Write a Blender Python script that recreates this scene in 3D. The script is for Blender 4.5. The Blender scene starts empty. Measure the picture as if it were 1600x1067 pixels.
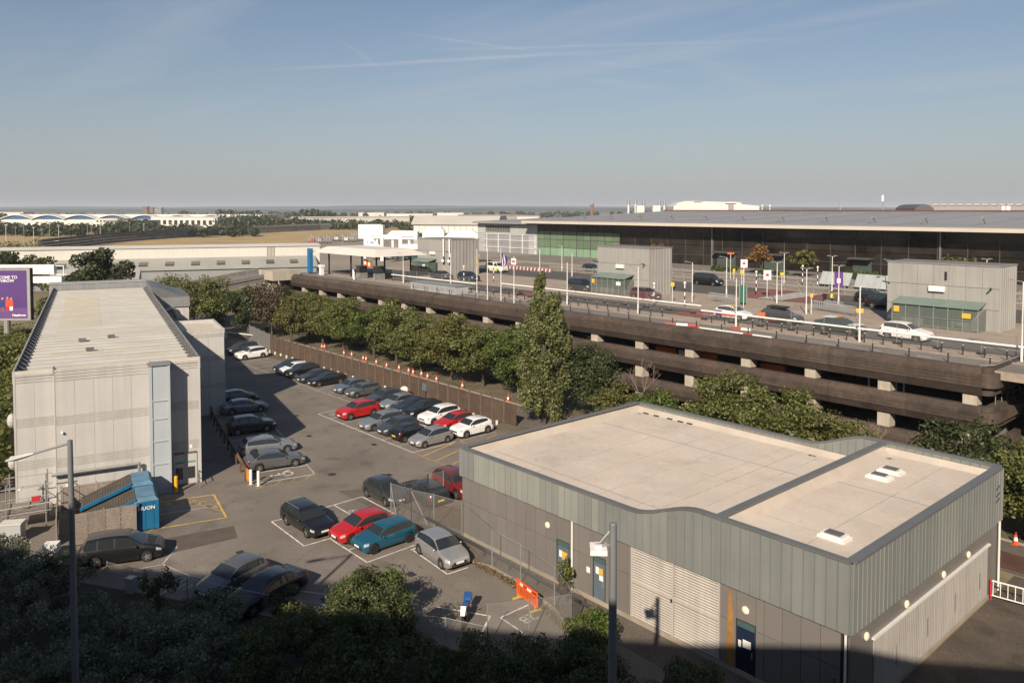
import bpy, bmesh, math, random
import numpy as np
from mathutils import Vector, Matrix

# ---------------------------------------------------------------- camera, sky, sun, exposure
scene = bpy.context.scene
COL = scene.collection
R = math.radians

cam_data = bpy.data.cameras.new('camera')
cam = bpy.data.objects.new('camera', cam_data)
COL.objects.link(cam)
cam_data.sensor_width = 36.0
cam_data.lens = 27.675
cam_data.shift_y = -0.0982
cam_data.clip_start = 0.2
cam_data.clip_end = 30000
cam.location = (0, 0, 21)
_fw = Vector((-.7484 * math.cos(R(2.3)), .6633 * math.cos(R(2.3)), -math.sin(R(2.3))))
cam.rotation_euler = _fw.to_track_quat('-Z', 'Y').to_euler()
scene.camera = cam

SUN_EL = R(31.7)
SUN_AZ = Vector((.5505, -.8353))            # horizontal direction towards the sun
world = bpy.data.worlds.new('World')
scene.world = world
world.use_nodes = True
wn, wl = world.node_tree.nodes, world.node_tree.links
wn.clear()
w_out = wn.new('ShaderNodeOutputWorld')
w_bg = wn.new('ShaderNodeBackground')
w_sky = wn.new('ShaderNodeTexSky')
w_sky.sky_type = 'NISHITA'
w_sky.sun_disc = False
w_sky.sun_elevation = SUN_EL
w_sky.sun_rotation = math.atan2(SUN_AZ.x, SUN_AZ.y)
w_sky.altitude = 30
w_sky.air_density = 1.0
w_sky.dust_density = 0.8
w_sky.ozone_density = 2.2
w_bg.inputs['Strength'].default_value = 0.0535
# thin cirrus veil and contrails, laid out on the sky sphere by direction
w_tc = wn.new('ShaderNodeTexCoord')
def w_math(op, a, b=None, c=None, clamp=False):
    n = wn.new('ShaderNodeMath'); n.operation = op; n.use_clamp = clamp
    for i, v in enumerate((a, b, c)):
        if v is None: continue
        if isinstance(v, (int, float)): n.inputs[i].default_value = v
        else: wl.new(v, n.inputs[i])
    return n.outputs[0]
w_sep = wn.new('ShaderNodeSeparateXYZ'); wl.new(w_tc.outputs['Generated'], w_sep.inputs[0])
w_zz = w_math('MAXIMUM', w_sep.outputs['Z'], 0.03)
w_cx = w_math('DIVIDE', w_sep.outputs['X'], w_zz)      # point where the view ray meets a flat cloud deck
w_cy = w_math('DIVIDE', w_sep.outputs['Y'], w_zz)
w_cmb = wn.new('ShaderNodeCombineXYZ'); wl.new(w_cx, w_cmb.inputs[0]); wl.new(w_cy, w_cmb.inputs[1])
w_map = wn.new('ShaderNodeMapping'); w_map.inputs['Rotation'].default_value = (0, 0, R(-38)); w_map.inputs['Scale'].default_value = (.16, .75, 1)
wl.new(w_cmb.outputs[0], w_map.inputs[0])
w_n1 = wn.new('ShaderNodeTexNoise'); w_n1.inputs['Scale'].default_value = 1.1; w_n1.inputs['Detail'].default_value = 7; w_n1.inputs['Roughness'].default_value = .58
wl.new(w_map.outputs[0], w_n1.inputs[0])
w_c = w_math('MULTIPLY', w_math('SUBTRACT', w_n1.outputs[0], .48, clamp=True), 1.7, clamp=True)
w_n3 = wn.new('ShaderNodeTexNoise'); w_n3.inputs['Scale'].default_value = 2.2; w_n3.inputs['Detail'].default_value = 4
wl.new(w_cmb.outputs[0], w_n3.inputs[0])
def contrail(ax, ay, bx, by, width, amount):
    """a vapour trail between two points of the cloud deck (deck height taken as 1)"""
    dx, dy = bx - ax, by - ay
    ln = math.hypot(dx, dy)
    nx, ny = -dy / ln, dx / ln
    d = w_math('ADD', w_math('MULTIPLY', w_cx, nx), w_math('MULTIPLY_ADD', w_cy, ny, -(ax * nx + ay * ny)))
    wob = w_math('MULTIPLY', w_math('SUBTRACT', w_n3.outputs[0], .5), width * 1.6)
    d = w_math('ABSOLUTE', w_math('ADD', d, wob))
    s = w_math('ADD', w_math('MULTIPLY', w_cx, dx / ln), w_math('MULTIPLY_ADD', w_cy, dy / ln, -(ax * dx + ay * dy) / ln))
    core = w_math('POWER', w_math('SUBTRACT', 1.0, w_math('DIVIDE', d, width), clamp=True), 1.5)
    e0 = w_math('DIVIDE', s, ln * .3, clamp=True)
    e1 = w_math('DIVIDE', w_math('SUBTRACT', ln, s), ln * .3, clamp=True)
    out = w_math('MULTIPLY', w_math('MULTIPLY', core, e0), w_math('MULTIPLY', e1, amount))
    return w_math('MULTIPLY', out, w_math('MULTIPLY_ADD', w_n3.outputs[0], 1.1, .25, clamp=True))
trails = [
    (-5.615, 2.364, -3.069, 3.998, 0.1, 0.62),
    (-4.193, 2.85, -2.357, 4.41, 0.07, 0.42),
    (-3.817, 2.508, -3.66, 3.574, 0.06, 0.35),
    (-3.696, 3.727, -3.521, 4.976, 0.05, 0.35),
    (-4.103, 2.26, -4.891, 3.102, 0.04, 0.2),
    (-4.164, 4.336, -4.153, 5.415, 0.25, 0.3),
    (-2.887, 3.76, -3.882, 6.804, 0.3, 0.25)]
for t in trails:
    w_c = w_math('ADD', w_c, contrail(*t))
w_c = w_math('MULTIPLY', w_c, w_math('MULTIPLY', w_math('SUBTRACT', w_sep.outputs['Z'], .02, clamp=True), 7.0, clamp=True), clamp=True)
w_tint = wn.new('ShaderNodeMix'); w_tint.data_type = 'RGBA'; w_tint.blend_type = 'MIX'
wl.new(w_c, w_tint.inputs[0]); wl.new(w_sky.outputs[0], w_tint.inputs[6]); w_tint.inputs[7].default_value = (6.6, 7.0, 7.7, 1)
# high thin cloud veil, thicker towards the horizon all round
w_veil = w_math('MULTIPLY', w_math('POWER', 2.718, w_math('MULTIPLY', w_math('MAXIMUM', w_sep.outputs['Z'], 0.0), -7.0)), .85)
w_vm = wn.new('ShaderNodeMix'); w_vm.data_type = 'RGBA'
wl.new(w_veil, w_vm.inputs[0]); wl.new(w_tint.outputs[2], w_vm.inputs[6]); w_vm.inputs[7].default_value = (4.8, 4.85, 5.2, 1)
wl.new(w_vm.outputs[2], w_bg.inputs['Color'])
wl.new(w_bg.outputs[0], w_out.inputs['Surface'])

sun_data = bpy.data.lights.new('sun', 'SUN')
sun_data.energy = 4.6
sun_data.angle = R(0.53)
sun_data.color = (1.0, .86, .70)
sun = bpy.data.objects.new('sun', sun_data)
COL.objects.link(sun)
sun.location = (30, -45, 90)
_sd = Vector((SUN_AZ.x * math.cos(SUN_EL), SUN_AZ.y * math.cos(SUN_EL), math.sin(SUN_EL)))
sun.rotation_euler = (-_sd).to_track_quat('-Z', 'Y').to_euler()

scene.view_settings.view_transform = 'Standard'
scene.view_settings.look = 'None'
scene.view_settings.gamma = 1.0
scene.view_settings.exposure = 0.6
scene.cycles.max_bounces = 5
scene.cycles.diffuse_bounces = 3
scene.cycles.glossy_bounces = 2
scene.cycles.transmission_bounces = 3
scene.cycles.transparent_max_bounces = 10
scene.cycles.volume_bounces = 0
scene.cycles.use_denoising = True
scene.cycles.caustics_reflective = False
scene.cycles.caustics_refractive = False

# ---------------------------------------------------------------- materials
MATS = {}
def M(name, col, rough=.7, metal=0., var=.12, ns=.6, rnd=0., bump=0., bs=12., streak=0., spec=.4, coat=0., col2=None, fine=0., emit=0., stain=0., ss=.7):
    """procedural surface: base colour broken up by two noises, per-piece variation and vertical streaks of dirt"""
    if name in MATS: return MATS[name]
    m = bpy.data.materials.new(name); m.use_nodes = True
    nt = m.node_tree; N, L = nt.nodes, nt.links
    b = N['Principled BSDF']
    b.inputs['Roughness'].default_value = rough
    b.inputs['Metallic'].default_value = metal
    b.inputs['Specular IOR Level'].default_value = spec
    if coat: b.inputs['Coat Weight'].default_value = coat; b.inputs['Coat Roughness'].default_value = .06
    geo = N.new('ShaderNodeNewGeometry')
    def mul(a, k):
        n = N.new('ShaderNodeMath'); n.operation = 'MULTIPLY'
        for i, v in enumerate((a, k)):
            if isinstance(v, (int, float)): n.inputs[i].default_value = v
            else: L.new(v, n.inputs[i])
        return n.outputs[0]
    def remap(o, lo, hi):
        n = N.new('ShaderNodeMapRange'); L.new(o, n.inputs[0])
        n.inputs[1].default_value = .3; n.inputs[2].default_value = .7
        n.inputs[3].default_value = lo; n.inputs[4].default_value = hi
        return n.outputs[0]
    fac = None
    if var:
        t = N.new('ShaderNodeTexNoise'); t.inputs['Scale'].default_value = ns; t.inputs['Detail'].default_value = 6; t.inputs['Roughness'].default_value = .62
        L.new(geo.outputs['Position'], t.inputs['Vector'])
        fac = remap(t.outputs[0], 1 - var, 1 + var)
    if fine:
        t2 = N.new('ShaderNodeTexNoise'); t2.inputs['Scale'].default_value = bs; t2.inputs['Detail'].default_value = 3
        L.new(geo.outputs['Position'], t2.inputs['Vector'])
        f2 = remap(t2.outputs[0], 1 - fine, 1 + fine)
        fac = f2 if fac is None else mul(fac, f2)
    if streak:
        mp = N.new('ShaderNodeMapping'); mp.inputs['Scale'].default_value = (2.2, 2.2, .12)
        L.new(geo.outputs['Position'], mp.inputs[0])
        t3 = N.new('ShaderNodeTexNoise'); t3.inputs['Scale'].default_value = 1.3; t3.inputs['Detail'].default_value = 5
        L.new(mp.outputs[0], t3.inputs['Vector'])
        f3 = remap(t3.outputs[0], 1 - streak, 1 + streak * .4)
        fac = f3 if fac is None else mul(fac, f3)
    if stain:
        for k_, (sc_, lo_, hi_, amt) in enumerate(((ss, .56, .68, -stain), (ss*1.9, .60, .70, stain*.55), (ss*.35, .52, .66, -stain*.6), (ss*4.5, .66, .72, -stain*1.4))):
            ts = N.new('ShaderNodeTexNoise'); ts.inputs['Scale'].default_value = sc_; ts.inputs['Detail'].default_value = 4; ts.inputs['Roughness'].default_value = .5
            of = N.new('ShaderNodeVectorMath'); of.operation = 'ADD'; of.inputs[1].default_value = (37.1*k_+5, 11.7*k_, 3.3)
            L.new(geo.outputs['Position'], of.inputs[0]); L.new(of.outputs[0], ts.inputs['Vector'])
            ms = N.new('ShaderNodeMapRange'); L.new(ts.outputs[0], ms.inputs[0]); ms.inputs[1].default_value = lo_; ms.inputs[2].default_value = hi_; ms.inputs[3].default_value = 1; ms.inputs[4].default_value = 1+amt
            fac = ms.outputs[0] if fac is None else mul(fac, ms.outputs[0])
    if rnd:
        oi = N.new('ShaderNodeObjectInfo')
        n = N.new('ShaderNodeMapRange'); L.new(oi.outputs['Random'], n.inputs[0])
        n.inputs[3].default_value = 1 - rnd; n.inputs[4].default_value = 1 + rnd
        fac = n.outputs[0] if fac is None else mul(fac, n.outputs[0])
    if col2:
        mx0 = N.new('ShaderNodeMix'); mx0.data_type = 'RGBA'
        t4 = N.new('ShaderNodeTexNoise'); t4.inputs['Scale'].default_value = ns * .45; t4.inputs['Detail'].default_value = 5
        L.new(geo.outputs['Position'], t4.inputs['Vector'])
        L.new(remap(t4.outputs[0], 0, 1), mx0.inputs[0])
        mx0.inputs[6].default_value = (*col, 1); mx0.inputs[7].default_value = (*col2, 1)
        base = mx0.outputs[2]
    else:
        rgb = N.new('ShaderNodeRGB'); rgb.outputs[0].default_value = (*col, 1); base = rgb.outputs[0]
    if fac is not None:
        mx = N.new('ShaderNodeVectorMath'); mx.operation = 'SCALE'
        L.new(base, mx.inputs[0]); L.new(fac, mx.inputs['Scale'])
        base = mx.outputs[0]
    L.new(base, b.inputs['Base Color'])
    if emit:
        L.new(base, b.inputs['Emission Color']); b.inputs['Emission Strength'].default_value = emit
    if bump:
        tb = N.new('ShaderNodeTexNoise'); tb.inputs['Scale'].default_value = bs; tb.inputs['Detail'].default_value = 4
        L.new(geo.outputs['Position'], tb.inputs['Vector'])
        bp = N.new('ShaderNodeBump'); bp.inputs['Strength'].default_value = bump; bp.inputs['Distance'].default_value = .05
        L.new(tb.outputs[0], bp.inputs['Height']); L.new(bp.outputs[0], b.inputs['Normal'])
    MATS[name] = m
    return m

def M_glass(name, col, rough=.06, spec=.6, var=.1, rnd=.0):
    """dark window glass: opaque tint with a sharp reflection"""
    return M(name, col, rough=rough, spec=spec, var=var, ns=.3, rnd=rnd)

def M_leaf(name, c1, c2, rnd=.12):
    if name in MATS: return MATS[name]
    m = bpy.data.materials.new(name); m.use_nodes = True
    N, L = m.node_tree.nodes, m.node_tree.links
    N.clear()
    out = N.new('ShaderNodeOutputMaterial')
    geo = N.new('ShaderNodeNewGeometry')
    t = N.new('ShaderNodeTexNoise'); t.inputs['Scale'].default_value = .9; t.inputs['Detail'].default_value = 5
    L.new(geo.outputs['Position'], t.inputs['Vector'])
    t2 = N.new('ShaderNodeTexWhiteNoise'); t2.noise_dimensions = '1D'
    L.new(geo.outputs['Random Per Island'], t2.inputs['W'])
    ad = N.new('ShaderNodeMath'); ad.operation = 'ADD'; L.new(t.outputs[0], ad.inputs[0])
    sc = N.new('ShaderNodeMath'); sc.operation = 'MULTIPLY_ADD'; L.new(t2.outputs[0], sc.inputs[0]); sc.inputs[1].default_value = .5; sc.inputs[2].default_value = -.25
    L.new(sc.outputs[0], ad.inputs[1])
    mr = N.new('ShaderNodeMapRange'); L.new(ad.outputs[0], mr.inputs[0]); mr.inputs[1].default_value = .3; mr.inputs[2].default_value = .75
    mx = N.new('ShaderNodeMix'); mx.data_type = 'RGBA'; L.new(mr.outputs[0], mx.inputs[0])
    mx.inputs[6].default_value = (*c1, 1); mx.inputs[7].default_value = (*c2, 1)
    d = N.new('ShaderNodeBsdfDiffuse'); tr = N.new('ShaderNodeBsdfTranslucent')
    gl = N.new('ShaderNodeBsdfGlossy'); gl.inputs['Roughness'].default_value = .55; gl.inputs['Color'].default_value = (.7, .7, .7, 1)
    L.new(mx.outputs[2], d.inputs[0]); L.new(mx.outputs[2], tr.inputs[0])
    s1 = N.new('ShaderNodeMixShader'); s1.inputs[0].default_value = .36; L.new(d.outputs[0], s1.inputs[1]); L.new(tr.outputs[0], s1.inputs[2])
    s2 = N.new('ShaderNodeMixShader'); s2.inputs[0].default_value = .035; L.new(s1.outputs[0], s2.inputs[1]); L.new(gl.outputs[0], s2.inputs[2])
    L.new(s2.outputs[0], out.inputs['Surface'])
    MATS[name] = m
    return m

def M_mesh(name, col, cover):
    """wire netting: a share of the surface is wire, the rest is open"""
    if name in MATS: return MATS[name]
    m = bpy.data.materials.new(name); m.use_nodes = True
    N, L = m.node_tree.nodes, m.node_tree.links
    b = N['Principled BSDF']; b.inputs['Base Color'].default_value = (*col, 1); b.inputs['Roughness'].default_value = .5; b.inputs['Metallic'].default_value = .3
    tp = N.new('ShaderNodeBsdfTransparent'); mx = N.new('ShaderNodeMixShader'); mx.inputs[0].default_value = cover
    L.new(tp.outputs[0], mx.inputs[1]); L.new(b.outputs[0], mx.inputs[2])
    L.new(mx.outputs[0], N['Material Output'].inputs['Surface'])
    MATS[name] = m
    return m

# ---------------------------------------------------------------- mesh building
class MB:
    """collects shapes; build() links them as ONE mesh object"""
    def __init__(s): s.v, s.f = [], []
    def add(s, vs, fs):
        k = len(s.v); s.v.extend(vs); s.f.extend([tuple(i + k for i in f) for f in fs]); return s
    def box(s, x0, x1, y0, y1, z0, z1):
        return s.add([(x0,y0,z0),(x1,y0,z0),(x1,y1,z0),(x0,y1,z0),(x0,y0,z1),(x1,y0,z1),(x1,y1,z1),(x0,y1,z1)],
                     [(3,2,1,0),(4,5,6,7),(0,1,5,4),(1,2,6,5),(2,3,7,6),(3,0,4,7)])
    def bar(s, p, q, w, h=None):
        """a square bar from p to q"""
        p, q = Vector(p), Vector(q); d = (q - p).normalized()
        u = d.cross(Vector((0,0,1)))
        if u.length < 1e-4: u = Vector((1,0,0))
        u.normalize(); t = u.cross(d); h = h or w
        vs = []
        for c in (p, q):
            for a, b in ((-1,-1),(1,-1),(1,1),(-1,1)): vs.append(tuple(c + u*(a*w/2) + t*(b*h/2)))
        return s.add(vs, [(3,2,1,0),(4,5,6,7),(0,1,5,4),(1,2,6,5),(2,3,7,6),(3,0,4,7)])
    def cyl(s, p, q, r0, r1=None, n=8):
        p, q = Vector(p), Vector(q); r1 = r0 if r1 is None else r1
        d = (q - p).normalized(); u = d.cross(Vector((0,0,1)))
        if u.length < 1e-4: u = Vector((1,0,0))
        u.normalize(); t = u.cross(d)
        vs = []
        for c, r in ((p, r0), (q, r1)):
            for i in range(n):
                a = 2*math.pi*i/n; vs.append(tuple(c + u*(math.cos(a)*r) + t*(math.sin(a)*r)))
        fs = [(i, (i+1)%n, n+(i+1)%n, n+i) for i in range(n)]
        fs += [tuple(range(n-1,-1,-1)), tuple(range(n, 2*n))]
        return s.add(vs, fs)
    def prism(s, poly, z0, z1):
        n = len(poly)
        vs = [(x,y,z0) for x,y in poly] + [(x,y,z1) for x,y in poly]
        return s.add(vs, [tuple(range(n-1,-1,-1)), tuple(range(n,2*n))] + [(i,(i+1)%n,n+(i+1)%n,n+i) for i in range(n)])
    def prism_x(s, poly, x0, x1):
        """profile in (y, z) extruded along x"""
        n = len(poly)
        vs = [(x0,a,b) for a,b in poly] + [(x1,a,b) for a,b in poly]
        return s.add(vs, [tuple(range(n-1,-1,-1)), tuple(range(n,2*n))] + [(i,(i+1)%n,n+(i+1)%n,n+i) for i in range(n)])
    def prism_y(s, poly, y0, y1):
        """profile in (x, z) extruded along y"""
        n = len(poly)
        vs = [(a,y0,b) for a,b in poly] + [(a,y1,b) for a,b in poly]
        return s.add(vs, [tuple(range(n)), tuple(range(2*n-1,n-1,-1))] + [(i,n+i,n+(i+1)%n,(i+1)%n) for i in range(n)])
    def lathe(s, prof, c=(0,0,0), n=12):
        k = len(prof); vs = []
        for r, z in prof:
            for i in range(n):
                a = 2*math.pi*i/n; vs.append((c[0]+r*math.cos(a), c[1]+r*math.sin(a), c[2]+z))
        fs = [(j*n+i, j*n+(i+1)%n, (j+1)*n+(i+1)%n, (j+1)*n+i) for j in range(k-1) for i in range(n)]
        return s.add(vs, fs + [tuple(range(n-1,-1,-1)), tuple(range((k-1)*n, k*n))])
    def ball(s, c, rx, ry=None, rz=None, n=10, m=6):
        ry = ry or rx; rz = rz or rx
        vs = [(c[0],c[1],c[2]-rz)]
        for j in range(1, m):
            p = -math.pi/2 + math.pi*j/m
            for i in range(n):
                a = 2*math.pi*i/n; vs.append((c[0]+rx*math.cos(p)*math.cos(a), c[1]+ry*math.cos(p)*math.sin(a), c[2]+rz*math.sin(p)))
        vs.append((c[0],c[1],c[2]+rz)); t = len(vs)-1
        fs = [(0, 1+(i+1)%n, 1+i) for i in range(n)]
        for j in range(m-2):
            fs += [(1+j*n+i, 1+j*n+(i+1)%n, 1+(j+1)*n+(i+1)%n, 1+(j+1)*n+i) for i in range(n)]
        b = 1+(m-2)*n
        fs += [(b+i, b+(i+1)%n, t) for i in range(n)]
        return s.add(vs, fs)
    def quad(s, *p): return s.add([tuple(q) for q in p], [tuple(range(len(p)))])
    def mesh(s, name, mat=None, smooth=False):
        me = bpy.data.meshes.new(name); me.from_pydata(s.v, [], s.f); me.update()
        if mat: me.materials.append(mat)
        if smooth:
            me.polygons.foreach_set('use_smooth', [True]*len(me.polygons))
            me.set_sharp_from_angle(angle=R(40))
        return me
    def build(s, name, mat, parent=None, smooth=False, loc=(0,0,0), rz=0):
        return link(name, s.mesh(name, mat, smooth), parent, loc, rz)

def link(name, me, parent=None, loc=(0,0,0), rz=0, scale=None, rot=None):
    o = bpy.data.objects.new(name, me); COL.objects.link(o)
    o.parent = parent; o.location = loc
    o.rotation_euler = rot if rot else (0,0,rz)
    if scale: o.scale = scale
    return o
def tag(o, label=None, cat=None, group=None, kind=None):
    if label: o['label'] = label
    if cat: o['category'] = cat
    if group: o['group'] = group
    if kind: o['kind'] = kind
    return o
def thing(name, label, cat, loc=(0,0,0), rz=0, group=None):
    o = bpy.data.objects.new(name, None); COL.objects.link(o)
    o.empty_display_size = .3
    o.location = loc; o.rotation_euler = (0,0,rz)
    return tag(o, label, cat, group)
def struct(name, mb, mat, parent=None, **k):
    return tag(mb.build(name, mat, parent, **k), kind='structure')
UNIT = {}
def piece(name, parent, x0, x1, y0, y1, z0, z1, mat):
    """one box-shaped piece with its own edges; alike pieces share a mesh"""
    key = mat.name
    if key not in UNIT: UNIT[key] = MB().box(-.5,.5,-.5,.5,-.5,.5).mesh('piece_' + key, mat)
    return link(name, UNIT[key], parent, ((x0+x1)/2,(y0+y1)/2,(z0+z1)/2), 0, (abs(x1-x0),abs(y1-y0),abs(z1-z0)))
def text_mesh(txt, size, mat, depth=.004, align='CENTER', shear=0, weight=0):
    cu = bpy.data.curves.new('lettering', 'FONT'); cu.body = txt; cu.size = size; cu.extrude = depth; cu.align_x = align; cu.align_y = 'CENTER'
    cu.resolution_u = 3; cu.shear = shear; cu.offset = weight
    o = bpy.data.objects.new('lettering', cu); COL.objects.link(o)
    dg = bpy.context.evaluated_depsgraph_get(); dg.update()
    me = bpy.data.meshes.new_from_object(o.evaluated_get(dg))
    bpy.data.objects.remove(o); me.materials.clear(); me.materials.append(mat)
    return me
def copy_tree(o, parent=None):
    c = o.copy(); COL.objects.link(c); c.parent = parent
    for ch in o.children: copy_tree(ch, c)
    return c
def nth(n):
    return '%d%s' % (n, 'th' if 10 < n % 100 < 14 else {1:'st',2:'nd',3:'rd'}.get(n % 10, 'th'))
rng = random.Random(7)

# image pixels turned into site positions, on the ground or at a chosen distance
_C23, _S23 = math.cos(R(2.3)), math.sin(R(2.3))
def D(bx, by, dist):  # bx, by: image pixel column and row
    a, b = (bx-800)/1230, -(by-376.402)/1230
    fy, fz = _C23+b*_S23, -_S23+b*_C23; t = dist/fy
    return (t*(a*.6633-fy*.7484), t*(a*.7484+fy*.6633), 21+t*fz)
def G_(bx, by):
    a, b = (bx-800)/1230, -(by-376.402)/1230
    fy, fz = _C23+b*_S23, -_S23+b*_C23; t = -21/fz
    return (t*(a*.6633-fy*.7484), t*(a*.7484+fy*.6633), 0)
def DV(bx, dist):
    p = D(bx, 376.402, dist); return (p[0], p[1], 0)
# ---------------------------------------------------------------- ground
m_dry = M('dry_ground', (.235, .19, .115), rough=.95, var=.25, ns=.012, col2=(.15, .135, .085), fine=.2, bs=.5)
m_asph = M('asphalt', (.160, .138, .116), rough=.88, var=.16, ns=.22, col2=(.192, .167, .142), fine=.14, bs=9, bump=.25, stain=.22, ss=.55)
m_asph_dark = M('asphalt_patch', (.098, .080, .066), rough=.9, var=.15, ns=.7, fine=.18, bs=9, bump=.2)
m_asph_road = M('asphalt_road', (.13, .112, .095), rough=.88, var=.2, ns=.3, fine=.16, bs=7, bump=.2, stain=.2)
m_verge = M('verge', (.15, .12, .082), rough=.95, var=.3, ns=.5, col2=(.10, .09, .052), fine=.3, bs=6, bump=.4)
m_earth = M('brown_earth', (.10, .062, .04), rough=.95, var=.3, ns=1.2, fine=.3, bs=8, bump=.5)
m_soil = M('planting_soil', (.05, .042, .03), rough=.95, var=.3, ns=.5)
m_kerb = M('kerb_concrete', (.24, .215, .185), rough=.85, var=.2, ns=.8, rnd=.06)
m_white = M('white_marking', (.64, .61, .56), rough=.7, var=.42, ns=2.5)
m_white_worn = M('worn_white_marking', (.40, .385, .36), rough=.75, var=.4, ns=2.2)
m_yellow = M('yellow_marking', (.52, .34, .085), rough=.75, var=.4, ns=2.2)
m_yellow_worn = M('worn_yellow_marking', (.33, .235, .10), rough=.8, var=.45, ns=2.2)

struct('ground', MB().quad((-14000,-9000,0),(9000,-9000,0),(9000,16000,0),(-14000,16000,0)), m_dry)
lot = struct('parking_lot', MB().quad((-150,49.6,.004),(-150,40,.004),(-82,24,.004),(-76,4,.004),(-52,2,.004),(-26,22,.004),(-12,26,.004),(-12,30.6,.004),(-39.2,30.7,.004),(-39.2,49.6,.004)), m_asph)
struct('service_yard', MB().quad((-14.1,12,.004),(30,12,.004),(30,51,.004),(-14.1,51,.004)), M('yard_asphalt', (.088,.07,.055), rough=.92, var=.25, ns=.35, fine=.2, bs=8, bump=.3, stain=.3))
struct('service_road', MB().quad((-170,51.2,.006),(40,51.2,.006),(40,56.0,.006),(-170,56.0,.006)), m_asph_road)
struct('verge', MB().quad((-170,56.1,.008),(40,56.1,.008),(40,64.2,.008),(-170,64.2,.008)), m_verge)
struct('fence_verge', MB().quad((-118,47.6,.008),(-40,48.3,.008),(-40,51.1,.008),(-118,51.1,.008)), m_verge)
struct('building_path', MB().quad((-52,28.7,.010),(-45,28.9,.010),(-24,28.6,.010),(-14.2,28.2,.010),(-14.2,30.7,.010),(-39.3,30.7,.010),(-39.3,38,.010),(-47,38,.010)), M('path_asphalt', (.115,.098,.082), rough=.92, var=.2, ns=.5, fine=.2, bs=8, bump=.3))
struct('bare_earth', MB().quad((-45.5,31.2,.014),(-42.6,30.4,.014),(-39.6,31.4,.014),(-39.6,37.6,.014),(-42.2,37.4,.014),(-43.4,34.4,.014)), m_earth)
struct('planting_bed', MB().quad((-80,-14,.012),(-49.4,10.3,.012),(-27.5,23.4,.012),(-24.6,26.5,.012),(-15,21,.012),(30,30,.012),(30,-14,.012)), m_soil)
def kerb_run(name, pts, w=.14, h=.12, step=1.0):
    """kerb stones butted end to end"""
    k = MB()
    for a, b in zip(pts[:-1], pts[1:]):
        a, b = Vector((*a, 0)), Vector((*b, 0)); n = max(1, int((b-a).length/step))
        for i in range(n):
            p, q = a.lerp(b, i/n), a.lerp(b, (i+1)/n - .012/max((b-a).length, .1))
            k.bar((p.x,p.y,h/2), (q.x,q.y,h/2), w, h)
    return struct(name, k, m_kerb)
kerb_run('kerb', [(-36.6,28.6),(-34.7,29.2),(-32.1,29.1),(-28.8,28.5),(-26.4,27.5)])
kerb_run('road_kerb', [(-118,51.15),(-56.9,51.15)], step=1.8)
kerb_run('verge_kerb', [(-118,56.05),(20,56.05)], step=1.8)

lot_marks = []
def line(p, q, w=.095, mat=None, z=.013, name='bay_line', parent=None):
    p, q = Vector((*p[:2],0)), Vector((*q[:2],0)); d = (q-p).normalized(); n = Vector((-d.y,d.x,0))*(w/2)
    o = MB().quad(*[(v.x,v.y,z) for v in (p-n,q-n,q+n,p+n)]).build(name, mat or m_white, parent or lot)
    return o
# middle double row of bays
line((-73.2,38.2), (-56.0,38.2)); line((-56.0,38.2), (-47.5,38.2), mat=m_yellow_worn, w=.12)
for i in range(8): line((-73.2+i*2.453,38.26), (-73.2+i*2.453,42.9), mat=m_white if i in (0,7) else m_white_worn)
line((-113.5,43.15), (-73.4,43.15), mat=m_white_worn)
for i in range(24):
    if -73.2+2.453*(7-i) < -112: break
    line((-73.2+2.453*(7-i),43.3), (-73.2+2.453*(7-i),47.6), mat=m_white_worn)
for i in range(5): line((-54.6+i*1.75,38.3), (-55.9+i*1.75,42.6), mat=m_yellow, w=.13)
line((-56.0,43.3), (-46.5,43.3), mat=m_yellow_worn, w=.12)
for i in range(4): line((-54.0+i*1.9,43.5), (-55.6+i*1.9,47.4), mat=m_yellow_worn, w=.12)
# bays beside the white panel building
WV, LV = Vector((.2319,.9728,0)), Vector((-.9728,.2319,0))
B0 = Vector((-60.75,21.82,0))
def bl(a, b, z=0.): p = B0 + WV*a + LV*b; return (p.x,p.y,z)
line(bl(8.15,-2.4), bl(8.15,22.5), mat=m_white_worn)
for b in (-2.4,.1,2.6,5.1,7.6,10.1,12.6,15.1,17.6,20.1): line(bl(3.6,b), bl(8.1,b), mat=m_white if b < 1 else m_white_worn)
line(bl(3.3,-3.5), bl(8.2,-3.5), mat=m_yellow_worn); 
for i in range(4): line(bl(3.8+i*1.1,-3.4), bl(4.5+i*1.1,-2.5), mat=m_yellow_worn)
# bays in front of the plant building
for p, q in [((-49.8,22.5),(-44.8,22.35)), ((-44.8,22.35),(-44.72,24.4)), ((-49.8,22.5),(-49.72,23.3)), ((-44.7,24.1),(-40.2,24.1)),
             ((-40.2,24.1),(-40.35,28.2)), ((-42.45,24.15),(-42.5,26.2)), ((-39.75,27.1),(-35.8,26.76)), ((-35.8,26.76),(-35.7,28.2)), ((-39.9,27.0),(-39.95,28.4)),
             ((-49.66, 25.87), (-49.76, 29.46)), ((-49.67, 27.12), (-47.04, 27.09)), ((-49.76, 29.46), (-45.41, 29.45)),
             ((-30.13,27.9),(-30.13,25.9)), ((-30.13,25.9),(-26.5,25.7)), ((-30.6,25.6),(-29.0,23.4)), ((-33.2,24.1),(-30.6,25.6)), ((-36.6,21.6),(-34,23.5)),
             ((-48.0,14.9),(-45.4,15.6)), ((-45.4,15.6),(-43.2,17.0)), ((-40.0,19.2),(-37.0,21.3)), ((-48.6,12.6),(-48.0,14.9)), ((-50.0,16.4),(-48.0,14.9)),
             ((-45.4,15.6),(-43.9,12.9)), ((-41.6,18.0),(-40.1,15.3)), ((-38.0,20.6),(-36.4,18.0))]:
    line(p, q, mat=m_white if p[1] > 21 else m_white_worn)
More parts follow.
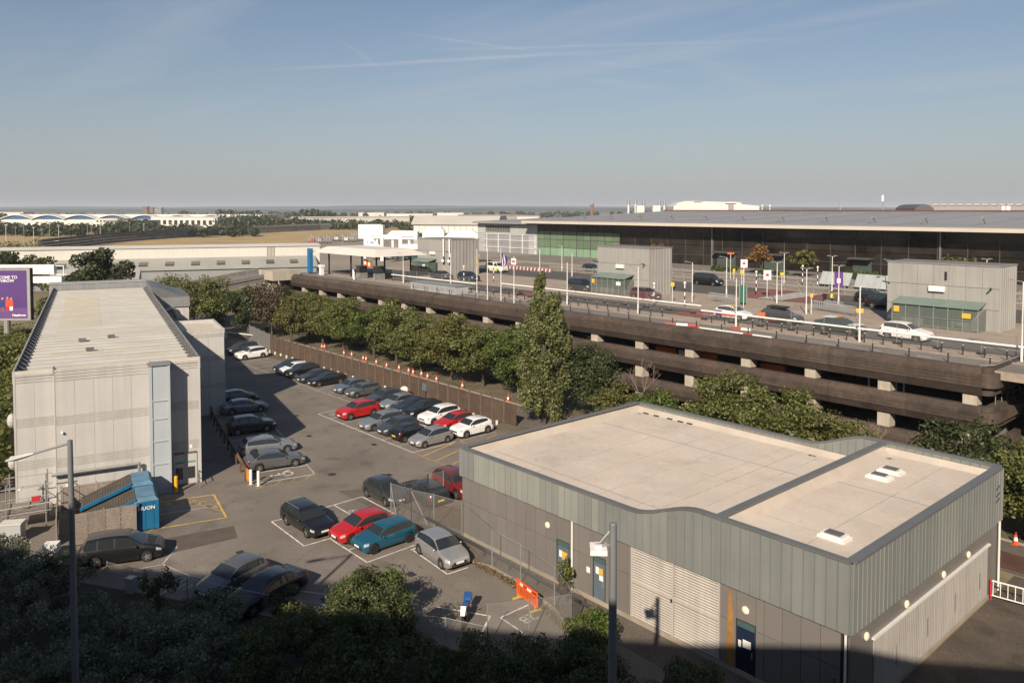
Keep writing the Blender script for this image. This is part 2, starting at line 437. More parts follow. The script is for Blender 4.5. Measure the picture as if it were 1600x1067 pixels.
# hatched bays by the compactor
for p, q in [((-57.4,21.5),(-52.5,20.5)), ((-52.5,20.5),(-53.6,16.6)), ((-57.4,21.5),(-58.5,17.7))]: line(p, q, mat=m_yellow, w=.14)
for t in (.2,.42,.64,.86):
    line((-58.5+1.1*t+.2,17.7+3.8*t-1.0), (-56.9+4.0*t*.9,21.35-.7*t-.1), mat=m_yellow_worn, w=.12)
line((-55.0,21.0), (-56.1,17.1), mat=m_white_worn)
line((-53.9,16.2), (-48.6,11.0), mat=m_yellow_worn)
def patch(name, pts, mat, z=.009):
    return struct(name, MB().quad(*[(x,y,z) for x,y in pts]), mat)
patch('asphalt_patch', [(-51.8,15.95),(-49.3,15.44),(-48.76,19.75),(-50.81,20.32)], m_asph_dark)
patch('asphalt_patch', [(-38.2,20.6),(-34.2,23.0),(-35.6,25.4),(-39.8,23.2)], M('asphalt_patch_pale', (.12,.102,.088), rough=.9, var=.15, ns=.9, fine=.15, bs=9))
patch('asphalt_patch', [(-17,51.6),(-11,51.6),(-11,54.2),(-17,54.2)], M('asphalt_patch_red', (.085,.045,.033), rough=.9, var=.3, ns=.9, fine=.2, bs=8), .012)
for txt, x, y, s, rz in (('28',-29.15,26.95,.8,R(-90)), ('19',-47.6,27.6,.75,R(180)), ('22',-71.9,39.2,.7,0), ('25',-64.6,39.0,.7,0), ('27',-59.6,38.9,.7,0), ('14',-39.6,18.6,.7,R(30)), ('13',-44.3,14.9,.7,R(30))):
    link('bay_number', text_mesh(txt, s*1.25, m_white_worn, .001), lot, (x,y,.014), rz)
m_iron = M('cast_iron', (.035,.032,.03), rough=.6, var=.2, ns=4)
for x, y in ((-52.5,33.5),(-60.2,36.9),(-46.5,19.0),(-37.2,25.2),(-66.5,33.8)): MB().box(x-.3,x+.3,y-.22,y+.22,.005,.014).build('drain_cover', m_iron, lot)
for x, y in ((-55.6,30.2),(-74,36.2)): MB().lathe([(.33,.005),(.33,.014),(.3,.015)], (x,y,0), 16).build('manhole_cover', m_iron, lot)
# wheelchair symbol in the bay beside the white panel building
sy = MB()
for i in range(10):
    a0, a1 = R(150+i*25), R(150+(i+1)*25)
    sy.quad(*[(r*math.cos(a), r*math.sin(a), 0) for r, a in ((.42,a0),(.42,a1),(.54,a1),(.54,a0))])
sy.quad((-.1,.1,0),(.05,.1,0),(.1,.95,0),(-.05,.95,0)); sy.quad((0,.1,0),(.5,.05,0),(.5,.18,0),(0,.24,0)); sy.quad((.42,.1,0),(.72,-.45,0),(.86,-.4,0),(.55,.14,0)); sy.quad((0,.5,0),(.4,.48,0),(.4,.6,0),(0,.62,0))
sy.add([(.05+.13*math.cos(R(36*i)), 1.15+.13*math.sin(R(36*i)), 0) for i in range(10)], [tuple(range(10))])
p = bl(6.2,-1.2,.014); sy.build('wheelchair_symbol', m_white, lot, loc=p, rz=R(166))
# ---------------------------------------------------------------- the hotel the picture is taken from (throws the foreground shadow)
m_hotel = M('hotel_render', (.42,.39,.35), rough=.85, var=.1, ns=.2)
m_hglass = M_glass('hotel_glass', (.03,.035,.04))
EH, NH = Vector((.755,.655,0)), Vector((-.655,.755,0))
hrz = math.atan2(.655,.755)
p = NH*(-.85)
hotel = thing('hotel_building', 'tall pale rendered hotel block behind the viewpoint', 'building', (p.x,p.y,0), hrz)
MB().box(-20,70,-16,0,0,24.2).box(-75,-20,-16,-.002,0,26.6).build('wall', m_hotel, hotel)
for i in range(20):
    for j in range(7): piece('window', hotel, -64+i*6.6, -61+i*6.6, -.05, .04, 1.2+j*3.3, 3.0+j*3.3, m_hglass)

# ---------------------------------------------------------------- plant building in the right foreground
m_clad_a = M('cladding_pale_green', (.30,.312,.285), rough=.5, metal=.25, var=.06, ns=.5, rnd=.03, streak=.1)
m_clad_b = M('cladding_grey_green', (.235,.248,.236), rough=.5, metal=.25, var=.06, ns=.5, rnd=.035, streak=.1)
m_clad_c = M('cladding_mid', (.262,.274,.256), rough=.5, metal=.25, var=.06, ns=.5, rnd=.03, streak=.1)
m_coping = M('coping_metal', (.16,.165,.165), rough=.5, metal=.3, var=.1)
m_panel = M('grey_wall_panel', (.165,.152,.142), rough=.45, var=.06, ns=.4, rnd=.045, spec=.5)
m_panel_core = M('wall_joint_dark', (.03,.03,.03), rough=.8)
m_roofing = M('roof_membrane', (.56,.49,.415), rough=.8, var=.08, ns=.28, fine=.04, bs=4, col2=(.51,.445,.375), stain=.11, ss=.35)
m_upst = M('roof_upstand', (.43,.375,.315), rough=.8, var=.12, ns=.5)  # roof colour darkened to hold down the sun on these upright faces
m_seam = M('roof_seam', (.42,.365,.30), rough=.8, var=.25, ns=1.5)
m_plinth = M('plinth_concrete', (.30,.26,.21), rough=.9, var=.2, ns=.8)
m_pipe_white = M('white_pipe', (.62,.61,.58), rough=.5, var=.08)
m_lamp_cream = M('cream_lamp_cover', (.72,.66,.50), rough=.35, var=.05)
m_galv = M('galvanised_steel', (.34,.34,.33), rough=.45, metal=.5, var=.12, ns=2)
m_rust = M('rust_stain', (.30,.145,.035), rough=.85, var=.3, ns=1.5)
m_door_blue = M('blue_grey_door', (.10,.135,.165), rough=.4, var=.15, ns=.9)
m_door_navy = M('navy_door', (.012,.02,.045), rough=.35, var=.1)
m_sign_w = M('white_sign', (.72,.71,.68), rough=.5, var=.05)
m_sign_y = M('yellow_sign', (.58,.38,.05), rough=.5, var=.05)
PX0, PY0, PL, PW_ = -39.5, 30.75, 25.3, 17.8
plant = thing('plant_building', 'low grey panelled plant building with a flat beige roof and wavy green-grey fascia', 'building', (PX0,PY0,0))
def wave(x):
    """height of the parapet along the building"""
    t = min(1, max(0, (x-14.0)/4.2)); return 5.72 + 1.12*(t*t*(3-2*t))
MB().box(.05,PL-.05,.05,PW_-.05,0,4.9).build('wall', m_panel_core, plant)
piece('plinth', plant, -.03, PL+.03, -.03, .3, 0, .24, m_plinth)
piece('plinth', plant, PL-.3, PL+.03, .3, PW_, 0, .2, m_plinth)
# front cassette panels, two courses, with openings left for doors and the louvred doors
openings = [(8.6,9.6),(11.35,12.25),(14.0,19.25),(20.1,21.1)]
x = .0
cols = []
xs = [0]
while xs[-1] < PL-.5: xs.append(min(PL, xs[-1]+.86))
for a, b in zip(xs[:-1], xs[1:]):
    segs = [(a,b)]
    for o0, o1 in openings:
        new = []
        for s0, s1 in segs:
            if o1 <= s0 or o0 >= s1: new.append((s0,s1)); continue
            if s0 < o0-.05: new.append((s0,o0))
            if s1 > o1+.05: new.append((o1,s1))
        segs = new
    for s0, s1 in segs:
        piece('wall_panel', plant, s0+.012, s1-.012, -.01, .06, .25, 2.32, m_panel)
        piece('wall_panel', plant, s0+.012, s1-.012, -.01, .06, 2.345, 3.95, m_panel)
for o0, o1 in openings:
    if o1-o0 < 2: piece('wall_panel', plant, o0+.012, o1-.012, -.01, .06, 2.56, 3.95, m_panel)
# the two narrow personnel doors, the navy door and the louvred double doors
for x0, x1, mt in ((8.6,9.6,m_door_blue),(11.35,12.25,m_door_blue),(20.1,21.1,m_door_navy)):
    d = MB().box(x0+.04,x1-.04,.02,.07,.24,2.2).build('door', mt, plant)
    MB().box(x0,x0+.04,-.02,.08,.24,2.55).box(x1-.04,x1,-.02,.08,.24,2.55).box(x0+.04,x1-.04,-.02,.08,2.52,2.55).build('door_frame', m_panel_core, plant)
    MB().box(x0+.05,x1-.05,.0,.06,2.22,2.51).build('transom', M('door_transom', (.06,.10,.10), rough=.3), plant)
    MB().box(x1-.2,x1-.14,-.05,.02,1.0,1.25).build('handle', m_galv, d)
    if mt is m_door_blue:
        MB().box(x0+.2,x1-.2,-.003,.018,1.62,1.95).build('sign', m_sign_y, d); MB().box(x0+.2,x0+.42,-.008,-.004,1.6,1.98).build('sign', m_sign_w, d); MB().box(x0+.45,x1-.18,-.003,.018,1.3,1.58).build('sign', m_sign_w, d)
    else:
        MB().box(x0+.35,x1-.25,-.003,.018,1.35,1.7).build('sign', m_sign_w, d); MB().box(x0+.12,x0+.26,-.003,.018,1.3,1.6).build('sign', m_sign_w, d)
m_louvre = M('louvre_blade', (.43,.40,.36), rough=.5, var=.12, ns=.5, streak=.15)
lv0, lv1 = 14.05, 19.2
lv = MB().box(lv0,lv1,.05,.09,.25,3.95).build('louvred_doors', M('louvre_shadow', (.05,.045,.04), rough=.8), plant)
for a, b in ((lv0,(lv0+lv1)/2-.05),((lv0+lv1)/2+.05,lv1)):
    for z0, z1 in ((.3,2.02),(2.2,3.92)):
        k = MB(); n = 13
        for i in range(n):
            z = z0+(z1-z0)*i/n
            k.prism_x([(-.055,z),(-.045,z-.006),(.03,z+.052),(.02,z+.06)], a+.03, b-.03)
        tag(k.build('louvre_blades', m_louvre, lv), kind='stuff')
MB().box(lv0,lv1,-.07,.04,2.03,2.19).build('rail', m_louvre, lv); MB().box((lv0+lv1)/2-.05,(lv0+lv1)/2+.05,-.075,.05,.25,3.95).build('stile', m_louvre, lv)
for xx in (lv0-.05,lv1-.02): MB().box(xx,xx+.07,-.06,.05,.25,3.95).build('stile', m_louvre, lv)
MB().box((lv0+lv1)/2-.1,(lv0+lv1)/2+.0,-.12,-.08,1.95,2.1).build('handle', m_panel_core, lv)
MB().quad((19.62,-.016,.3),(19.98,-.016,.3),(19.93,-.016,2.6),(19.84,-.016,3.9),(19.72,-.016,3.9),(19.68,-.016,2.6)).build('rust_stain', m_rust, plant)
for x0 in (9.9,): MB().cyl((x0,-.12,.1),(x0,-.12,3.95),.055,n=8).build('drainpipe', m_pipe_white, plant)
MB().cyl((PL-.1,-.14,.1),(PL-.1,-.14,3.9),.055,n=8).build('drainpipe', m_pipe_white, plant)
MB().cyl((PL+.14,PW_-.4,.1),(PL+.14,PW_-.4,3.95),.06,n=8).build('drainpipe', m_pipe_white, plant)
MB().box(10.9,11.15,-.03,-.012,1.45,1.75).build('sign', m_sign_w, plant)
def bulkhead(x, y, z, ax):
    k = MB()
    k.ball((0,0,0), .19 if ax else .1, .1 if ax else .19, .19, n=12, m=8)
    return k.build('bulkhead_light', m_lamp_cream, plant, smooth=True, loc=(x,y,z))
for x in (7.9,20.6): bulkhead(x, -.06, 3.1, True)
for y in (1.4,5.4,9.7,13.0): bulkhead(PL+.06, y, 3.35, False)
# side wall panels and the wide sliding door
for i in range(10):
    y0 = i*PW_/10
    piece('wall_panel', plant, PL-.06, PL+.01, y0+.01, y0+PW_/10-.01, 3.0, 3.95, m_panel)
piece('wall_panel', plant, PL-.06, PL+.01, .02, 2.1, .2, 2.98, m_panel); piece('wall_panel', plant, PL-.06, PL+.01, 16.0, PW_-.02, .2, 2.98, m_panel)
m_slide = M('sliding_door', (.38,.355,.325), rough=.5, var=.08, ns=.6, rnd=.04, streak=.12)
sd = MB().box(PL-.05,PL+.0,2.12,15.98,.2,2.96).build('sliding_door', m_panel_core, plant)
for i in range(4):
    y0 = 2.15+i*3.45
    leafp = MB().box(PL,PL+.05,y0,y0+3.42,.22,2.94)
    for j in range(17): leafp.box(PL+.05,PL+.062,y0+.06+j*.2,y0+.14+j*.2,.3,2.86)
    leafp.build('door_leaf', m_slide, sd)
    MB().cyl((PL+.1,y0+2.2,1.0),(PL+.1,y0+2.2,1.9),.03,n=6).box(PL+.05,PL+.1,y0+2.17,y0+2.23,1.0,1.06).box(PL+.05,PL+.1,y0+2.17,y0+2.23,1.84,1.9).build('handle', m_galv, sd)
MB().box(PL+.0,PL+.14,2.0,16.1,2.97,3.06).build('door_track', m_pipe_white, plant)
# fascia boards: front and back follow the wave, the sides are straight
fo = .14
i = 0; x = -fo
while x < PL+fo-.05:
    x1 = min(x+.5, PL+fo)
    g = int((x+fo)/2.9) % 5
    mt = (m_clad_b, m_clad_a, m_clad_c, m_clad_a, m_clad_b)[g] if x < 14.8 else (m_clad_c if x < 16 else m_clad_b)
    if 1.0 < x < 7.0: mt = m_clad_a
    if 9.9 < x < 11.2: mt = m_clad_b
    d = .0 if i % 2 else .012
    k = MB()
    k.add([(x+.006,-fo-d,3.92),(x1-.006,-fo-d,3.92),(x1-.006,-fo-d,wave(x1)-.01),(x+.006,-fo-d,wave(x)-.01),(x+.006,-fo+.05,3.92),(x1-.006,-fo+.05,3.92),(x1-.006,-fo+.05,wave(x1)-.01),(x+.006,-fo+.05,wave(x)-.01)],
          [(0,1,2,3),(7,6,5,4),(4,5,1,0),(3,2,6,7),(1,5,6,2),(4,0,3,7)])
    k.box(x1-.03,x1-.008,-fo-.035,-fo-d,3.93,min(wave(x),wave(x1))-.02)
    k.build('fascia_board', mt, plant)
    k = MB()
    zb = 4.9
    k.add([(x+.006,PW_-.2,zb),(x1-.006,PW_-.2,zb),(x1-.006,PW_-.2,wave(x1)-.01),(x+.006,PW_-.2,wave(x)-.01),(x+.006,PW_+.05,3.9),(x1-.006,PW_+.05,3.9),(x1-.006,PW_+.05,wave(x1)-.01),(x+.006,PW_+.05,wave(x)-.01)],
          [(0,1,2,3),(7,6,5,4),(4,5,1,0),(3,2,6,7),(1,5,6,2),(4,0,3,7)])
    k.box(x1-.03,x1-.008,PW_-.225,PW_-.2,zb,min(wave(x),wave(x1))-.02)
    k.build('fascia_board', m_clad_b, plant)
    x = x1; i += 1
y = 0.0; i = 0
while y < PW_-.05:
    y1 = min(y+.4, PW_)
    k = MB().box(PL+fo-.05,PL+fo,y+.006,y1-.006,3.92,wave(PL)-.01); k.box(PL+fo,PL+fo+.03,y1-.05,y1-.008,3.93,wave(PL)-.02)
    k.build('fascia_board', m_clad_b if (i//7)%3 else m_clad_c, plant)
    if i % 2 == 0: MB().box(-fo,-fo+.05,y+.006,min(y+.8,PW_)-.006,3.92,wave(0)-.01).build('fascia_board', m_clad_b, plant)
    y = y1; i += 1
# fascia inner upstands, soffit, coping
MB().box(-fo+.051,-fo+.2,0,PW_-.2,4.9,5.6).build('upstand', m_upst, plant)
MB().box(-fo+.05,PL+fo-.052,-fo+.05,.05,3.9,3.93).build('soffit', m_panel_core, plant)
def coping(pts, w=.36, h=.09):
    k = MB(); n = len(pts); vs = []
    for i, (x, y, z) in enumerate(pts):
        a = Vector(pts[max(0,i-1)]); b = Vector(pts[min(n-1,i+1)]); d = (b-a); d.z = 0; d.normalize(); t = Vector((-d.y,d.x,0))*(w/2)
        vs += [(x-t.x,y-t.y,z),(x+t.x,y+t.y,z),(x+t.x,y+t.y,z+h),(x-t.x,y-t.y,z+h)]
    fs = []
    for i in range(n-1):
        for j in range(4): fs.append((i*4+j, i*4+(j+1)%4, (i+1)*4+(j+1)%4, (i+1)*4+j))
    fs += [(3,2,1,0), tuple(range(4*n-4,4*n))]
    k.add(vs, fs); k.build('coping', m_coping, plant, smooth=False)
coping([(-fo+.1+i*(PL+2*fo-.2)/60, -fo+.12, wave(-fo+i*(PL+2*fo)/60)) for i in range(61)])
coping([(-fo+.1+i*(PL+2*fo-.2)/60, PW_-.08, wave(-fo+i*(PL+2*fo)/60)) for i in range(61)])
coping([(-fo+.14,.08,wave(0)-.005),(-fo+.14,PW_-.28,wave(0)-.005)]); coping([(PL+fo-.14,.08,wave(PL)-.005),(PL+fo-.14,PW_-.28,wave(PL)-.005)], w=.44)
coping([(19.05,.12,6.79),(19.05,PW_-.3,6.79)], w=.42)
# roof: low half, high half, dividing wall with its pale upstand
MB().box(-.05,18.95,.0,PW_-.25,4.95,5.2).build('roof', m_roofing, plant)
MB().box(19.16,PL+.08,.0,PW_-.25,5.6,6.3).build('roof', m_roofing, plant)
MB().box(18.95,19.16,.0,PW_-.25,4.95,6.78).build('dividing_wall', m_upst, plant)
MB().prism_x([(.0,5.2),(.45,5.2),(.0,5.6)], -.0, 18.9).build('cant_strip', m_upst, plant)
MB().prism_y([(19.17,6.3),(19.6,6.3),(19.17,6.7)], .05, PW_-.62).build('cant_strip', m_upst, plant)
MB().prism_x([(PW_-.26,6.3),(PW_-.6,6.3),(PW_-.26,6.6)], 19.2, PL).build('cant_strip', m_upst, plant)
MB().prism_x([(PW_-.26,5.2),(PW_-.7,5.2),(PW_-.26,5.5)], .1, 18.9).build('cant_strip', m_upst, plant)
MB().prism_y([(.06,5.2),(.5,5.2),(.06,5.6)], .5, PW_-.3).build('cant_strip', m_upst, plant)
for x in (2.9,5.4,7.9,10.4,12.9,15.4,17.4): MB().box(x,x+.05,.5,PW_-.7,5.2,5.206).build('roof_seam', m_seam, plant)
MB().box(14.0,14.06,.5,PW_-.7,5.2,5.22).build('roof_seam', m_seam, plant); MB().box(.6,18.8,8.6,8.68,5.2,5.215).build('roof_seam', m_seam, plant)
for y in (3.1,5.9,8.7,11.6,14.4): MB().box(19.7,PL,y,y+.05,6.3,6.306).build('roof_seam', m_seam, plant)
MB().box(22.6,22.66,.1,PW_-.7,6.3,6.307).build('roof_seam', m_seam, plant)
m_moss2 = M('roof_moss', (.16,.13,.075), rough=.95, var=.4, ns=3)
for q_, (mx_, my_, mr_) in enumerate(((18.2,15.6,.7),(17.3,16.6,.5),(18.6,14.3,.35),(14.9,16.8,.4),(.9,16.6,.3),(17.9,.8,.4),(20.2,1.2,.3),(19.9,16.4,.35))):
    zz_ = 5.207 if mx_ < 19 else 6.308
    MB().add([(mx_+mr_*(.6+.4*math.sin(a_*2.3+q_))*math.cos(a_*.45), my_+mr_*.6*(.6+.4*math.cos(a_*1.7+q_))*math.sin(a_*.45), zz_) for a_ in range(14)], [tuple(range(14))]).build('moss_patch', m_moss2, plant)
for y_ in (2.2,12.6): MB().box(.6,18.8,y_,y_+.025,5.207,5.222).build('lightning_tape', m_galv, plant)
MB().box(19.8,25.0,10.2,10.225,6.307,6.322).build('lightning_tape', m_galv, plant)
m_hatch_w = M('white_rooflight_frame', (.70,.68,.63), rough=.4, var=.05)
m_hatch_g = M_glass('rooflight_dome', (.10,.09,.075), rough=.15)
for wx_, wy_, lab in ((-18.5,43.3,''),(-18.5,44.75,''),(-16.4,33.85,'')):
    x, y = wx_-PX0, wy_-PY0
    rl = MB().box(x-.62,x+.62,y-.42,y+.42,6.3,6.42).prism([(x-.5,y-.34),(x+.5,y-.34),(x+.5,y+.34),(x-.5,y+.34)],6.42,6.5).build('rooflight', m_hatch_w, plant)
    MB().box(x-.36,x+.36,y-.24,y+.24,6.5,6.56).build('dome', m_hatch_g, rl)
for px_, py_ in ((2.2,17.0),(3.4,17.1),(4.4,17.05),(5.2,17.1),(1.2,17.0)):
    MB().box(px_-.2,px_+.25,py_-.08,py_+.1,5.2,5.26).build('roof_debris', m_panel_core, plant)
MB().bar((18.0,17.3,5.3),(18.9,17.45,5.45),.12).bar((18.6,17.3,5.2),(18.6,17.3,5.5),.15).build('overflow_pipe', m_hatch_w, plant)
for z in (5.2,5.5,5.9): MB().bar((PL+.2,PW_-1.2,z),(PL+.2,PW_-.7,z+.12),.03).build('cable_bracket', m_panel_core, plant)

# ---------------------------------------------------------------- white panelled building on the left
m_wp = M('white_wall_panel', (.44,.43,.415), rough=.6, var=.05, ns=.5, rnd=.015, streak=.07)
m_wband = M('white_ribbed_band', (.43,.415,.392), rough=.6, var=.07, ns=.6, streak=.12)
m_wcore = M('panel_joint_grey', (.30,.29,.275), rough=.8)
m_duct = M('duct_pale_blue', (.36,.40,.425), rough=.5, var=.05, ns=.5)
m_rsheet = M('roof_sheet', (.555,.53,.47), rough=.6, var=.08, ns=.35, rnd=.025, col2=(.52,.49,.43), streak=.05)
m_rlight = M('yellowed_rooflight', (.42,.385,.27), rough=.5, var=.12, ns=.6)
m_gutter = M('dark_gutter', (.11,.11,.11), rough=.6, var=.15)
m_grib = M('grey_ribbed_cladding', (.25,.255,.255), rough=.5, metal=.2, var=.08, rnd=.05)
lb = thing('panel_building', 'long white panelled two storey building with a stepped cream metal roof', 'building', (B0.x,B0.y,0), math.atan2(.9728,.2319))
LX0 = -12.1
MB().box(LX0+.06,-.06,.1,66,0,9.2).build('wall', m_wcore, lb)
zrows = [(.05,2.75),(3.35,5.75),(6.35,8.85)]
def front_panels(x0, x1, n, yoff, skip=None):
    w = (x1-x0)/n
    for i in range(n):
        for z0, z1 in zrows: piece('wall_panel', lb, x0+i*w+.006, x0+(i+1)*w-.006, yoff, yoff+.1, z0, z1, m_wp)
    for z0, z1 in ((2.75,3.35),(5.75,6.35),(8.85,9.72)):
        k = MB().box(x0,x1,yoff+.03,yoff+.1,z0,z1)
        for j in range(4): k.box(x0,x1,yoff-.01,yoff+.03,z0+.03+j*(z1-z0)/4,z0+(j+.86)*(z1-z0)/4)
        k.build('ribbed_band', m_wband, lb)
front_panels(LX0, -9.65, 2, .0); front_panels(-9.6, -3.55, 5, -.45); front_panels(-3.5, 0, 3, .0)
MB().box(-9.65,-9.6,-.47,.1,0,9.72).box(-3.55,-3.5,-.47,.1,0,9.72).box(-9.6,-3.55,-.35,.1,0,9.4).build('return_wall', m_wp, lb)
for i in range(22):
    for z0, z1 in zrows:
        piece('wall_panel', lb, LX0-.02, LX0+.06, i*3+.01, i*3+2.99, z0, z1, m_wp); piece('wall_panel', lb, -.06, .02, i*3+.01, i*3+2.99, z0, z1, m_wp)
MB().box(LX0-.06,LX0+.02,0,66,8.85,9.7).box(-.02,.06,0,66,8.85,9.7).box(LX0-.05,LX0+.1,0,66,2.75,3.35).box(LX0-.05,LX0+.1,0,66,5.75,6.35).build('ribbed_band', m_wband, lb)
for xx in (LX0-.03,-.1): MB().box(xx,xx+.13,-.02,.1,0,9.72).build('corner_trim', m_wp, lb)
# roof sheets laid in steps towards the back, some of them yellowed rooflights
n = 40; st = 65.0/n
rr = random.Random(3)
for i in range(n):
    y0 = .35+i*st
    def sheet(nm, x0, x1, mt, dz=0):
        return MB().prism_x([(y0-.05,9.30+dz),(y0-.05,9.358+dz),(y0+st-.02,9.33+dz),(y0+st-.02,9.30+dz)], x0, x1).build(nm, mt, lb)
    sheet('roof_sheet', LX0+.45, -.4, m_rsheet)
    if i % 2 == 1 or 14 < i < 34:
        c = -8.3 if (14 < i < 34 or i % 4 == 1) else -3.6
        hw = 1.9
        MB().prism_x([(y0-.075,9.31),(y0-.075,9.385),(y0+.22,9.373),(y0+.22,9.36)], c-hw, c+hw).build('rooflight_strip', m_rlight, lb)
        if rr.random() < .5 and i < 14: MB().prism_x([(y0-.073,9.31),(y0-.073,9.385),(y0+.22,9.373),(y0+.22,9.36)], -6.2, -2.2).build('rooflight_strip', m_rlight, lb)
MB().box(LX0+.05,-.05,0,66,9.2,9.295).build('roof_deck', m_gutter, lb)
MB().prism_x([(-.0,9.3),(.4,9.3),(.4,9.43),(-.02,9.73)], -9.6, -.1).build('eaves_flashing', m_rsheet, lb); MB().prism_x([(-.0,9.3),(.4,9.3),(.4,9.43),(-.02,9.73)], LX0+.1, -9.7).build('eaves_flashing', m_rsheet, lb)
MB().box(-9.7,-9.6,-.44,.5,9.3,9.8).build('valley_flashing', m_gutter, lb)
for xx, s in ((LX0+.02,1),(-.02,-1)):
    MB().box(min(xx,xx+s*.07),max(xx,xx+s*.07),.1,66,9.3,9.8).build('parapet', m_galv, lb)
    for i in range(n-1):
        y0 = .6+i*st
        k = MB().add([(xx+s*.09,y0,9.36),(xx+s*.62,y0,9.42),(xx+s*.09,y0,9.76),(xx+s*.09,y0+.5,9.36),(xx+s*.62,y0+.5,9.42),(xx+s*.09,y0+.5,9.76)], [(0,1,2),(5,4,3),(0,3,4,1),(1,4,5,2),(2,5,3,0)])
        k.build('gutter_bracket', m_gutter, lb)
for x, y in ((-8.0,14.5),(-5.7,15.6),(-7.4,9.0)): MB().box(x-.3,x+.3,y-.2,y+.2,9.4,9.62).build('roof_vent', m_gutter, lb)
# pale blue duct riser with its frames
dk = MB().box(-3.6,-2.25,-1.35,-.02,.0,9.55).build('duct_riser', m_duct, lb)
for z in (2.2,3.9,5.55,6.9): MB().box(-3.5,-2.23,-1.41,-1.35,z,z+.09).build('duct_flange', m_duct, dk)
for x0, x1 in ((-3.64,-3.42),(-2.36,-2.2)): MB().box(x0,x1,-1.42,-1.36,0,9.5).build('duct_flange', m_duct, dk)
MB().box(-3.7,-2.15,-1.48,-.1,9.55,9.66).build('duct_cap', m_galv, dk)
# double doors on the right, with canopy strip and handrail
for i, x0 in enumerate((-1.95,-1.1)):
    d = MB().box(x0,x0+.8,-.06,-.005,.05,2.35).build('door', m_wp, lb)
    MB().box(x0+.15,x0+.65,-.075,-.06,.45,1.35).build('window', M_glass('door_glass', (.03,.035,.035)), d)
    MB().box(x0+.1,x0+.7,-.07,-.06,1.65,1.8).build('sign', M('green_door_sign', (.10,.26,.2), rough=.5), d)
    MB().box(x0+.04,x0+.74,-.14,-.005,2.42,2.5).build('drip_strip', m_gutter, lb)
MB().bar((-.25,-.1,0),(-.25,-.1,1.0),.05).bar((-.25,-1.3,0),(-.25,-1.3,1.0),.05).bar((-.25,-.1,1.0),(-.25,-1.3,1.0),.05).bar((-.25,-.1,.5),(-.25,-1.3,.5),.04).build('handrail', m_galv, lb)
k = MB().cyl((-9.9,-.85,2.35),(-4.35,-.85,2.35),.11,n=10).cyl((-4.35,-.85,2.42),(-4.35,-.85,.75),.11,n=10).cyl((-4.4,-.85,.8),(-4.05,-1.0,.62),.11,n=10)
for x in (-9.4,-8,-6.6,-5.2): k.bar((x,-.45,2.35),(x,-.85,2.35),.05)
k.build('vent_pipe', m_galv, lb, smooth=True)
for x, z in ((-9.2,5.2),): MB().ball((x,-.55,z),.1,.14,.1).bar((x,-.46,z+.05),(x,-.6,z+.05),.04).build('security_camera', m_sign_w, lb)
MB().box(-11.6,-10.3,-.06,-.005,.05,2.3).build('door', m_wp, lb)
for z in (5.6,2.6): MB().ball((LX0-.25,1.0,z+.5),.28,.35,.5).build('wall_vent', m_wp, lb)
for x, z in ((-11.9,1.35),(-.7,2.75),(-9.0,1.2)): MB().box(x-.09,x+.09,-.48 if x == -9.0 else -.03,-.47 if x == -9.0 else -.012,z,z+.28).build('sign', m_sign_w, lb)
# annexes along the back of its right side
an = MB().box(.03,4.65,20.4,28.5,0,8.35).build('annex', m_wcore, lb)
for i in range(3):
    x0 = .05+i*1.533
    for z0, z1 in ((.05,2.8),(3.3,5.6),(6.1,8.0)): MB().box(x0+.012,x0+1.52,20.3,20.4,z0,z1).build('annex_panel', m_wp, an)
for z0, z1 in ((2.8,3.3),(5.6,6.1),(8.0,8.75)): MB().box(.05,4.66,20.33,20.4,z0,z1).box(.05,4.66,20.28,20.33,z0+.1,z0+.22).box(.05,4.66,20.28,20.33,z0+.3,z0+.42).build('annex_band', m_wband, an)
for i in range(3): MB().box(4.65,4.74,20.4+i*2.7+.012,20.4+i*2.7+2.69,.05,8.3).build('annex_panel', m_wp, an)
MB().box(.03,4.72,20.35,20.6,8.35,8.8).box(.03,.25,20.6,28.5,8.35,8.8).box(4.5,4.72,20.6,28.5,8.35,8.8).box(.25,4.5,28.25,28.5,8.35,8.8).build('annex_parapet', m_wp, an)
MB().box(.25,4.5,20.6,28.25,8.35,8.45).build('annex_roof', M('annex_membrane', (.50,.45,.37), rough=.8, var=.1), an)
bk = MB().box(.03,4.7,53.6,66,0,7.6).build('rear_annex', m_wband, lb)
for i in range(12): MB().box(.05+i*.39,.05+i*.39+.375,53.4,53.5,7.5,8.9).build('annex_fascia_board', m_grib, bk)
MB().box(4.72,4.8,53.4,66,7.5,8.9).build('annex_fascia', m_grib, bk)
pts = [(.0+4.8*t, 8.95+1.35*((1-t)**2)*(1+2*t)) for t in [i/12 for i in range(13)]]
MB().prism_y(pts+[(4.8,8.86),(.0,8.86)], 53.4, 66.2).build('annex_roof', m_coping, bk, smooth=True)
MB().cyl((1.4,53.0,5.6),(1.4,53.0,7.0),.28,n=10).cyl((1.4,53.0,7.0),(2.6,53.0,7.4),.28,n=10).cyl((2.6,53.0,7.4),(3.2,53.0,6.0),.28,n=10).build('arched_duct', m_galv, bk)
for i in range(31): MB().box(LX0-.4+i*.41,LX0-.4+i*.41+.395,65.9,66.0,9.3,10.2).build('ridge_board', m_grib, lb)
MB().box(LX0-.5,.6,65.8,69,10.2,10.3).build('ridge_cap', M('ridge_cap_metal', (.36,.355,.345), rough=.5, metal=.2), lb)

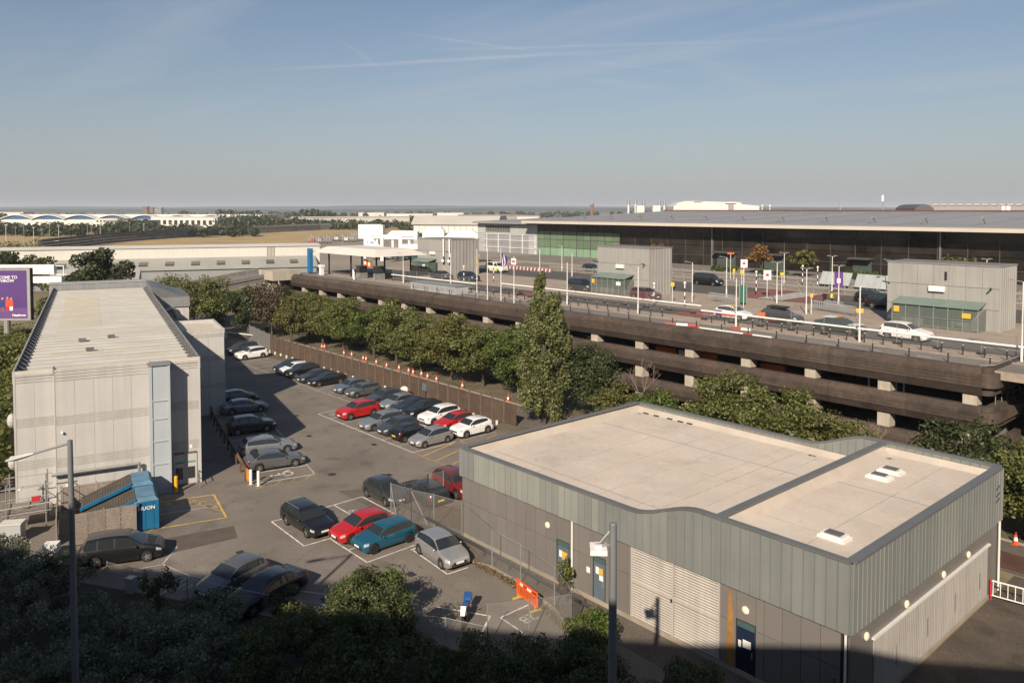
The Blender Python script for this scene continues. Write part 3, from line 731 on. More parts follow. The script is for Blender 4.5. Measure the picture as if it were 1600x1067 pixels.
# ---------------------------------------------------------------- multi storey car park
m_brown = M('brown_ribbed_concrete', (.066,.049,.040), rough=.85, var=.22, ns=.35, rnd=.06, col2=(.078,.058,.044), stain=.3, ss=.5, streak=.14, fine=.18, bs=3.0, bump=.3)
m_moss = M('lichen_brown', (.10,.072,.045), rough=.9, var=.4, ns=.8)
m_conc = M('pale_column_concrete', (.40,.355,.29), rough=.85, var=.15, ns=.7, rnd=.05, streak=.15)
m_slab = M('car_park_slab', (.17,.155,.14), rough=.9, var=.15, ns=.5)
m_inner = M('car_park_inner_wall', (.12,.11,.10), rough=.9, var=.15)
CX0, CY0, CL = -138.5, 64.5, 119.2
cp = thing('multi_storey_car_park', 'long brown concrete multi storey car park with three parapet tiers', 'car park', (CX0,CY0,0))
profs = [[(.38,7.1),(.0,7.75),(.0,8.75),(.42,9.2),(.95,9.2),(.95,7.1)], [(.38,4.5),(.0,5.1),(.0,5.85),(.42,6.25),(.95,6.25),(.95,4.5)], [(.38,1.7),(.0,2.3),(.0,2.9),(.42,3.3),(.95,3.3),(.95,1.7)]]
for pr in profs:
    for i in range(19):
        x0 = CL-(i+1)*6.38; x1 = CL-i*6.38-(1.0 if i == 0 else .0)
        if x0 < -.5: x0 = 0
        if x1-x0 < .5: continue
        k = MB().prism_x(pr, x0+.012, x1-.012)
        zb_ = pr[1][1]
        for j in range(int((pr[2][1]-zb_)/.24)): k.box(x0+.015,x1-.015,-.04,.0,zb_+.02+j*.24,zb_+.18+j*.24)
        k.build('parapet_panel', m_brown, cp)
    # rounded end: the parapet turns the corner and runs back along the side
    zlo, zhi, zb_ = pr[0][1], pr[3][1], pr[1][1]
    cor = [(CL-1.0,.95),(CL-1.0,.0)]+[(CL-1.0+1.0*math.sin(R(a)),1.0-1.0*math.cos(R(a))) for a in range(10,91,10)]+[(CL,26),(CL-.95,26),(CL-.95,.95)]
    kk = MB().prism(cor, zb_, zhi-.35)
    cor2 = [(CL-1.0,.95),(CL-1.0,.4)]+[(CL-1.0+.6*math.sin(R(a)),1.0-.6*math.cos(R(a))) for a in range(10,91,10)]+[(CL-.4,26),(CL-.95,26),(CL-.95,.95)]
    kk.prism(cor2, zhi-.35, zhi); kk.prism(cor2, zlo, zb_)
    kk.build('corner_parapet', m_brown, cp)
for z0, z1 in ((5.0,5.35),(2.1,2.45)): MB().box(.5,CL-.96,.96,30,z0,z1).build('floor_slab', m_slab, cp)
MB().box(.5,CL-.96,.96,30,7.9,8.3).build('floor_slab', m_slab, cp)
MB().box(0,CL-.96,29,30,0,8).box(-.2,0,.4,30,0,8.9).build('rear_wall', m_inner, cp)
for i in range(19):
    x = CL-1.9-i*6.38
    for z0, z1 in ((6.2,7.2),(3.25,4.6),(0,1.8)):
        MB().box(x-.5,x+.5,.55,1.6,z0,z1).build('column', m_conc, cp)
    if i % 2 == 0:
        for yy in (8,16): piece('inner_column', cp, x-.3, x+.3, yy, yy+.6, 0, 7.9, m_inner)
m_or = M('orange_barrier', (.55,.10,.02), rough=.5, var=.1); m_wb = M('white_barrier', (.62,.60,.56), rough=.5, var=.1)
for x0, x1, z, mt in ((86.0,88.6,6.5,m_or),(89.0,91.2,6.45,m_wb),(91.4,93.6,6.6,m_or),(98.5,101.0,6.5,m_or),(76.0,78.4,6.4,m_sign_y),(91.0,94.0,3.4,m_or),(101.5,104.0,3.5,m_or)):
    MB().box(x0,x1,2.6,2.8,z-1,z-.1).build('stored_barrier', mt, cp)
for x in (83.0,83.6,92.6,108.6,109.5,110.4,110.9,111.5): MB().cyl((x,3.0,5.35),(x,3.0,6.75),.07,n=6).build('marker_post', m_sign_w, cp)
def lattice(x0, x1, z0, z1, y):
    k = MB()
    for t in (0,1): k.bar((x0,y,z0+(z1-z0)*t),(x1,y,z0+(z1-z0)*t),.06)
    return k
MB().bar((CL-1.2,.6,9.35),(CL-.5,1.3,9.35),.08).bar((CL-.5,1.3,9.35),(CL-.5,9,9.35),.08).bar((CL-1.2,.6,9.2),(CL-1.2,.6,9.35),.06).bar((CL-.5,5,9.2),(CL-.5,5,9.35),.06).build('corner_rail', m_galv, cp)
for i in range(5): MB().bar((CL-.6,2.0+i*1.4,6.25),(CL-.6,2.0+i*1.4,7.1),.05).bar((CL-.6,2.0,6.7),(CL-.6,8,6.7),.05).build('stair_rail', m_galv, cp)
# the neighbouring ramp structure at the right edge
rb = thing('ramp_structure', 'pale concrete ramp structure beyond the rounded car park corner', 'ramp', (-17.6,69.5,0))
for z0, z1 in ((7.3,9.0),(4.3,6.0),(1.4,3.0)): MB().box(0,30,0,.4,z0,z1).box(-.4,0,0,12,z0,z1-.02).build('ramp_wall', m_conc, rb)
for z in (8.2,5.2,2.2): MB().box(0,30,.4,12,z-.3,z).build('ramp_slab', m_slab, rb)
for i in range(4): MB().box(1+i*8,1.9+i*8,.05,.9,0,7.3).build('column', m_conc, rb)
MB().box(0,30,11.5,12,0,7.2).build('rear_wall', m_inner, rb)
# ---------------------------------------------------------------- vehicles
def lerp_pts(pts, x):
    if x <= pts[0][0]: return pts[0][1]
    for (a, za), (b, zb) in zip(pts[:-1], pts[1:]):
        if x <= b: return za+(zb-za)*(x-a)/(b-a)
    return pts[-1][1]
def soft(pts, x, r=.07):
    return sum(lerp_pts(pts, x+d*r) for d in (-1,-.5,0,.5,1))/5
CAR = {
 # L, W, H, wheelbase, front axle, wheel radius, top profile, belt line, cabin (cowl, roof front, roof rear, tail), pillars, cladding
 'hatch': dict(L=4.0,W=1.74,H=1.48,wb=2.5,fa=.80,r=.31, top=[(0,.56),(.06,.68),(.3,.80),(1.02,.98),(1.75,1.40),(2.15,1.475),(2.7,1.48),(3.35,1.42),(3.82,1.02),(3.96,.88),(4.0,.6)], belt=[(0,.54),(.06,.64),(.35,.74),(1.0,.90),(2.4,.94),(3.5,1.0),(3.9,.92),(4.0,.58)], cab=(1.02,1.78,3.32,3.80), pil=[(2.36,.07),(3.12,.12)], side=(1.22,3.5)),
 'mini':  dict(L=3.98,W=1.73,H=1.43,wb=2.56,fa=.75,r=.32, top=[(0,.58),(.06,.72),(.25,.84),(1.05,.97),(1.55,1.34),(1.85,1.41),(2.7,1.43),(3.45,1.39),(3.82,1.0),(3.94,.88),(3.98,.6)], belt=[(0,.56),(.06,.68),(.3,.78),(1.0,.90),(2.4,.92),(3.6,.96),(3.9,.9),(3.98,.58)], cab=(1.05,1.6,3.42,3.78), pil=[(2.3,.07),(3.05,.07)], side=(1.2,3.55)),
 'suv':   dict(L=4.35,W=1.82,H=1.62,wb=2.63,fa=.87,r=.35, top=[(0,.66),(.06,.84),(.3,.95),(1.15,1.08),(1.85,1.53),(2.3,1.61),(3.0,1.62),(3.75,1.56),(4.15,1.14),(4.3,1.0),(4.35,.68)], belt=[(0,.62),(.06,.78),(.35,.88),(1.1,1.0),(2.5,1.04),(3.8,1.10),(4.2,1.04),(4.35,.66)], cab=(1.15,1.9,3.72,4.12), pil=[(2.55,.08),(3.4,.12)], side=(1.38,3.86), clad=True),
 'juke':  dict(L=4.14,W=1.77,H=1.57,wb=2.53,fa=.83,r=.35, top=[(0,.62),(.06,.84),(.3,.95),(1.12,1.08),(1.8,1.49),(2.2,1.56),(2.7,1.56),(3.5,1.45),(3.92,1.1),(4.1,.96),(4.14,.68)], belt=[(0,.6),(.06,.8),(.35,.9),(1.1,1.0),(2.4,1.06),(3.4,1.18),(3.9,1.04),(4.14,.66)], cab=(1.12,1.85,3.45,3.9), pil=[(2.45,.08),(3.0,.22)], side=(1.35,3.4), clad=True),
 'saloon':dict(L=4.75,W=1.83,H=1.44,wb=2.84,fa=.86,r=.335, top=[(0,.54),(.06,.66),(.35,.78),(1.3,.95),(2.0,1.34),(2.4,1.43),(3.0,1.44),(3.55,1.36),(4.12,1.06),(4.55,1.04),(4.7,.96),(4.75,.6)], belt=[(0,.52),(.06,.62),(.4,.72),(1.3,.88),(2.6,.92),(3.9,.97),(4.6,.95),(4.75,.58)], cab=(1.3,2.05,3.5,4.12), pil=[(2.72,.08),(3.55,.1)], side=(1.52,3.9)),
 'coupe': dict(L=4.65,W=1.83,H=1.40,wb=2.8,fa=.86,r=.335, top=[(0,.54),(.06,.66),(.35,.78),(1.3,.94),(2.0,1.31),(2.4,1.39),(2.9,1.40),(3.4,1.34),(4.2,1.08),(4.5,1.05),(4.6,.96),(4.65,.6)], belt=[(0,.52),(.06,.62),(.4,.72),(1.3,.88),(2.6,.92),(3.9,1.0),(4.5,.95),(4.65,.58)], cab=(1.3,2.05,3.35,4.2), pil=[(2.8,.08)], side=(1.52,3.75)),
 'estate':dict(L=4.7,W=1.82,H=1.47,wb=2.75,fa=.88,r=.335, top=[(0,.54),(.06,.68),(.35,.80),(1.25,.96),(1.95,1.38),(2.35,1.46),(3.2,1.47),(4.1,1.43),(4.5,1.05),(4.66,.95),(4.7,.6)], belt=[(0,.52),(.06,.64),(.4,.74),(1.25,.90),(2.6,.94),(4.2,1.0),(4.6,.94),(4.7,.58)], cab=(1.25,2.0,4.08,4.48), pil=[(2.65,.08),(3.5,.08)], side=(1.48,4.2), rails=True),
 'mpv':   dict(L=4.6,W=1.83,H=1.68,wb=2.75,fa=.86,r=.335, top=[(0,.58),(.06,.76),(.3,.92),(.95,1.06),(1.8,1.58),(2.25,1.67),(3.2,1.68),(4.1,1.60),(4.42,1.1),(4.56,.98),(4.6,.62)], belt=[(0,.56),(.06,.7),(.35,.84),(.95,.96),(2.4,1.0),(4.1,1.04),(4.5,.98),(4.6,.6)], cab=(.95,1.85,4.08,4.4), pil=[(2.6,.08),(3.5,.08)], side=(1.3,4.22)),
 'van':   dict(L=4.9,W=1.93,H=1.92,wb=3.0,fa=.92,r=.345, top=[(0,.66),(.06,.88),(.3,1.02),(.95,1.16),(1.75,1.80),(2.15,1.90),(3.2,1.92),(4.6,1.86),(4.8,1.2),(4.87,1.0),(4.9,.66)], belt=[(0,.62),(.06,.8),(.35,.94),(.95,1.08),(2.4,1.14),(4.6,1.16),(4.82,1.08),(4.9,.64)], cab=(.95,1.8,4.58,4.78), pil=[(2.45,.1),(3.55,.1)], side=(1.3,4.5)),
 'cab':   dict(L=4.6,W=1.86,H=1.83,wb=2.89,fa=.85,r=.34, top=[(0,.66),(.06,.86),(.3,.96),(1.2,1.08),(1.72,1.68),(2.1,1.81),(3.2,1.83),(4.1,1.75),(4.42,1.14),(4.55,1.0),(4.6,.66)], belt=[(0,.62),(.06,.8),(.35,.9),(1.2,1.02),(2.4,1.04),(4.1,1.06),(4.5,1.0),(4.6,.64)], cab=(1.2,1.78,4.05,4.4), pil=[(2.4,.1),(3.4,.1)], side=(1.4,4.2)),
}
m_cglass = M_glass('car_glass', (.022,.027,.03), rough=.04, spec=.75, var=0)
m_tyre = M('tyre_rubber', (.018,.017,.017), rough=.85, var=.1)
m_rim = M('alloy_rim', (.42,.42,.42), rough=.35, metal=.8, var=0)
m_rim_dark = M('dark_rim', (.05,.05,.05), rough=.4, metal=.6, var=0)
m_trim = M('black_trim', (.02,.02,.021), rough=.55, var=0)
m_head = M('headlight_lens', (.55,.57,.58), rough=.08, spec=.9, metal=.3, var=0)
m_tail = M('tail_light_lens', (.22,.008,.008), rough=.15, spec=.8, var=0)
m_plate_w = M('white_number_plate', (.72,.72,.70), rough=.4, var=0)
m_plate_y = M('yellow_number_plate', (.72,.52,.04), rough=.4, var=0)
def paint(name, col, flake=.35):
    return M('paint_'+name, col, rough=.32, metal=flake, var=.04, ns=3, coat=.6, spec=.5)
PAINT = {k: paint(k, c, f) for k, c, f in (('red',(.42,.012,.012),.1),('dark_red',(.16,.012,.016),.2),('white',(.74,.73,.71),0),('black',(.012,.012,.014),.2),('silver',(.40,.40,.40),.6),
    ('grey',(.12,.125,.13),.4),('charcoal',(.045,.047,.052),.4),('blue_grey',(.16,.19,.23),.5),('navy',(.018,.026,.045),.3),('teal',(.012,.10,.16),.3),('slate',(.075,.085,.10),.5),('dull_silver',(.27,.285,.30),.5),('orange',(.62,.13,.01),0),('dark_green',(.012,.05,.035),.2),('maroon',(.12,.014,.02),.2))}
def car_meshes(kind):
    S = CAR[kind]; L, W, H, r = S['L'], S['W'], S['H'], S['r']
    ax = [S['fa'], S['fa']+S['wb']]
    cowl, rf, rr_, tl = S['cab']; s0, s1 = S['side']
    Ra = r*1.16
    xs = {0, .03, .07, .14, .24, .36, L, L-.02, L-.05, L-.1, L-.2, L-.32}
    xs |= {L*i/26 for i in range(1, 26)}
    for a in ax: xs |= {a+Ra*t for t in (-1.001,-.999,-.93,-.78,-.5,0,.5,.78,.93,.999,1.001)}
    xs |= {cowl, rf, rr_, tl, s0, s1, cowl+.06, rf-.06, rr_+.05, tl-.07}
    for p, w in S['pil']: xs |= {p-w/2, p+w/2}
    xs = sorted(xs); xs = [x for i, x in enumerate(xs) if i == 0 or x-xs[i-1] > 1e-4]
    rings = []
    for x in xs:
        f = 1-.20*max(0, 1-x/.62)**2.2-.13*max(0, 1-(L-x)/.5)**2.2
        w = W/2*f
        zb = .20+.12*max(0, 1-x/.35)**2+.14*max(0, 1-(L-x)/.4)**2
        for a in ax:
            if abs(x-a) < Ra: zb = max(zb, r*.98+math.sqrt(max(0, Ra*Ra-(x-a)**2))*.98)
        zt = soft(S['top'], x) if .07 < x < L-.07 else lerp_pts(S['top'], x)
        be = min(soft(S['belt'], x) if .07 < x < L-.07 else lerp_pts(S['belt'], x), zt-.015)
        be = max(be, zb+.05); zt = max(zt, be+.012)
        c = min(1, max(0, (zt-be)/(H-lerp_pts(S['belt'], L*.55))))
        wt = w*(.955-.20*c) if c > .1 else w*.935
        hgt = be-zb
        dr = min(.065*c+.008, (zt-be)*.6)
        rings.append([(0,zb),(w*.90,zb),(w*.975,zb+.10*hgt),(w,zb+.42*hgt),(w*.992,zb+.74*hgt),(w*.962,be),(w*.955-.02*c,be+(zt-be)*.10),(wt+.012*c,zt-dr),(wt-.05*c-.01,zt-dr*.25),(wt*.62,zt-.01*c),(0,zt+.004)])
    nh = len(rings[0]); V = []
    idx = {}
    for i, (x, rg) in enumerate(zip(xs, rings)):
        for s in (1,-1):
            for j, (y, z) in enumerate(rg):
                if s == -1 and j in (0, nh-1): idx[i,s,j] = idx[i,1,j]; continue
                idx[i,s,j] = len(V); V.append((x-L/2, y*s, z))
    parts = {}
    def put(tagname, f): parts.setdefault(tagname, []).append(f)
    for i in range(len(xs)-1):
        xm = (xs[i]+xs[i+1])/2
        for s in (1,-1):
            for j in range(nh-1):
                t = 'body'
                if j == 6 and s0 < xm < s1:
                    seg = 0; pil = False
                    for p, w in S['pil']:
                        if abs(xm-p) < w/2: pil = True
                        if xm > p: seg += 1
                    if not pil: t = ('side_window', s, seg)
                    else: t = 'pillar'
                elif j >= 8 and cowl+.05 < xm < rf-.04: t = ('windscreen', 0, 0)
                elif j >= 8 and rr_+.04 < xm < tl-.06: t = ('rear_window', 0, 0)
                elif j == 4 and .06 < xm < .36: t = ('headlight', s, 0)
                elif j == 4 and L-.30 < xm < L-.04: t = ('tail_light', s, 0)
                elif j <= 1: t = 'cladding' if (S.get('clad') or j == 0) else 'body'
                f = (idx[i,s,j], idx[i+1,s,j], idx[i+1,s,j+1], idx[i,s,j+1])
                put(t, f if s == -1 else f[::-1])
    for i in (0, len(xs)-1):
        f = [idx[i,1,j] for j in range(nh)]+[idx[i,-1,j] for j in range(nh-2,0,-1)]
        put('body', f if i == 0 else f[::-1])
    out = []
    for t, fs in parts.items():
        used = sorted({q for f in fs for q in f}); mp = {q:k for k, q in enumerate(used)}
        me = bpy.data.meshes.new(t if isinstance(t, str) else t[0])
        me.from_pydata([V[q] for q in used], [], [tuple(mp[q] for q in f) for f in fs]); me.update()
        me.polygons.foreach_set('use_smooth', [True]*len(me.polygons)); me.set_sharp_from_angle(angle=R(38))
        nm = t if isinstance(t, str) else t[0]
        mt = {'body':None,'pillar':m_trim,'cladding':m_trim,'side_window':m_cglass,'windscreen':m_cglass,'rear_window':m_cglass,'headlight':m_head,'tail_light':m_tail}[nm]
        me.materials.append(mt or PAINT['grey'])
        out.append((nm, me))
    # small fittings
    zg = lerp_pts(S['belt'], .06)
    out.append(('grille', MB().box(-L/2-.012,-L/2+.05,-W*.26,W*.26,zg-.24,zg-.10).box(-L/2-.008,-L/2+.05,-W*.33,W*.33,.34,.43).mesh('grille', m_trim)))
    out.append(('number_plate', MB().box(-L/2-.03,-L/2,-.26,.26,.44,.55).mesh('plate', m_plate_w)))
    zr = lerp_pts(S['belt'], L-.05)
    out.append(('number_plate', MB().box(L/2-.01,L/2+.025,-.26,.26,zr-.22,zr-.11).mesh('plate', m_plate_y)))
    for s in (1,-1):
        out.append(('door_mirror', MB().ball((s0+.12-L/2, s*(W/2+.07), lerp_pts(S['belt'], s0)+.07), .07,.10,.065,n=8,m=6).mesh('mirror', m_trim, True)))
    if S.get('rails'):
        for s in (1,-1): out.append(('roof_rail', MB().bar((rf+.2-L/2,s*W*.36,H+.0),(rr_-.1-L/2,s*W*.36,H-.01),.04).mesh('rail', m_rim)))
    # seams between the doors, a few millimetres proud so they read as dark gaps
    for s in (1,-1):
        k = MB()
        for xx in (s0+.02, S['pil'][0][0], S['pil'][1][0] if len(S['pil']) > 1 else s1-.3):
            zb2, zt2 = .30, lerp_pts(S['belt'], xx)-.02
            if any(abs(xx-a) < Ra for a in ax): zb2 = r+Ra*.9
            y0 = s*W/2*1.001
            k.quad((xx-.008-L/2,y0,zb2),(xx+.008-L/2,y0,zb2),(xx+.008-L/2,y0*.985,zt2),(xx-.008-L/2,y0*.985,zt2))
        out.append(('door_seam', k.mesh('seam', m_trim)))
    ty = MB(); nn = 20
    prof = [(r*.62,-.10),(r*.9,-.105),(r,-.07),(r,.07),(r*.9,.105),(r*.62,.10)]
    vs, fs = [], []
    for q, (a_, y_) in enumerate(prof):
        for i in range(nn):
            an = 2*math.pi*i/nn; vs.append((a_*math.cos(an), y_, a_*math.sin(an)))
    for q in range(len(prof)-1):
        for i in range(nn): fs.append((q*nn+i, (q+1)*nn+i, (q+1)*nn+(i+1)%nn, q*nn+(i+1)%nn))
    vs2 = [(r*.63*math.cos(2*math.pi*i/nn), .06, r*.63*math.sin(2*math.pi*i/nn)) for i in range(nn)]
    ty.add(vs, fs); ty.add(vs2, [tuple(range(nn-1,-1,-1))]); ty.add([(x_,-.06,z_) for x_,_,z_ in vs2], [tuple(range(nn))])
    rim = MB()
    for i in range(5):
        an = 2*math.pi*i/5
        c, s_ = math.cos(an), math.sin(an)
        for y_ in (.085,-.085):
            rim.add([(c*a_-s_*b_, y_, s_*a_+c*b_) for a_, b_ in ((.04,-.05),(r*.62,-.035),(r*.62,.035),(.04,.05))], [(3,2,1,0) if y_ > 0 else (0,1,2,3)])
    for y_ in (.09,-.09):
        rim.add([(.075*math.cos(2*math.pi*i/10), y_, .075*math.sin(2*math.pi*i/10)) for i in range(10)], [tuple(range(9,-1,-1)) if y_ > 0 else tuple(range(10))])
        ring = [(q*math.cos(2*math.pi*i/nn), y_, q*math.sin(2*math.pi*i/nn)) for q in (r*.58,r*.66) for i in range(nn)]
        rim.add(ring, [((i, (i+1)%nn, nn+(i+1)%nn, nn+i) if y_ < 0 else (nn+i, nn+(i+1)%nn, (i+1)%nn, i)) for i in range(nn)])
    wheels = [(ax_-L/2, s*(W/2-.115), r) for ax_ in ax for s in (1,-1)]
    return out, ty.mesh('wheel', m_tyre, True), rim.mesh('rim', m_rim), wheels
CARCACHE = {}
def car(kind, colour, x, y, rz, label, group='cars parked in the car park', cat='car', name='parked_car', z=0, roof=None, rimmat=None, scale=1.0):
    """rz: heading of the car's nose, radians"""
    if kind not in CARCACHE: CARCACHE[kind] = car_meshes(kind)
    out, ty, rim, wheels = CARCACHE[kind]
    o = thing(name, label, cat, (x,y,z), rz+math.pi, group)
    if scale != 1: o.scale = (scale,)*3
    for nm, me in out:
        c = link(nm, me, o)
        if nm == 'body':
            c.material_slots[0].link = 'OBJECT'; c.material_slots[0].material = PAINT[colour]
        elif nm == 'door_mirror':
            c.material_slots[0].link = 'OBJECT'; c.material_slots[0].material = PAINT[colour]
    for p in wheels:
        w = link('wheel', ty, o, p)
        q = link('rim', rim, w)
        if rimmat: q.material_slots[0].link = 'OBJECT'; q.material_slots[0].material = rimmat
    return o
S_, N_ = -math.pi/2, math.pi/2      # nose towards -y (front of bay), or +y
cars = [
 ('suv','red',-69.55,40.75,S_,'bright red small crossover alone at the left of the middle row'),
 ('estate','dull_silver',-64.7,40.6,S_,'silver blue estate car with roof rails in the middle row'),
 ('hatch','slate',-62.1,40.65,S_,'dark slate hatchback between silver estate and black hatchback'),
 ('hatch','black',-59.65,40.6,N_,'black hatchback parked nose in, showing its yellow rear number plate'),
 ('hatch','silver',-57.1,40.85,S_,'small silver hatchback nearest the yellow hatched strip'),
 ('juke','white',-57.05,45.5,S_,'rounded white crossover at the right end of the fence row'),
 ('hatch','red',-59.9,45.7,S_,'red hatchback between the two white crossovers'),
 ('suv','white',-62.55,45.85,S_,'white sport utility car with large grille beside red hatchback'),
 ('suv','black',-65.2,45.8,S_,'black sport utility car beside the white one in fence row'),
 ('saloon','navy',-67.5,46.1,S_,'navy saloon mostly hidden behind black sport utility car'),
 ('hatch','dull_silver',-69.85,45.8,S_,'grey silver hatchback behind the silver estate car'),
 ('saloon','slate',-72.9,46.1,S_,'dark slate saloon behind the bright red crossover'),
 ('mini','grey',-77.2,45.9,S_,'grey rounded small hatchback at the left of the fence row middle group'),
 ('hatch','blue_grey',-79.75,45.8,S_,'blue grey hatchback beside the grey rounded small one'),
 ('coupe','black',-85.0,45.6,S_,'low black coupe at right of the group of dark cars by fence'),
 ('saloon','charcoal',-87.6,45.55,S_,'charcoal saloon second from right in the dark group by fence'),
 ('suv','black',-91.1,45.5,S_,'tall black estate third from right in the dark group by fence'),
 ('hatch','white',-93.3,45.5,S_,'white bonneted hatchback squeezed between black cars by the fence'),
 ('hatch','navy',-95.2,45.7,S_,'dark navy hatchback at left end of the dark group by fence'),
 ('suv','white',-107.0,45.7,S_,'white crossover with black wheel arches by the far palisade gate'),
 ('mpv','slate',-111.6,46.3,S_,'dark people carrier beside the white crossover at far gate'),
]
for k, c, x, y, rz, lab in cars: car(k, c, x, y, rz, lab)
hl = math.atan2(WV.y, WV.x)
for k, c, a, b, lab in [('saloon','grey',5.7,1.0,'grey saloon in the sun next to the disabled bay'),
    ('estate','dull_silver',6.0,5.1,'silver estate half in shade beside grey saloon, along the crash barrier'),
    ('suv','charcoal',5.85,12.4,'dark sport utility car in full shade of the white building'),
    ('saloon','blue_grey',6.5,20.2,'blue grey saloon in shade near the annex'),
    ('hatch','charcoal',6.7,24.6,'dark hatchback in shade farthest along the white building')]:
    p = bl(a,b); car(k, c, p[0], p[1], hl, lab)
for k, c, x, y, rz, lab, rim in [
    ('estate','black',-47.3,23.85,R(1),'black estate with chrome roof rails alone in its marked bay',m_rim),
    ('hatch','red',-43.85,25.9,S_,'bright red small hatchback next to the teal one',m_rim),
    ('mini','teal',-41.65,26.25,S_,'teal blue retro styled hatchback between red and silver cars',m_rim_dark),
    ('hatch','silver',-37.7,27.75,R(-4),'bright silver hatchback parked by the chain link fence',m_rim),
    ('hatch','charcoal',-48.2,30.5,R(0),'dark grey hatchback nose up to the chain link gate',m_rim),
    ('mpv','black',-50.3,13.3,R(68),'black people carrier beside the timber fence panels',m_rim),
    ('hatch','grey',-42.4,16.9,R(-74),'grey hatchback parked nose towards the shrubs, left of a pair',m_rim),
    ('saloon','black',-39.8,17.6,R(-74),'black saloon parked towards the shrubs, right of a pair',m_rim),
    ('hatch','black',-35.6,20.0,R(-70),'black car half buried behind the foreground bush',m_rim_dark),
    ('coupe','charcoal',-46.5,32.5,R(180),'dark hatchback behind the chain link gate',m_rim_dark),
    ('suv','dark_red',-46.0,35.2,R(-3),'dark red crossover with black roof beside plant building',m_rim),
    ('hatch','navy',-42.6,39.8,R(0),'dark car mostly hidden behind corner of the plant building',m_rim)]:
    car(k, c, x, y, rz, lab, rimmat=rim)
# motorcycle
mc = thing('motorcycle', 'blue and white motorcycle parked beside the foreground bush', 'motorcycle', (-31.0,24.3,0), R(-48))
for x in (-.68,.68):
    k = MB(); vs, fs = [], []
    for q, (a_, y_) in enumerate([(.2,-.05),(.30,-.06),(.30,.06),(.2,.05)]):
        for i in range(16): vs.append((x+a_*math.cos(i*math.pi/8), y_, .3+a_*math.sin(i*math.pi/8)))
    for q in range(4):
        for i in range(16): fs.append((q*16+i, ((q+1)%4)*16+i, ((q+1)%4)*16+(i+1)%16, q*16+(i+1)%16))
    k.add(vs, fs); w = k.build('wheel', m_tyre, mc, True)
    MB().cyl((x,-.07,.3),(x,.07,.3),.19,n=12).build('rim', m_rim_dark, w)
MB().add([(.35,-.13,.95),(.35,.13,.95),(-.1,-.16,.98),(-.1,.16,.98),(-.1,-.13,.7),(-.1,.13,.7),(.4,-.1,.72),(.4,.1,.72)], [(0,1,3,2),(2,3,5,4),(4,5,7,6),(6,7,1,0),(0,2,4,6),(1,7,5,3)]).build('fuel_tank', M('motorcycle_blue', (.02,.09,.28), rough=.25, coat=.6), mc)
MB().box(-.75,-.1,-.13,.13,.72,.82).build('seat', m_trim, mc); MB().box(-.3,.35,-.15,.15,.3,.7).build('engine', m_rim_dark, mc)
MB().add([(.5,-.16,.6),(.5,.16,.6),(.85,-.1,.75),(.85,.1,.75),(.55,-.14,1.1),(.55,.14,1.1)], [(0,1,3,2),(2,3,5,4),(4,5,1,0),(0,2,4),(1,5,3)]).build('fairing', PAINT['white'], mc)
MB().cyl((.6,0,.3),(.42,0,1.0),.04).cyl((.42,-.36,1.08),(.42,.36,1.08),.02).cyl((.42,.2,1.08),(.4,.34,1.22),.015).cyl((.42,-.2,1.08),(.4,-.34,1.22),.015).build('handlebar', m_trim, mc)
MB().box(-1.0,-.62,-.2,.2,.75,1.1).build('top_box', M('motorcycle_blue', (.02,.09,.28)), mc)
# ---------------------------------------------------------------- departures forecourt on top of the car park
DZ = 9.0
m_pave = M('forecourt_paving', (.33,.265,.21), rough=.9, var=.12, ns=.3, fine=.1, bs=2.5, col2=(.29,.235,.185), stain=.15)
m_fgrey = M('forecourt_grey', (.175,.158,.14), rough=.9, var=.14, ns=.3, fine=.1, bs=3)
m_froad = M('forecourt_asphalt', (.085,.08,.075), rough=.9, var=.15, ns=.4, fine=.1, bs=4)
m_red_surf = M('red_surfacing', (.19,.075,.058), rough=.9, var=.2, ns=.8)
deck = struct('forecourt_deck', MB().box(-138.3,70,65.5,146,8.35,DZ), m_pave)
def sheet(name, pts, mat, z): return struct(name, MB().quad(*[(x,y,z) for x,y in pts]), mat)
sheet('deck_edge_road', [(-138,65.6),(60,65.6),(60,69.4),(-138,69.4)], m_fgrey, DZ+.005)
struct('forecourt_kerb', MB().box(-128,60,69.4,69.55,DZ,DZ+.12), m_kerb)
sheet('forecourt_road', [(-136,73.0),(60,73.0),(60,79.2),(-136,79.2)], m_froad, DZ+.006)
struct('forecourt_kerb', MB().box(-128,60,79.2,79.35,DZ,DZ+.12), m_kerb)
sheet('forecourt_road', [(-130,94.5),(60,94.5),(60,107.5),(-130,107.5)], m_froad, DZ+.006)
sheet('forecourt_road', [(-130,112),(60,112),(60,119),(-130,119)], m_fgrey, DZ+.006)
sheet('crossing_surface', [(-62.5,95),(-57.5,95),(-57.5,107),(-62.5,107)], m_red_surf, DZ+.010)
sheet('crossing_surface', [(-53.5,95),(-50.5,95),(-50.5,107),(-53.5,107)], m_red_surf, DZ+.010)
sheet('crossing_surface', [(-55.5,73.2),(-51,73.2),(-51,79),(-55.5,79)], m_red_surf, DZ+.010)
sheet('crossing_surface', [(-84,73.2),(-80,73.2),(-80,79),(-84,79)], m_red_surf, DZ+.010)
for i in range(6): line((-57.2+i*.62,95.2), (-57.2+i*.62,106.8), w=.3, z=DZ+.011, parent=deck, name='crossing_stripe')
for x in (-70,-62,-54,-46,-38,-30,-24): line((x,76.1), (x+3,76.1), w=.12, z=DZ+.011, parent=deck, name='lane_line')
for x in (-26,-30,-34): line((x,67.4), (x+1.2,67.3), w=.1, z=DZ+.011, parent=deck, name='lane_line')
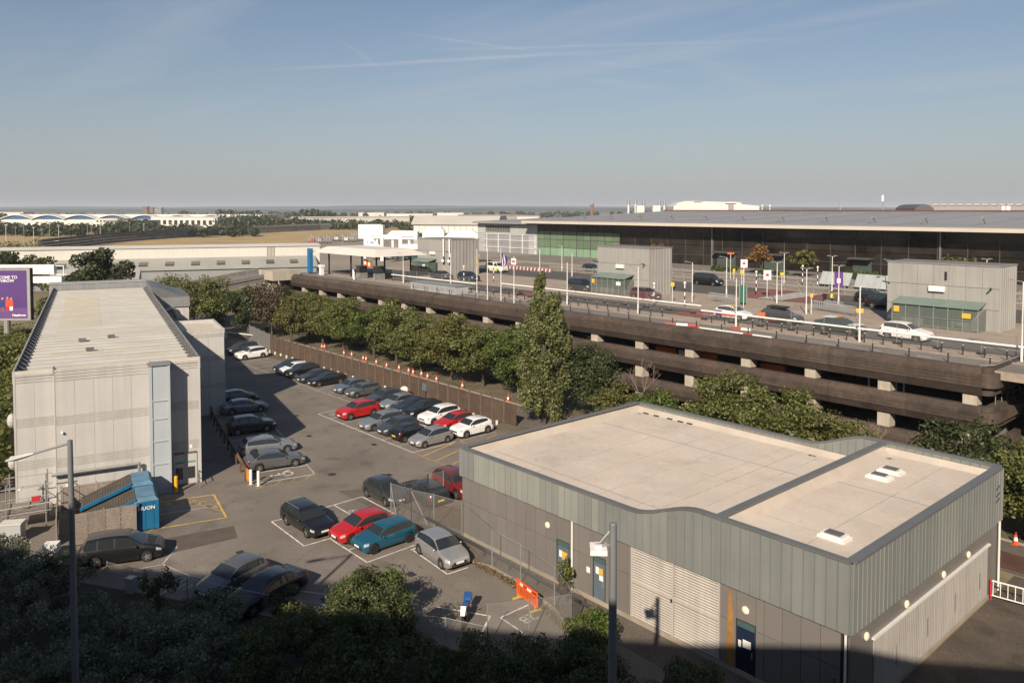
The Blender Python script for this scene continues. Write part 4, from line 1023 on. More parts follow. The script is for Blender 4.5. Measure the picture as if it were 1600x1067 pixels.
# terminal
m_tglass = M_glass('terminal_dark_glass', (.024,.020,.017), rough=.09, spec=.45, var=.55, rnd=.35)  # noise and per-pane tone in the colour stand in for uneven reflections
m_tgreen = M('terminal_green_glass', (.115,.165,.105), rough=.2, spec=.5, var=.15, ns=.08, rnd=.12)
m_tgreen2 = M('terminal_pale_green_glass', (.19,.29,.20), rough=.2, spec=.5, var=.1, ns=.1, rnd=.06)
m_mull = M('mullion', (.09,.09,.085), rough=.5, metal=.3, var=0)
m_troof = M('terminal_roof_metal', (.30,.292,.285), rough=.5, metal=.25, var=.08, ns=.06)
m_tfasc = M('terminal_fascia', (.50,.45,.38), rough=.6, var=.06, ns=.2)
m_tgrey = M('terminal_grey_panel', (.25,.255,.26), rough=.5, var=.06, ns=.3, rnd=.06)
m_tgrey2 = M('terminal_pale_panel', (.36,.365,.37), rough=.5, var=.06, ns=.3, rnd=.05)
TX, TY = -150.7, 142.6
tm = thing('terminal_building', 'long dark glass airport terminal with a pale overhanging metal roof', 'building', (TX,TY,DZ))
MB().box(.0,230,.25,60,0,8.3).build('wall', M('terminal_inner', (.03,.028,.026), rough=.8), tm)
nx = 24; pw = 4.7
for i in range(48):
    x0 = i*pw
    if x0 > 140: break
    zz = [(0,2.1),(2.1,4.2),(4.2,6.3),(6.3,8.3)]
    if x0 < 27:
        for h in (0, .5):
            for q, (z0, z1) in enumerate(zz):
                mt = m_tgreen2 if q == 0 else (m_tglass if q == 3 else m_tgreen)
                piece('glass_pane', tm, x0+h*pw+.05, x0+(h+.5)*pw-.05, .1, .2, z0+.05, z1-.05, mt)
    else:
        for z0, z1 in zz: piece('glass_pane', tm, x0+.05, x0+pw-.05, .1, .2, z0+.05, z1-.05, m_tglass)
    piece('mullion', tm, x0-.06, x0+.06, .0, .24, 0, 8.3, m_mull)
for x in (54.0,99.2): piece('expansion_post', tm, x-.13, x+.13, -.3, .1, 0, 8.4, M('expansion_post', (.22,.22,.22), rough=.5, metal=.4))
MB().box(27.3,140,-.05,.09,2.05,2.15).build('transom', m_mull, tm)
for x0, x1 in ((55,60),(66,71),(84,88)):
    e = MB().box(x0,x1,-1.8,.1,2.9,3.2).build('entrance_canopy', m_mull, tm)
    MB().box(x0+.3,x1-.3,-.2,.0,0,2.8).build('entrance_glass', M_glass('entrance_glass', (.06,.08,.07)), tm)
# roof: wavy-edged fascia, metal roof rising backwards, masts and brackets, red rear edge
MB().prism_x([(-3.8,8.35),(-3.8,9.0),(-3.2,9.15),(60,11.55),(60,8.35)], -2.0, 230).build('roof', m_troof, tm)
MB().prism_x([(-3.95,8.32),(-3.95,8.9),(-3.78,8.95),(-3.78,8.32)], -2.1, 230).build('fascia', m_tfasc, tm)
MB().box(-2,230,56,60,11.3,11.75).build('rear_roof_edge', M('red_roof_edge', (.12,.05,.045), rough=.7, var=.2), tm)
for i in range(16):
    x = 3+i*9.2
    k = MB().bar((x,2,9.4),(x,4.2,10.6),.18).bar((x,4.2,10.6),(x,5.6,9.5),.14).box(x-.25,x+.25,4.0,4.5,10.4,10.7)
    k.build('roof_bracket', m_galv, tm)
for i in range(12): MB().box(8+i*12,8.1+i*12,-3.2,56,9.2,9.28).prism_x([(-3.2,9.16),(56,11.42),(56,11.5),(-3.2,9.24)],8+i*12,8.12+i*12).build('roof_seam', m_galv, tm)
# grey clad wing at its left end, with the high louvred window and white rails
wg = MB().box(-25.2,-.05,.3,30,0,8.0).build('side_wing', m_mull, tm)
for i in range(7):
    x0 = -25.2+i*3.58
    for z0, z1 in ((0,2.6),(2.6,5.2),(5.2,7.9)):
        if z1 > 7 and i in (1,2,3): continue
        MB().box(x0+.04,x0+3.54,.1,.3,z0+.03,z1-.03).build('wing_panel', m_tgrey2 if i in (0,6) or z0 > 5 else m_tgrey, wg)
k = MB()
for i in range(15): k.box(-21.5+i*.72,-21.3+i*.72,.1,.3,5.6,7.5)
tag(k.build('louvre_fins', m_galv, wg), kind='stuff')
MB().box(-22.2,-10.6,.0,.3,7.5,7.9).box(-22.2,-10.6,.0,.3,5.2,5.6).box(-22.2,-21.9,.0,.3,5.6,7.5).box(-10.9,-10.6,.0,.3,5.6,7.5).build('window_surround', m_tgrey2, wg)
for z in (1.4,3.4,5.0): MB().box(-22.5,-.5,-.12,.08,z,z+.12).build('white_rail', m_sign_w, wg)
for i in range(5): MB().box(-21+i*5,-20.9+i*5,-.13,.08,.0,5.2).build('white_rail', m_sign_w, wg)
MB().prism_x([(-1.5,8.0),(-1.5,8.5),(30,9.4),(30,8.0)], -25.6, -2.1).build('wing_roof', m_troof, wg)
# lift blocks on the forecourt, each with a glazed shelter
m_block = M('lift_block_panel', (.29,.282,.268), rough=.75, var=.08, ns=.4, rnd=.05, streak=.12)
m_block2 = M('lift_block_rib', (.295,.288,.275), rough=.7, var=.08, ns=.4, rnd=.05)
m_sh_roof = M('green_shelter_roof', (.15,.205,.175), rough=.35, var=.1)
m_sh_glass = M_mesh('shelter_glass', (.20,.25,.22), .38)
def lift_block(x0, x1, y0, y1, h, label, sh0, sh1, slot=None):
    o = thing('lift_block', label, 'lift block', (x0,y0,DZ), group='grey lift blocks on the forecourt')
    w, d = x1-x0, y1-y0
    MB().box(.06,w-.06,.06,d-.06,0,h-.05).build('wall', m_mull, o)
    nc = 7
    for i in range(nc):
        for z0, z1 in ((0,2.1),(2.12,4.2),(4.22,h)): piece('wall_panel', o, w*i/nc+.012, w*(i+1)/nc-.012, -.02, .06, z0+.01, z1-.01, m_block)
    for i in range(8): piece('side_panel', o, w-.06, w+.02, d*i/8+.02, d*(i+1)/8-.02, 0, h-.02, m_block2); piece('rib', o, w+.02, w+.14, d*i/8-.0, d*i/8+.06, 0, h-.02, m_block2)
    MB().box(-.08,w+.08,-.08,d+.08,h,h+.12).build('coping', m_galv, o)
    MB().box(.3,w-.3,.3,d-.3,h+.12,h+.14).build('roof', m_slab, o)
    MB().box(w*.4,w*.54,-.35,-.03,3.6,4.15).build('light_box', m_sign_w, o)
    for q in (.02,.93): MB().bar((w*q,-.05,h-2.2),(w*q-.3 if q < .5 else w*q+.2,-.9,h-2.0),.12).build('floodlight', m_panel_core, o)
    if slot: MB().box(slot-.12,slot+.12,-.05,-.021,h-1.6,h-.7).build('slot_window', m_cglass, o)
    # glazed entrance shelter
    s = thing('entrance_shelter', 'green roofed glazed shelter in front of the '+label.split(' ')[0]+' lift block', 'shelter', (x0,y0,DZ), group='green glazed shelters')
    a, b = sh0, sh1
    MB().add([(a,-2.2,2.25),(b,-2.2,2.25),(b,-.06,2.75),(a,-.06,2.75),(a,-2.2,2.33),(b,-2.2,2.33),(b,-.06,2.83),(a,-.06,2.83)], [(3,2,1,0),(4,5,6,7),(0,1,5,4),(1,2,6,5),(2,3,7,6),(3,0,4,7)]).build('roof', m_sh_roof, s)
    n = 6
    for i in range(n+1):
        x = a+.1+(b-a-.2)*i/n
        MB().box(x-.04,x+.04,-2.1,-2.02,0,2.25).build('post', m_galv, s)
        if i < n: MB().box(x+.06,x+(b-a-.2)/n-.06,-2.08,-2.05,.15,2.1).build('glass_panel', m_sh_glass, s)
    for xx in (a,b-.05): MB().box(xx,xx+.05,-2.0,-.1,.1,2.2).build('glass_end', m_sh_glass, s)
    MB().bar((a,-2.12,1.1),(b,-2.12,1.1),.05).build('rail', m_galv, s)
    MB().box(a+.3,a+.85,-2.2,-2.15,1.4,2.0).build('notice', m_sign_y, s); MB().box(b-1.5,b-.7,-2.2,-2.15,1.35,1.85).build('notice', m_sign_y if b > 9 else m_sign_w, s)
    MB().box(w*.35,w*.6,-.1,-.03,0,2.1).build('door', m_cglass, s)
    return o
lift_block(-124.2,-113.4,86,92.3,6.4,'leftmost grey lift block, carrying two white aerials on its wall',.5,6.2)
lift_block(-78.1,-68.6,86,91.2,6.5,'middle grey lift block between the poplar top and black van',.6,7.0)
lift_block(-36.3,-25.6,86,91,6.35,'nearest grey lift block at right, with a narrow slot window',1.3,9.6, slot=5.8)
an1 = thing('aerial_mount', 'pair of white aerials and round dishes on the leftmost lift block', 'aerial', (-114.6,85.9,DZ))
for x in (-.8,1.0): MB().cyl((x,-.3,3.4),(x,-.3,6.6),.14,n=8).build('aerial', m_sign_w, an1); MB().ball((x,-.5,2.6),.35,.2,.35).build('dish', m_sign_w, an1); MB().bar((x,0,3),(x,-.4,3),.1).bar((x,-.25,2.0),(x,-.25,3.4),.12).build('bracket', m_panel_core, an1)
# street lamps and posts on the forecourt
m_post = M('white_post', (.62,.61,.58), rough=.5, var=.06)
def lamp_post(x, y, h, label, head='single', z=DZ, group='white lamp posts on the forecourt'):
    o = thing('lamp_post', label, 'lamp post', (x,y,z), group=group)
    MB().cyl((0,0,0),(0,0,1.1),.10,n=8).cyl((0,0,1.1),(0,0,h),.065,.05,n=8).build('post', m_post, o)
    if head == 'single': MB().bar((0,0,h),(-.55,-.5,h+.12),.05).add([(-.4,-.3,h+.05),(-.6,-.75,h+.1),(-.95,-.6,h+.14),(-.75,-.2,h+.1),(-.65,-.45,h+.2)], [(0,1,2,3),(0,4,1),(1,4,2),(2,4,3),(3,4,0)]).build('lantern', m_galv, o)
    elif head == 'double':
        for s in (1,-1): MB().bar((0,0,h-.05),(.55*s,.5*s,h+.1),.05).box(.3*s-.28,.3*s+.28,.28*s-.1,.28*s+.1,h+.06,h+.15).build('lantern', m_galv, o)
    return o
LP = [(-107.2,71.4,4.8,'single','white lamp post left of the flagpoles, by the deck edge'),
 (-99.9,75.5,5.0,'single','white lamp post in front of the leftmost lift block'),
 (-69.3,70.7,5.3,None,'plain white post just right of the poplar top'),
 (-57.9,70.7,5.4,'single','white lamp post in front of the middle lift block shelter'),
 (-44.9,70.5,4.9,None,'plain white post beside the striped patrol car'),
 (-60.9,93.2,5.4,'single','white lamp post by the far edge of the middle paving'),
 (-60.5,84.8,5.1,'single','white lamp post between middle lift block and trolleys'),
 (-52.5,91.7,5.2,'double','white twin lamp post next to the red crossing'),
 (-44.8,84.7,5.2,'double','white twin lamp post left of the long trolley row'),
 (-62.1,110.5,5.3,'double','white twin lamp post in front of the autumn trees'),
 (-53.3,108.0,5.3,'double','white twin lamp post by the purple sign'),
 (-46.3,95.6,4.9,'double','white twin lamp post behind the two people'),
 (-32.2,70.6,5.1,None,'plain white post in front of the dark green taxi'),
 (-47.4,113.4,4.8,'single','white lamp post left of the nearest lift block'),
 (-19.5,71.0,6.3,'single','white lamp post at the right edge of the picture'),
 (-94.5,89.9,5.3,'single','white lamp post on the far side of the poplar'),
 (-108.4,109.1,4.8,'single','white lamp post before the green glazing'),
 (-97.9,101.1,4.2,'single','white lamp post before the green glazing, nearer and shorter'),
 (-38,122,5.0,'double','white twin lamp post in front of dark terminal glass, right'),
 (-22.5,92,5.0,'single','white lamp post right of the nearest lift block')]
for x, y, h, hd, lab in LP: lamp_post(x, y, h, lab, hd)
# flagpoles
m_flag_b = M('flag_blue', (.02,.035,.16), rough=.7); m_flag_r = M('flag_red', (.42,.02,.03), rough=.7); m_flag_w = M('flag_white', (.66,.66,.66), rough=.7); m_flag_y = M('flag_yellow', (.36,.26,.13), rough=.7)
for i, (x, y, h, lab) in enumerate([(-82.4,66.7,6.5,'white flagpole with a drooping yellow flag'),(-79.7,66.3,6.8,'bare white flagpole second from left'),(-78.0,67.2,6.8,'white flagpole flying a drooping union flag'),(-74.2,66.1,5.9,'white pole carrying a small white sign panel')]):
    o = thing('flagpole', lab, 'flagpole', (x,y,DZ), group='flagpoles at the deck edge')
    MB().cyl((0,0,0),(0,0,h),.07,.04,n=8).ball((0,0,h+.05),.07).build('pole', m_post, o)
    if i in (0,2):
        n = 9; hang = 1.7
        for c, (a, b, mt) in enumerate([(0,.45,m_flag_y)] if i == 0 else [(0,.3,m_flag_b),(.3,.42,m_flag_w),(.42,.6,m_flag_r),(.6,.72,m_flag_w),(.72,1.,m_flag_b)]):
            k = MB(); vs = []
            for j in range(n+1):
                t = j/n; z = h-.5-hang*t
                for q in (a, b): vs.append((.05+q*1.15*(.55+.45*math.sin(2.2*t+1)), .12*math.sin(5*t+6*q), z-.35*q))
            k.add(vs, [(2*j,2*j+1,2*j+3,2*j+2) for j in range(n)])
            f = k.build('flag' if c == 0 else 'flag_stripe', mt, o)
    if i == 3: MB().box(-.45,.45,-.08,-.03,h-.9,h-.1).build('sign_panel', m_sign_w, o); MB().box(-.3,.3,-.09,-.081,h-.6,h-.4).build('sign_print', m_flag_r, o)
# bollards along the edge
m_bol = M('black_bollard', (.03,.028,.026), rough=.5, var=.05); m_bw = M('bollard_band', (.55,.54,.5), rough=.5, var=0)
b_post, b_band = MB().cyl((0,0,0),(0,0,.95),.055,n=7).mesh('bollard', m_bol), MB().cyl((0,0,.80),(0,0,.87),.06,n=7).mesh('band', m_bw)
xs_a = [-103+i*1.62 for i in range(52)]
for x in xs_a:
    if -54 < x < -48: continue
    nb = 1 if x < -102.9 else nb+1
    o = link('bollard', b_post, None, (x,70.6+.05*math.sin(x),DZ)); tag(o, 'black banded bollard, %s from the left along the paving edge' % nth(nb), 'bollard', 'bollards along the paving edge')
    link('band', b_band, o)
for i in range(27):
    o = link('bollard', b_post, None, (-97+i*2.95,66.4,DZ)); tag(o, 'black bollard, %s from the left in the sparse row at the parapet' % nth(i+1), 'bollard', 'bollards at the parapet')
    link('band', b_band, o)
# long white pipe rails on temporary fence posts
m_rail = M('white_pipe_rail', (.74,.72,.68), rough=.4, var=.06, ns=.6)
for (xa, ya, xb, yb, z, lab) in [(-112.6,72.65,-90.3,72.8,1.0,'white pipe rail in front of the leftmost lift block'),(-88.1,76,-52.6,75.4,1.0,'long white pipe rail running behind the poplar top'),(-50.2,72,-18,71.9,1.0,'long white pipe rail in front of the waiting taxis')]:
    o = thing('pipe_rail', lab, 'barrier', (xa,ya,DZ), math.atan2(yb-ya,xb-xa), 'white pipe rails on the forecourt')
    ln = math.hypot(xb-xa, yb-ya)
    MB().cyl((0,0,z),(ln,0,z),.09,n=8).build('rail', m_rail, o)
    for i in range(int(ln/3.4)+1):
        x = min(ln-.1, .3+i*3.4)
        MB().cyl((x,.12,0),(x,.12,2.0),.025,n=6).build('post', m_galv, o); MB().box(x-.35,x+.35,0,.26,0,.12).build('foot', m_trim, o)
    MB().box(.3,ln-.3,.118,.122,.2,1.95).build('wire_netting', M_mesh('fence_netting', (.35,.35,.34), .08), o)
# vehicles on the forecourt
fg = 'vehicles on the forecourt'
car('saloon','charcoal',-109.6,80.9,R(0),'dark saloon under the leftmost lift block shelter',fg,z=DZ)
car('suv','navy',-103.4,81.9,R(0),'dark sport utility car right of the saloon by the leftmost lift block',fg,z=DZ)
car('cab','black',-80.0,84.6,R(0),'black cab stopped left of the middle lift block',fg,'taxi','taxi_cab',z=DZ)
car('suv','maroon',-66.4,82.6,R(-2),'maroon car in front of the middle lift block',fg,z=DZ)
car('van','black',-72.4,105.6,R(0),'glossy black van on the road behind the middle lift block',fg,'van','parked_van',z=DZ)
pc = car('hatch','white',-48.1,75.0,R(2),'white patrol car with purple and orange panels and roof light',fg,z=DZ)
MB().box(.9,1.7,-.885,-.875,.35,.95).box(.9,1.7,.875,.885,.35,.95).build('side_panel', M('purple_panel', (.09,.02,.16), rough=.4), pc); MB().box(-1.0,.9,-.895,-.876,.42,.6).box(-1.0,.9,.876,.895,.42,.6).build('side_stripe', M('orange_red_panel', (.62,.07,.02), rough=.4), pc); MB().box(-.15,.1,-.45,.45,1.49,1.58).build('roof_light', m_sign_y, pc)
oc = car('suv','black',-42.9,75.9,R(0),'black four by four with bright orange rear and roof rack',fg,z=DZ)
MB().box(1.35,2.19,-.93,-.905,.55,1.1).box(1.35,2.19,.905,.93,.55,1.1).box(2.15,2.2,-.85,.85,.6,1.2).box(.1,1.3,-.93,-.912,.4,.5).box(.1,1.3,.912,.93,.4,.5).build('orange_panel', PAINT['orange'], oc); MB().box(-.6,1.4,-.6,.6,1.64,1.8).build('roof_rack', m_trim, oc)
MB().add([(1.25,-.9,1.1),(1.9,-.9,1.1),(1.75,-.78,1.55),(1.2,-.78,1.58)], [(0,1,2,3)]).build('orange_panel', PAINT['orange'], oc)
tx = car('saloon','dark_green',-36.1,74.9,R(-3),'dark green taxi with white roof panels',fg,'taxi','taxi_cab',z=DZ)
MB().box(.3,1.4,-.7,.7,1.42,1.46).box(-2.0,-1.0,-.8,.8,.86,.93).build('white_panel', PAINT['white'], tx); MB().box(-.2,.1,-.3,.3,1.46,1.58).build('roof_sign', PAINT['orange'], tx); MB().box(-.3,.9,-.925,-.915,.5,.75).build('side_lettering_panel', m_sign_w, tx)
car('suv','white',-29.9,75.0,R(-4),'white crossover at the right end of the waiting cars',fg,z=DZ)
car('van','black',-41.0,97.0,R(0),'black van at the nearest lift block corner',fg,'van','parked_van',z=DZ, scale=.95)
car('suv','black',-44.6,101.5,R(0),'black estate behind the trolleys, left of the black van',fg,z=DZ)
pv = car('van','white',-114.6,97.6,R(0),'white police van with yellow check panels beyond the flags',fg,'van','police_van',z=DZ)
for i in range(6): MB().box(-1.9+i*.65,-1.9+i*.65+.4,-.99,-.965,.5,.85).box(-1.9+i*.65,-1.9+i*.65+.4,.965,.99,.5,.85).build('check_panel', M('yellow_green_panel', (.55,.6,.05), rough=.4), pv)
car('hatch','navy',-103.6,112.5,R(0),'dark car far off near the green glazing',fg,z=DZ)
car('hatch','red',-17.2,97.5,R(0),'red car at the right edge, beyond the nearest lift block',fg,z=DZ)
# luggage trolleys, nested in rows
m_wire = M('trolley_wire', (.45,.45,.44), rough=.4, metal=.4, var=.1)
def trolley_mesh():
    k = MB()
    for s in (-.28,.28): k.bar((-.45,s,.12),(.45,s,.12),.055).bar((-.45,s,.12),(-.55,s,1.0),.055).bar((-.5,s,.55),(.2,s,.5),.045)
    k.bar((-.55,-.28,1.0),(-.55,.28,1.0),.06)
    for i in range(4): k.bar((-.4+i*.25,-.28,.14),(-.4+i*.25,.28,.14),.025)
    for i in range(3): k.bar((-.47,-.28,.3+i*.15),(-.47,.28,.3+i*.15),.04)
    for x, y in ((.4,-.25),(.4,.25),(-.45,-.25),(-.45,.25)): k.cyl((x,y-.02,.06),(x,y+.02,.06),.06,n=6)
    return k.mesh('trolley', m_wire)
tmesh = trolley_mesh()
for n_, x0, y0, dx, dy, lab, grp in [(22,-46.0,89.6,.28,-.105,'luggage trolley nested in the long row left of nearest lift block','long row of nested trolleys'),(14,-59.6,88.2,.30,-.06,'luggage trolley nested in the short row by the middle lift block','short row of nested trolleys'),(9,-45.2,91.0,.28,-.1,'luggage trolley nested in the second row behind the long one','second row of nested trolleys')]:
    for i in range(n_):
        o = link('luggage_trolley', tmesh, None, (x0+i*dx,y0+i*dy,DZ), math.atan2(dy,dx)); tag(o, lab, 'trolley', grp)
# signs
def post_sign(x, y, h, w, hh, mat, label, print_mat=None, name='sign_post', z=DZ):
    o = thing(name, label, 'sign', (x,y,z))
    MB().cyl((0,0,0),(0,0,h),.05,n=6).build('post', m_post, o)
    c = MB().box(-w/2,w/2,-.1,-.04,h-hh,h).build('sign_panel', mat, o)
    if print_mat: MB().box(-w*.22,w*.2,-.108,-.101,h-hh*.62,h-hh*.36).build('sign_print', print_mat, c)
    c.rotation_euler = (0,0,R(42))
    return o
post_sign(-52.8,84.5,5.9,.8,1.0,m_sign_w,'tall white sign with red print above the green trolley cart',m_flag_r)
post_sign(-57.0,97.0,3.7,1.0,1.3,m_sign_w,'white sign with red print standing by the red crossing',m_flag_r)
post_sign(-56.3,99.6,3.3,.55,.4,m_sign_y,'small yellow sign right of the white crossing sign')
post_sign(-44.3,84.9,2.4,.35,.42,m_sign_y,'small yellow notice low on a lamp post by the trolleys')
post_sign(-73.5,113.6,4.8,1.1,.25,PAINT['orange'],'orange sign high on a post in front of the dark glass')
post_sign(-72.6,113.2,2.2,.4,.7,m_sign_y,'small yellow notice on a post in front of dark glass')
post_sign(-62.0,82.6,2.6,.45,.55,m_sign_y,'yellow notice beside the maroon car')
post_sign(-39.9,87.4,.9,.8,.5,m_sign_y,'low yellow board at the left foot of nearest lift block')
post_sign(-63.4,100.9,3.2,.5,.6,m_sign_y,'yellow lollipop sign beyond the black van')
post_sign(-92.0,109.5,3.6,1.2,2.6,M('purple_sign', (.10,.035,.17), rough=.5),'tall purple banner left of the middle lift block')
ps = post_sign(-53.9,111.2,2.9,1.2,2.6,M('purple_sign', (.10,.035,.17)),'large purple information totem by the bicycle racks',m_sign_w)
# the bent glass wind screens behind the purple totem
for x, y, lab in ((-57.5,117.5,'left folded glass wind screen behind the purple totem'),(-51.5,116.5,'right folded glass wind screen behind the purple totem')):
    o = thing('wind_screen', lab, 'screen', (x,y,DZ), R(-5), 'folded glass wind screens')
    for i in range(5): MB().add([(-2.4+i,-.6,0.4),(-1.44+i,-.6,.4),(-1.44+i,.5,2.3),(-2.4+i,.5,2.3)], [(0,1,2,3)]).build('glass_panel', M('screen_glass', (.33,.36,.35), rough=.15), o)
    for i in range(6): MB().bar((-2.42+i,-.62,.0),(-2.42+i,.5,2.32),.06).build('frame', m_galv, o)
# belisha style banded poles
for x, y, h, lab in ((-60.0,99.2,3.0,'black and white banded pole at the left of the crossing'),(-58.7,114.3,3.0,'black and white banded pole in front of the hedge'),(-62.8,117.4,2.8,'black and white banded pole far behind the crossing'),(-57.9,79.6,2.8,'black and white banded pole right of the maroon car'),(-61.2,77.8,2.6,'black and white banded pole in front of the maroon car'),(-99.6,84.2,2.8,'black and white banded pole right of the dark cars'),(-100.2,78.4,2.6,'black and white banded pole near the white pipe rail')):
    o = thing('banded_pole', lab, 'pole', (x,y,DZ), group='banded crossing poles')
    for i in range(6): MB().cyl((0,0,i*h/6),(0,0,(i+1)*h/6),.07,n=7).build('band', m_bol if i % 2 == 0 else m_sign_w, o)
    MB().ball((0,0,h+.16),.18).build('globe', m_lamp_cream, o, True)
# crash rails in front of the terminal
for yy, xa, xb, lab in ((109.3,-112,-20,'long grey crash rail behind the black van'),(121.5,-112,-18,'long grey crash rail nearer the terminal')):
    o = thing('crash_rail', lab, 'barrier', (xa,yy,DZ), group='crash rails before the terminal')
    MB().box(0,xb-xa,-.1,.0,.45,.8).build('rail', m_galv, o)
    for i in range(int((xb-xa)/2.3)): piece('post', o, i*2.3, i*2.3+.16, .01, .17, 0, 1.0, m_kerb)
struct('terminal_paving', MB().quad((-150,124,DZ+.006),(60,124,DZ+.006),(60,142.3,DZ+.006),(-150,142.3,DZ+.006)), m_fgrey)
# people behind the trolleys
def person(x, y, rz, label, coat, legs, vest=None):
    o = thing('person', label, 'person', (x,y,DZ), rz, 'people by the trolleys')
    V = [(0,0,.95),(0,0,1.15),(0,0,1.38),(0,.0,1.50),(0,.02,1.62),(0,.02,1.74), (.19,0,1.40),(.26,.02,1.14),(.22,.18,.98),(-.19,0,1.40),(-.27,.02,1.14),(-.2,.2,1.02), (.10,0,.9),(.12,.03,.5),(.12,0,.07),(.13,.14,.04), (-.10,0,.9),(-.14,-.03,.5),(-.14,-.08,.07),(-.15,.06,.04)]
    E_ = [(0,1),(1,2),(2,3),(3,4),(4,5),(2,6),(6,7),(7,8),(2,9),(9,10),(10,11),(0,12),(12,13),(13,14),(14,15),(0,16),(16,17),(17,18),(18,19)]
    RD = [.16,.15,.17,.06,.10,.09,.08,.06,.045,.08,.06,.045,.1,.075,.05,.045,.1,.075,.05,.045]
    me = bpy.data.meshes.new('body'); me.from_pydata(V, E_, []); me.update()
    b = link('body', me, o)
    md = b.modifiers.new('skin', 'SKIN'); sv = me.skin_vertices[0].data if me.skin_vertices else None
    if sv is None:
        bm = bmesh.new(); bm.from_mesh(me); ly = bm.verts.layers.skin.verify(); bm.to_mesh(me); bm.free(); sv = me.skin_vertices[0].data
    for i, r_ in enumerate(RD): sv[i].radius = (r_, r_*.8 if i in (0,1,2) else r_)
    sv[0].use_root = True
    b.modifiers.new('sub', 'SUBSURF').render_levels = 1
    dg = bpy.context.evaluated_depsgraph_get(); dg.update()
    m2 = bpy.data.meshes.new_from_object(b.evaluated_get(dg)); b.modifiers.clear(); b.data = m2
    m2.materials.clear(); skin = M('skin', (.42,.26,.18), rough=.6, var=0)
    for q in (coat, legs, skin): m2.materials.append(q)
    for f in m2.polygons: f.use_smooth = True; z = f.center.z; f.material_index = 2 if z > 1.5 else (1 if z < .93 else 0)
    MB().ball((0,-.0,1.73),.115,.12,.11,n=10,m=6).build('hair', m_trim, o, True)
    if vest:
        MB().lathe([(.19,.95),(.215,1.1),(.225,1.3),(.17,1.47)], n=12).build('vest', vest, o, True)
        MB().lathe([(.222,1.08),(.226,1.14)], n=12).build('reflective_band', m_sign_w, o)
m_cloth_d = M('dark_clothing', (.012,.012,.02), rough=.9)
person(-47.4,94.2,R(200),'person in dark clothes standing behind the trolleys',m_cloth_d,m_cloth_d)
person(-46.6,94.5,R(150),'person in a bright yellow vest behind the trolleys',m_cloth_d,m_cloth_d,M('hi_vis_yellow', (.62,.75,.05), rough=.7))
# green trolley cart, temporary orange and white barriers, cones on the deck
o = thing('framed_board', 'tall green framed board in front of the crossing', 'sign', (-54.3,86.8,DZ), R(20))
MB().bar((-.45,0,0),(-.45,0,2.6),.08).bar((.45,0,0),(.45,0,2.6),.08).build('frame', m_galv, o); MB().box(-.4,.4,-.03,.03,.3,2.5).build('board', M('green_board', (.035,.12,.09), rough=.4), o)
for a, b, c, d, lab in ((-50.5,66.0,-47.3,67.6,'red and white plastic barrier at the left of the closed deck lane'),(-47.2,66.0,-38.2,65.95,'long red and white barrier along the parapet'),(-44.2,68.6,-42.2,68.9,'short red barrier lying on the closed deck lane')):
    ln = math.hypot(c-a,d-b); o = thing('plastic_barrier', lab, 'barrier', (a,b,DZ), math.atan2(d-b,c-a), 'red and white deck barriers')
    n = max(2, int(ln/1.0))
    for i in range(n): MB().prism_x([(-.13,0),(.13,0),(.06,.24),(-.06,.24)], i*ln/n+.01, (i+1)*ln/n-.01).build('barrier_block', M('barrier_red', (.28,.055,.04), rough=.6) if (i % 2 == 0 and ln < 5) or i % 6 == 0 else m_wb, o)
# closed booth canopy at the left end of the deck with its signs, and the blue totem
cn = thing('booth_canopy', 'white sloping canopy on columns at the left end of the deck', 'canopy', (-122,74,DZ))
MB().add([(-13,-4.5,4.0),(9,-4.5,4.0),(9,6.5,4.0),(-13,6.5,4.0),(-10.5,-2.5,5.1),(6.5,-2.5,5.1),(6.5,4.5,5.1),(-10.5,4.5,5.1)], [(3,2,1,0),(4,5,6,7),(0,1,5,4),(1,2,6,5),(2,3,7,6),(3,0,4,7)]).build('canopy_roof', M('canopy_white', (.60,.56,.50), rough=.6, var=.06, ns=.3), cn)
for x in (-10,-2,6.5):
    for y in (-2.5,4.5): MB().cyl((x,y,0),(x,y,4.05),.16,n=8).build('column', m_trim, cn)
MB().box(3.5,4.6,-3.2,-3.0,2.3,3.3).box(4.75,5.9,-3.2,-3.0,2.1,3.1).build('hanging_sign', PAINT['orange'], cn)
MB().box(3.7,4.3,-3.24,-3.21,2.5,3.1).box(5.0,5.6,-3.24,-3.21,2.3,2.9).build('sign_print', m_sign_w, cn)
for x, y, lab in ((-119.5,71.0,'grey ticket booth under the canopy, left'),(-115.8,72.2,'dark ticket booth under the canopy, right')):
    o = thing('ticket_booth', lab, 'booth', (x,y,DZ), group='ticket booths'); MB().box(-.6,.6,-.8,.8,0,1.0).build('base', m_galv, o); MB().box(-.57,.57,-.77,.77,1.0,2.1).build('window', m_cglass, o); MB().box(-.7,.7,-.9,.9,2.1,2.25).build('roof', m_mull, o)
bt = thing('blue_totem', 'tall plain blue sign pillar at the left end of deck', 'sign', (-134.6,69.0,DZ), R(-5)); MB().box(-.65,.65,-.3,.3,.3,4.7).build('pillar', M('totem_blue', (.015,.13,.30), rough=.4, var=.05), bt); MB().box(-.5,.5,-.25,.25,0,.3).build('base', m_mull, bt)
wbx = thing('ticket_machine', 'white ticket machine right of the blue totem', 'machine', (-130.2,69.0,DZ)); MB().box(-.35,.35,-.3,.3,0,1.4).build('cabinet', m_sign_w, wbx); MB().box(-.45,.45,-.4,.4,1.4,1.9).build('hood', m_sign_w, wbx)
for x, y, lab in ((-118.0,68.6,'first white marker post by the canopy'),(-121.5,70.5,'second white marker post by the canopy')): o = thing('marker_post', lab, 'bollard', (x,y,DZ)); MB().cyl((0,0,0),(0,0,1.3),.15,n=8).ball((0,0,1.3),.15).build('post', m_sign_w, o)
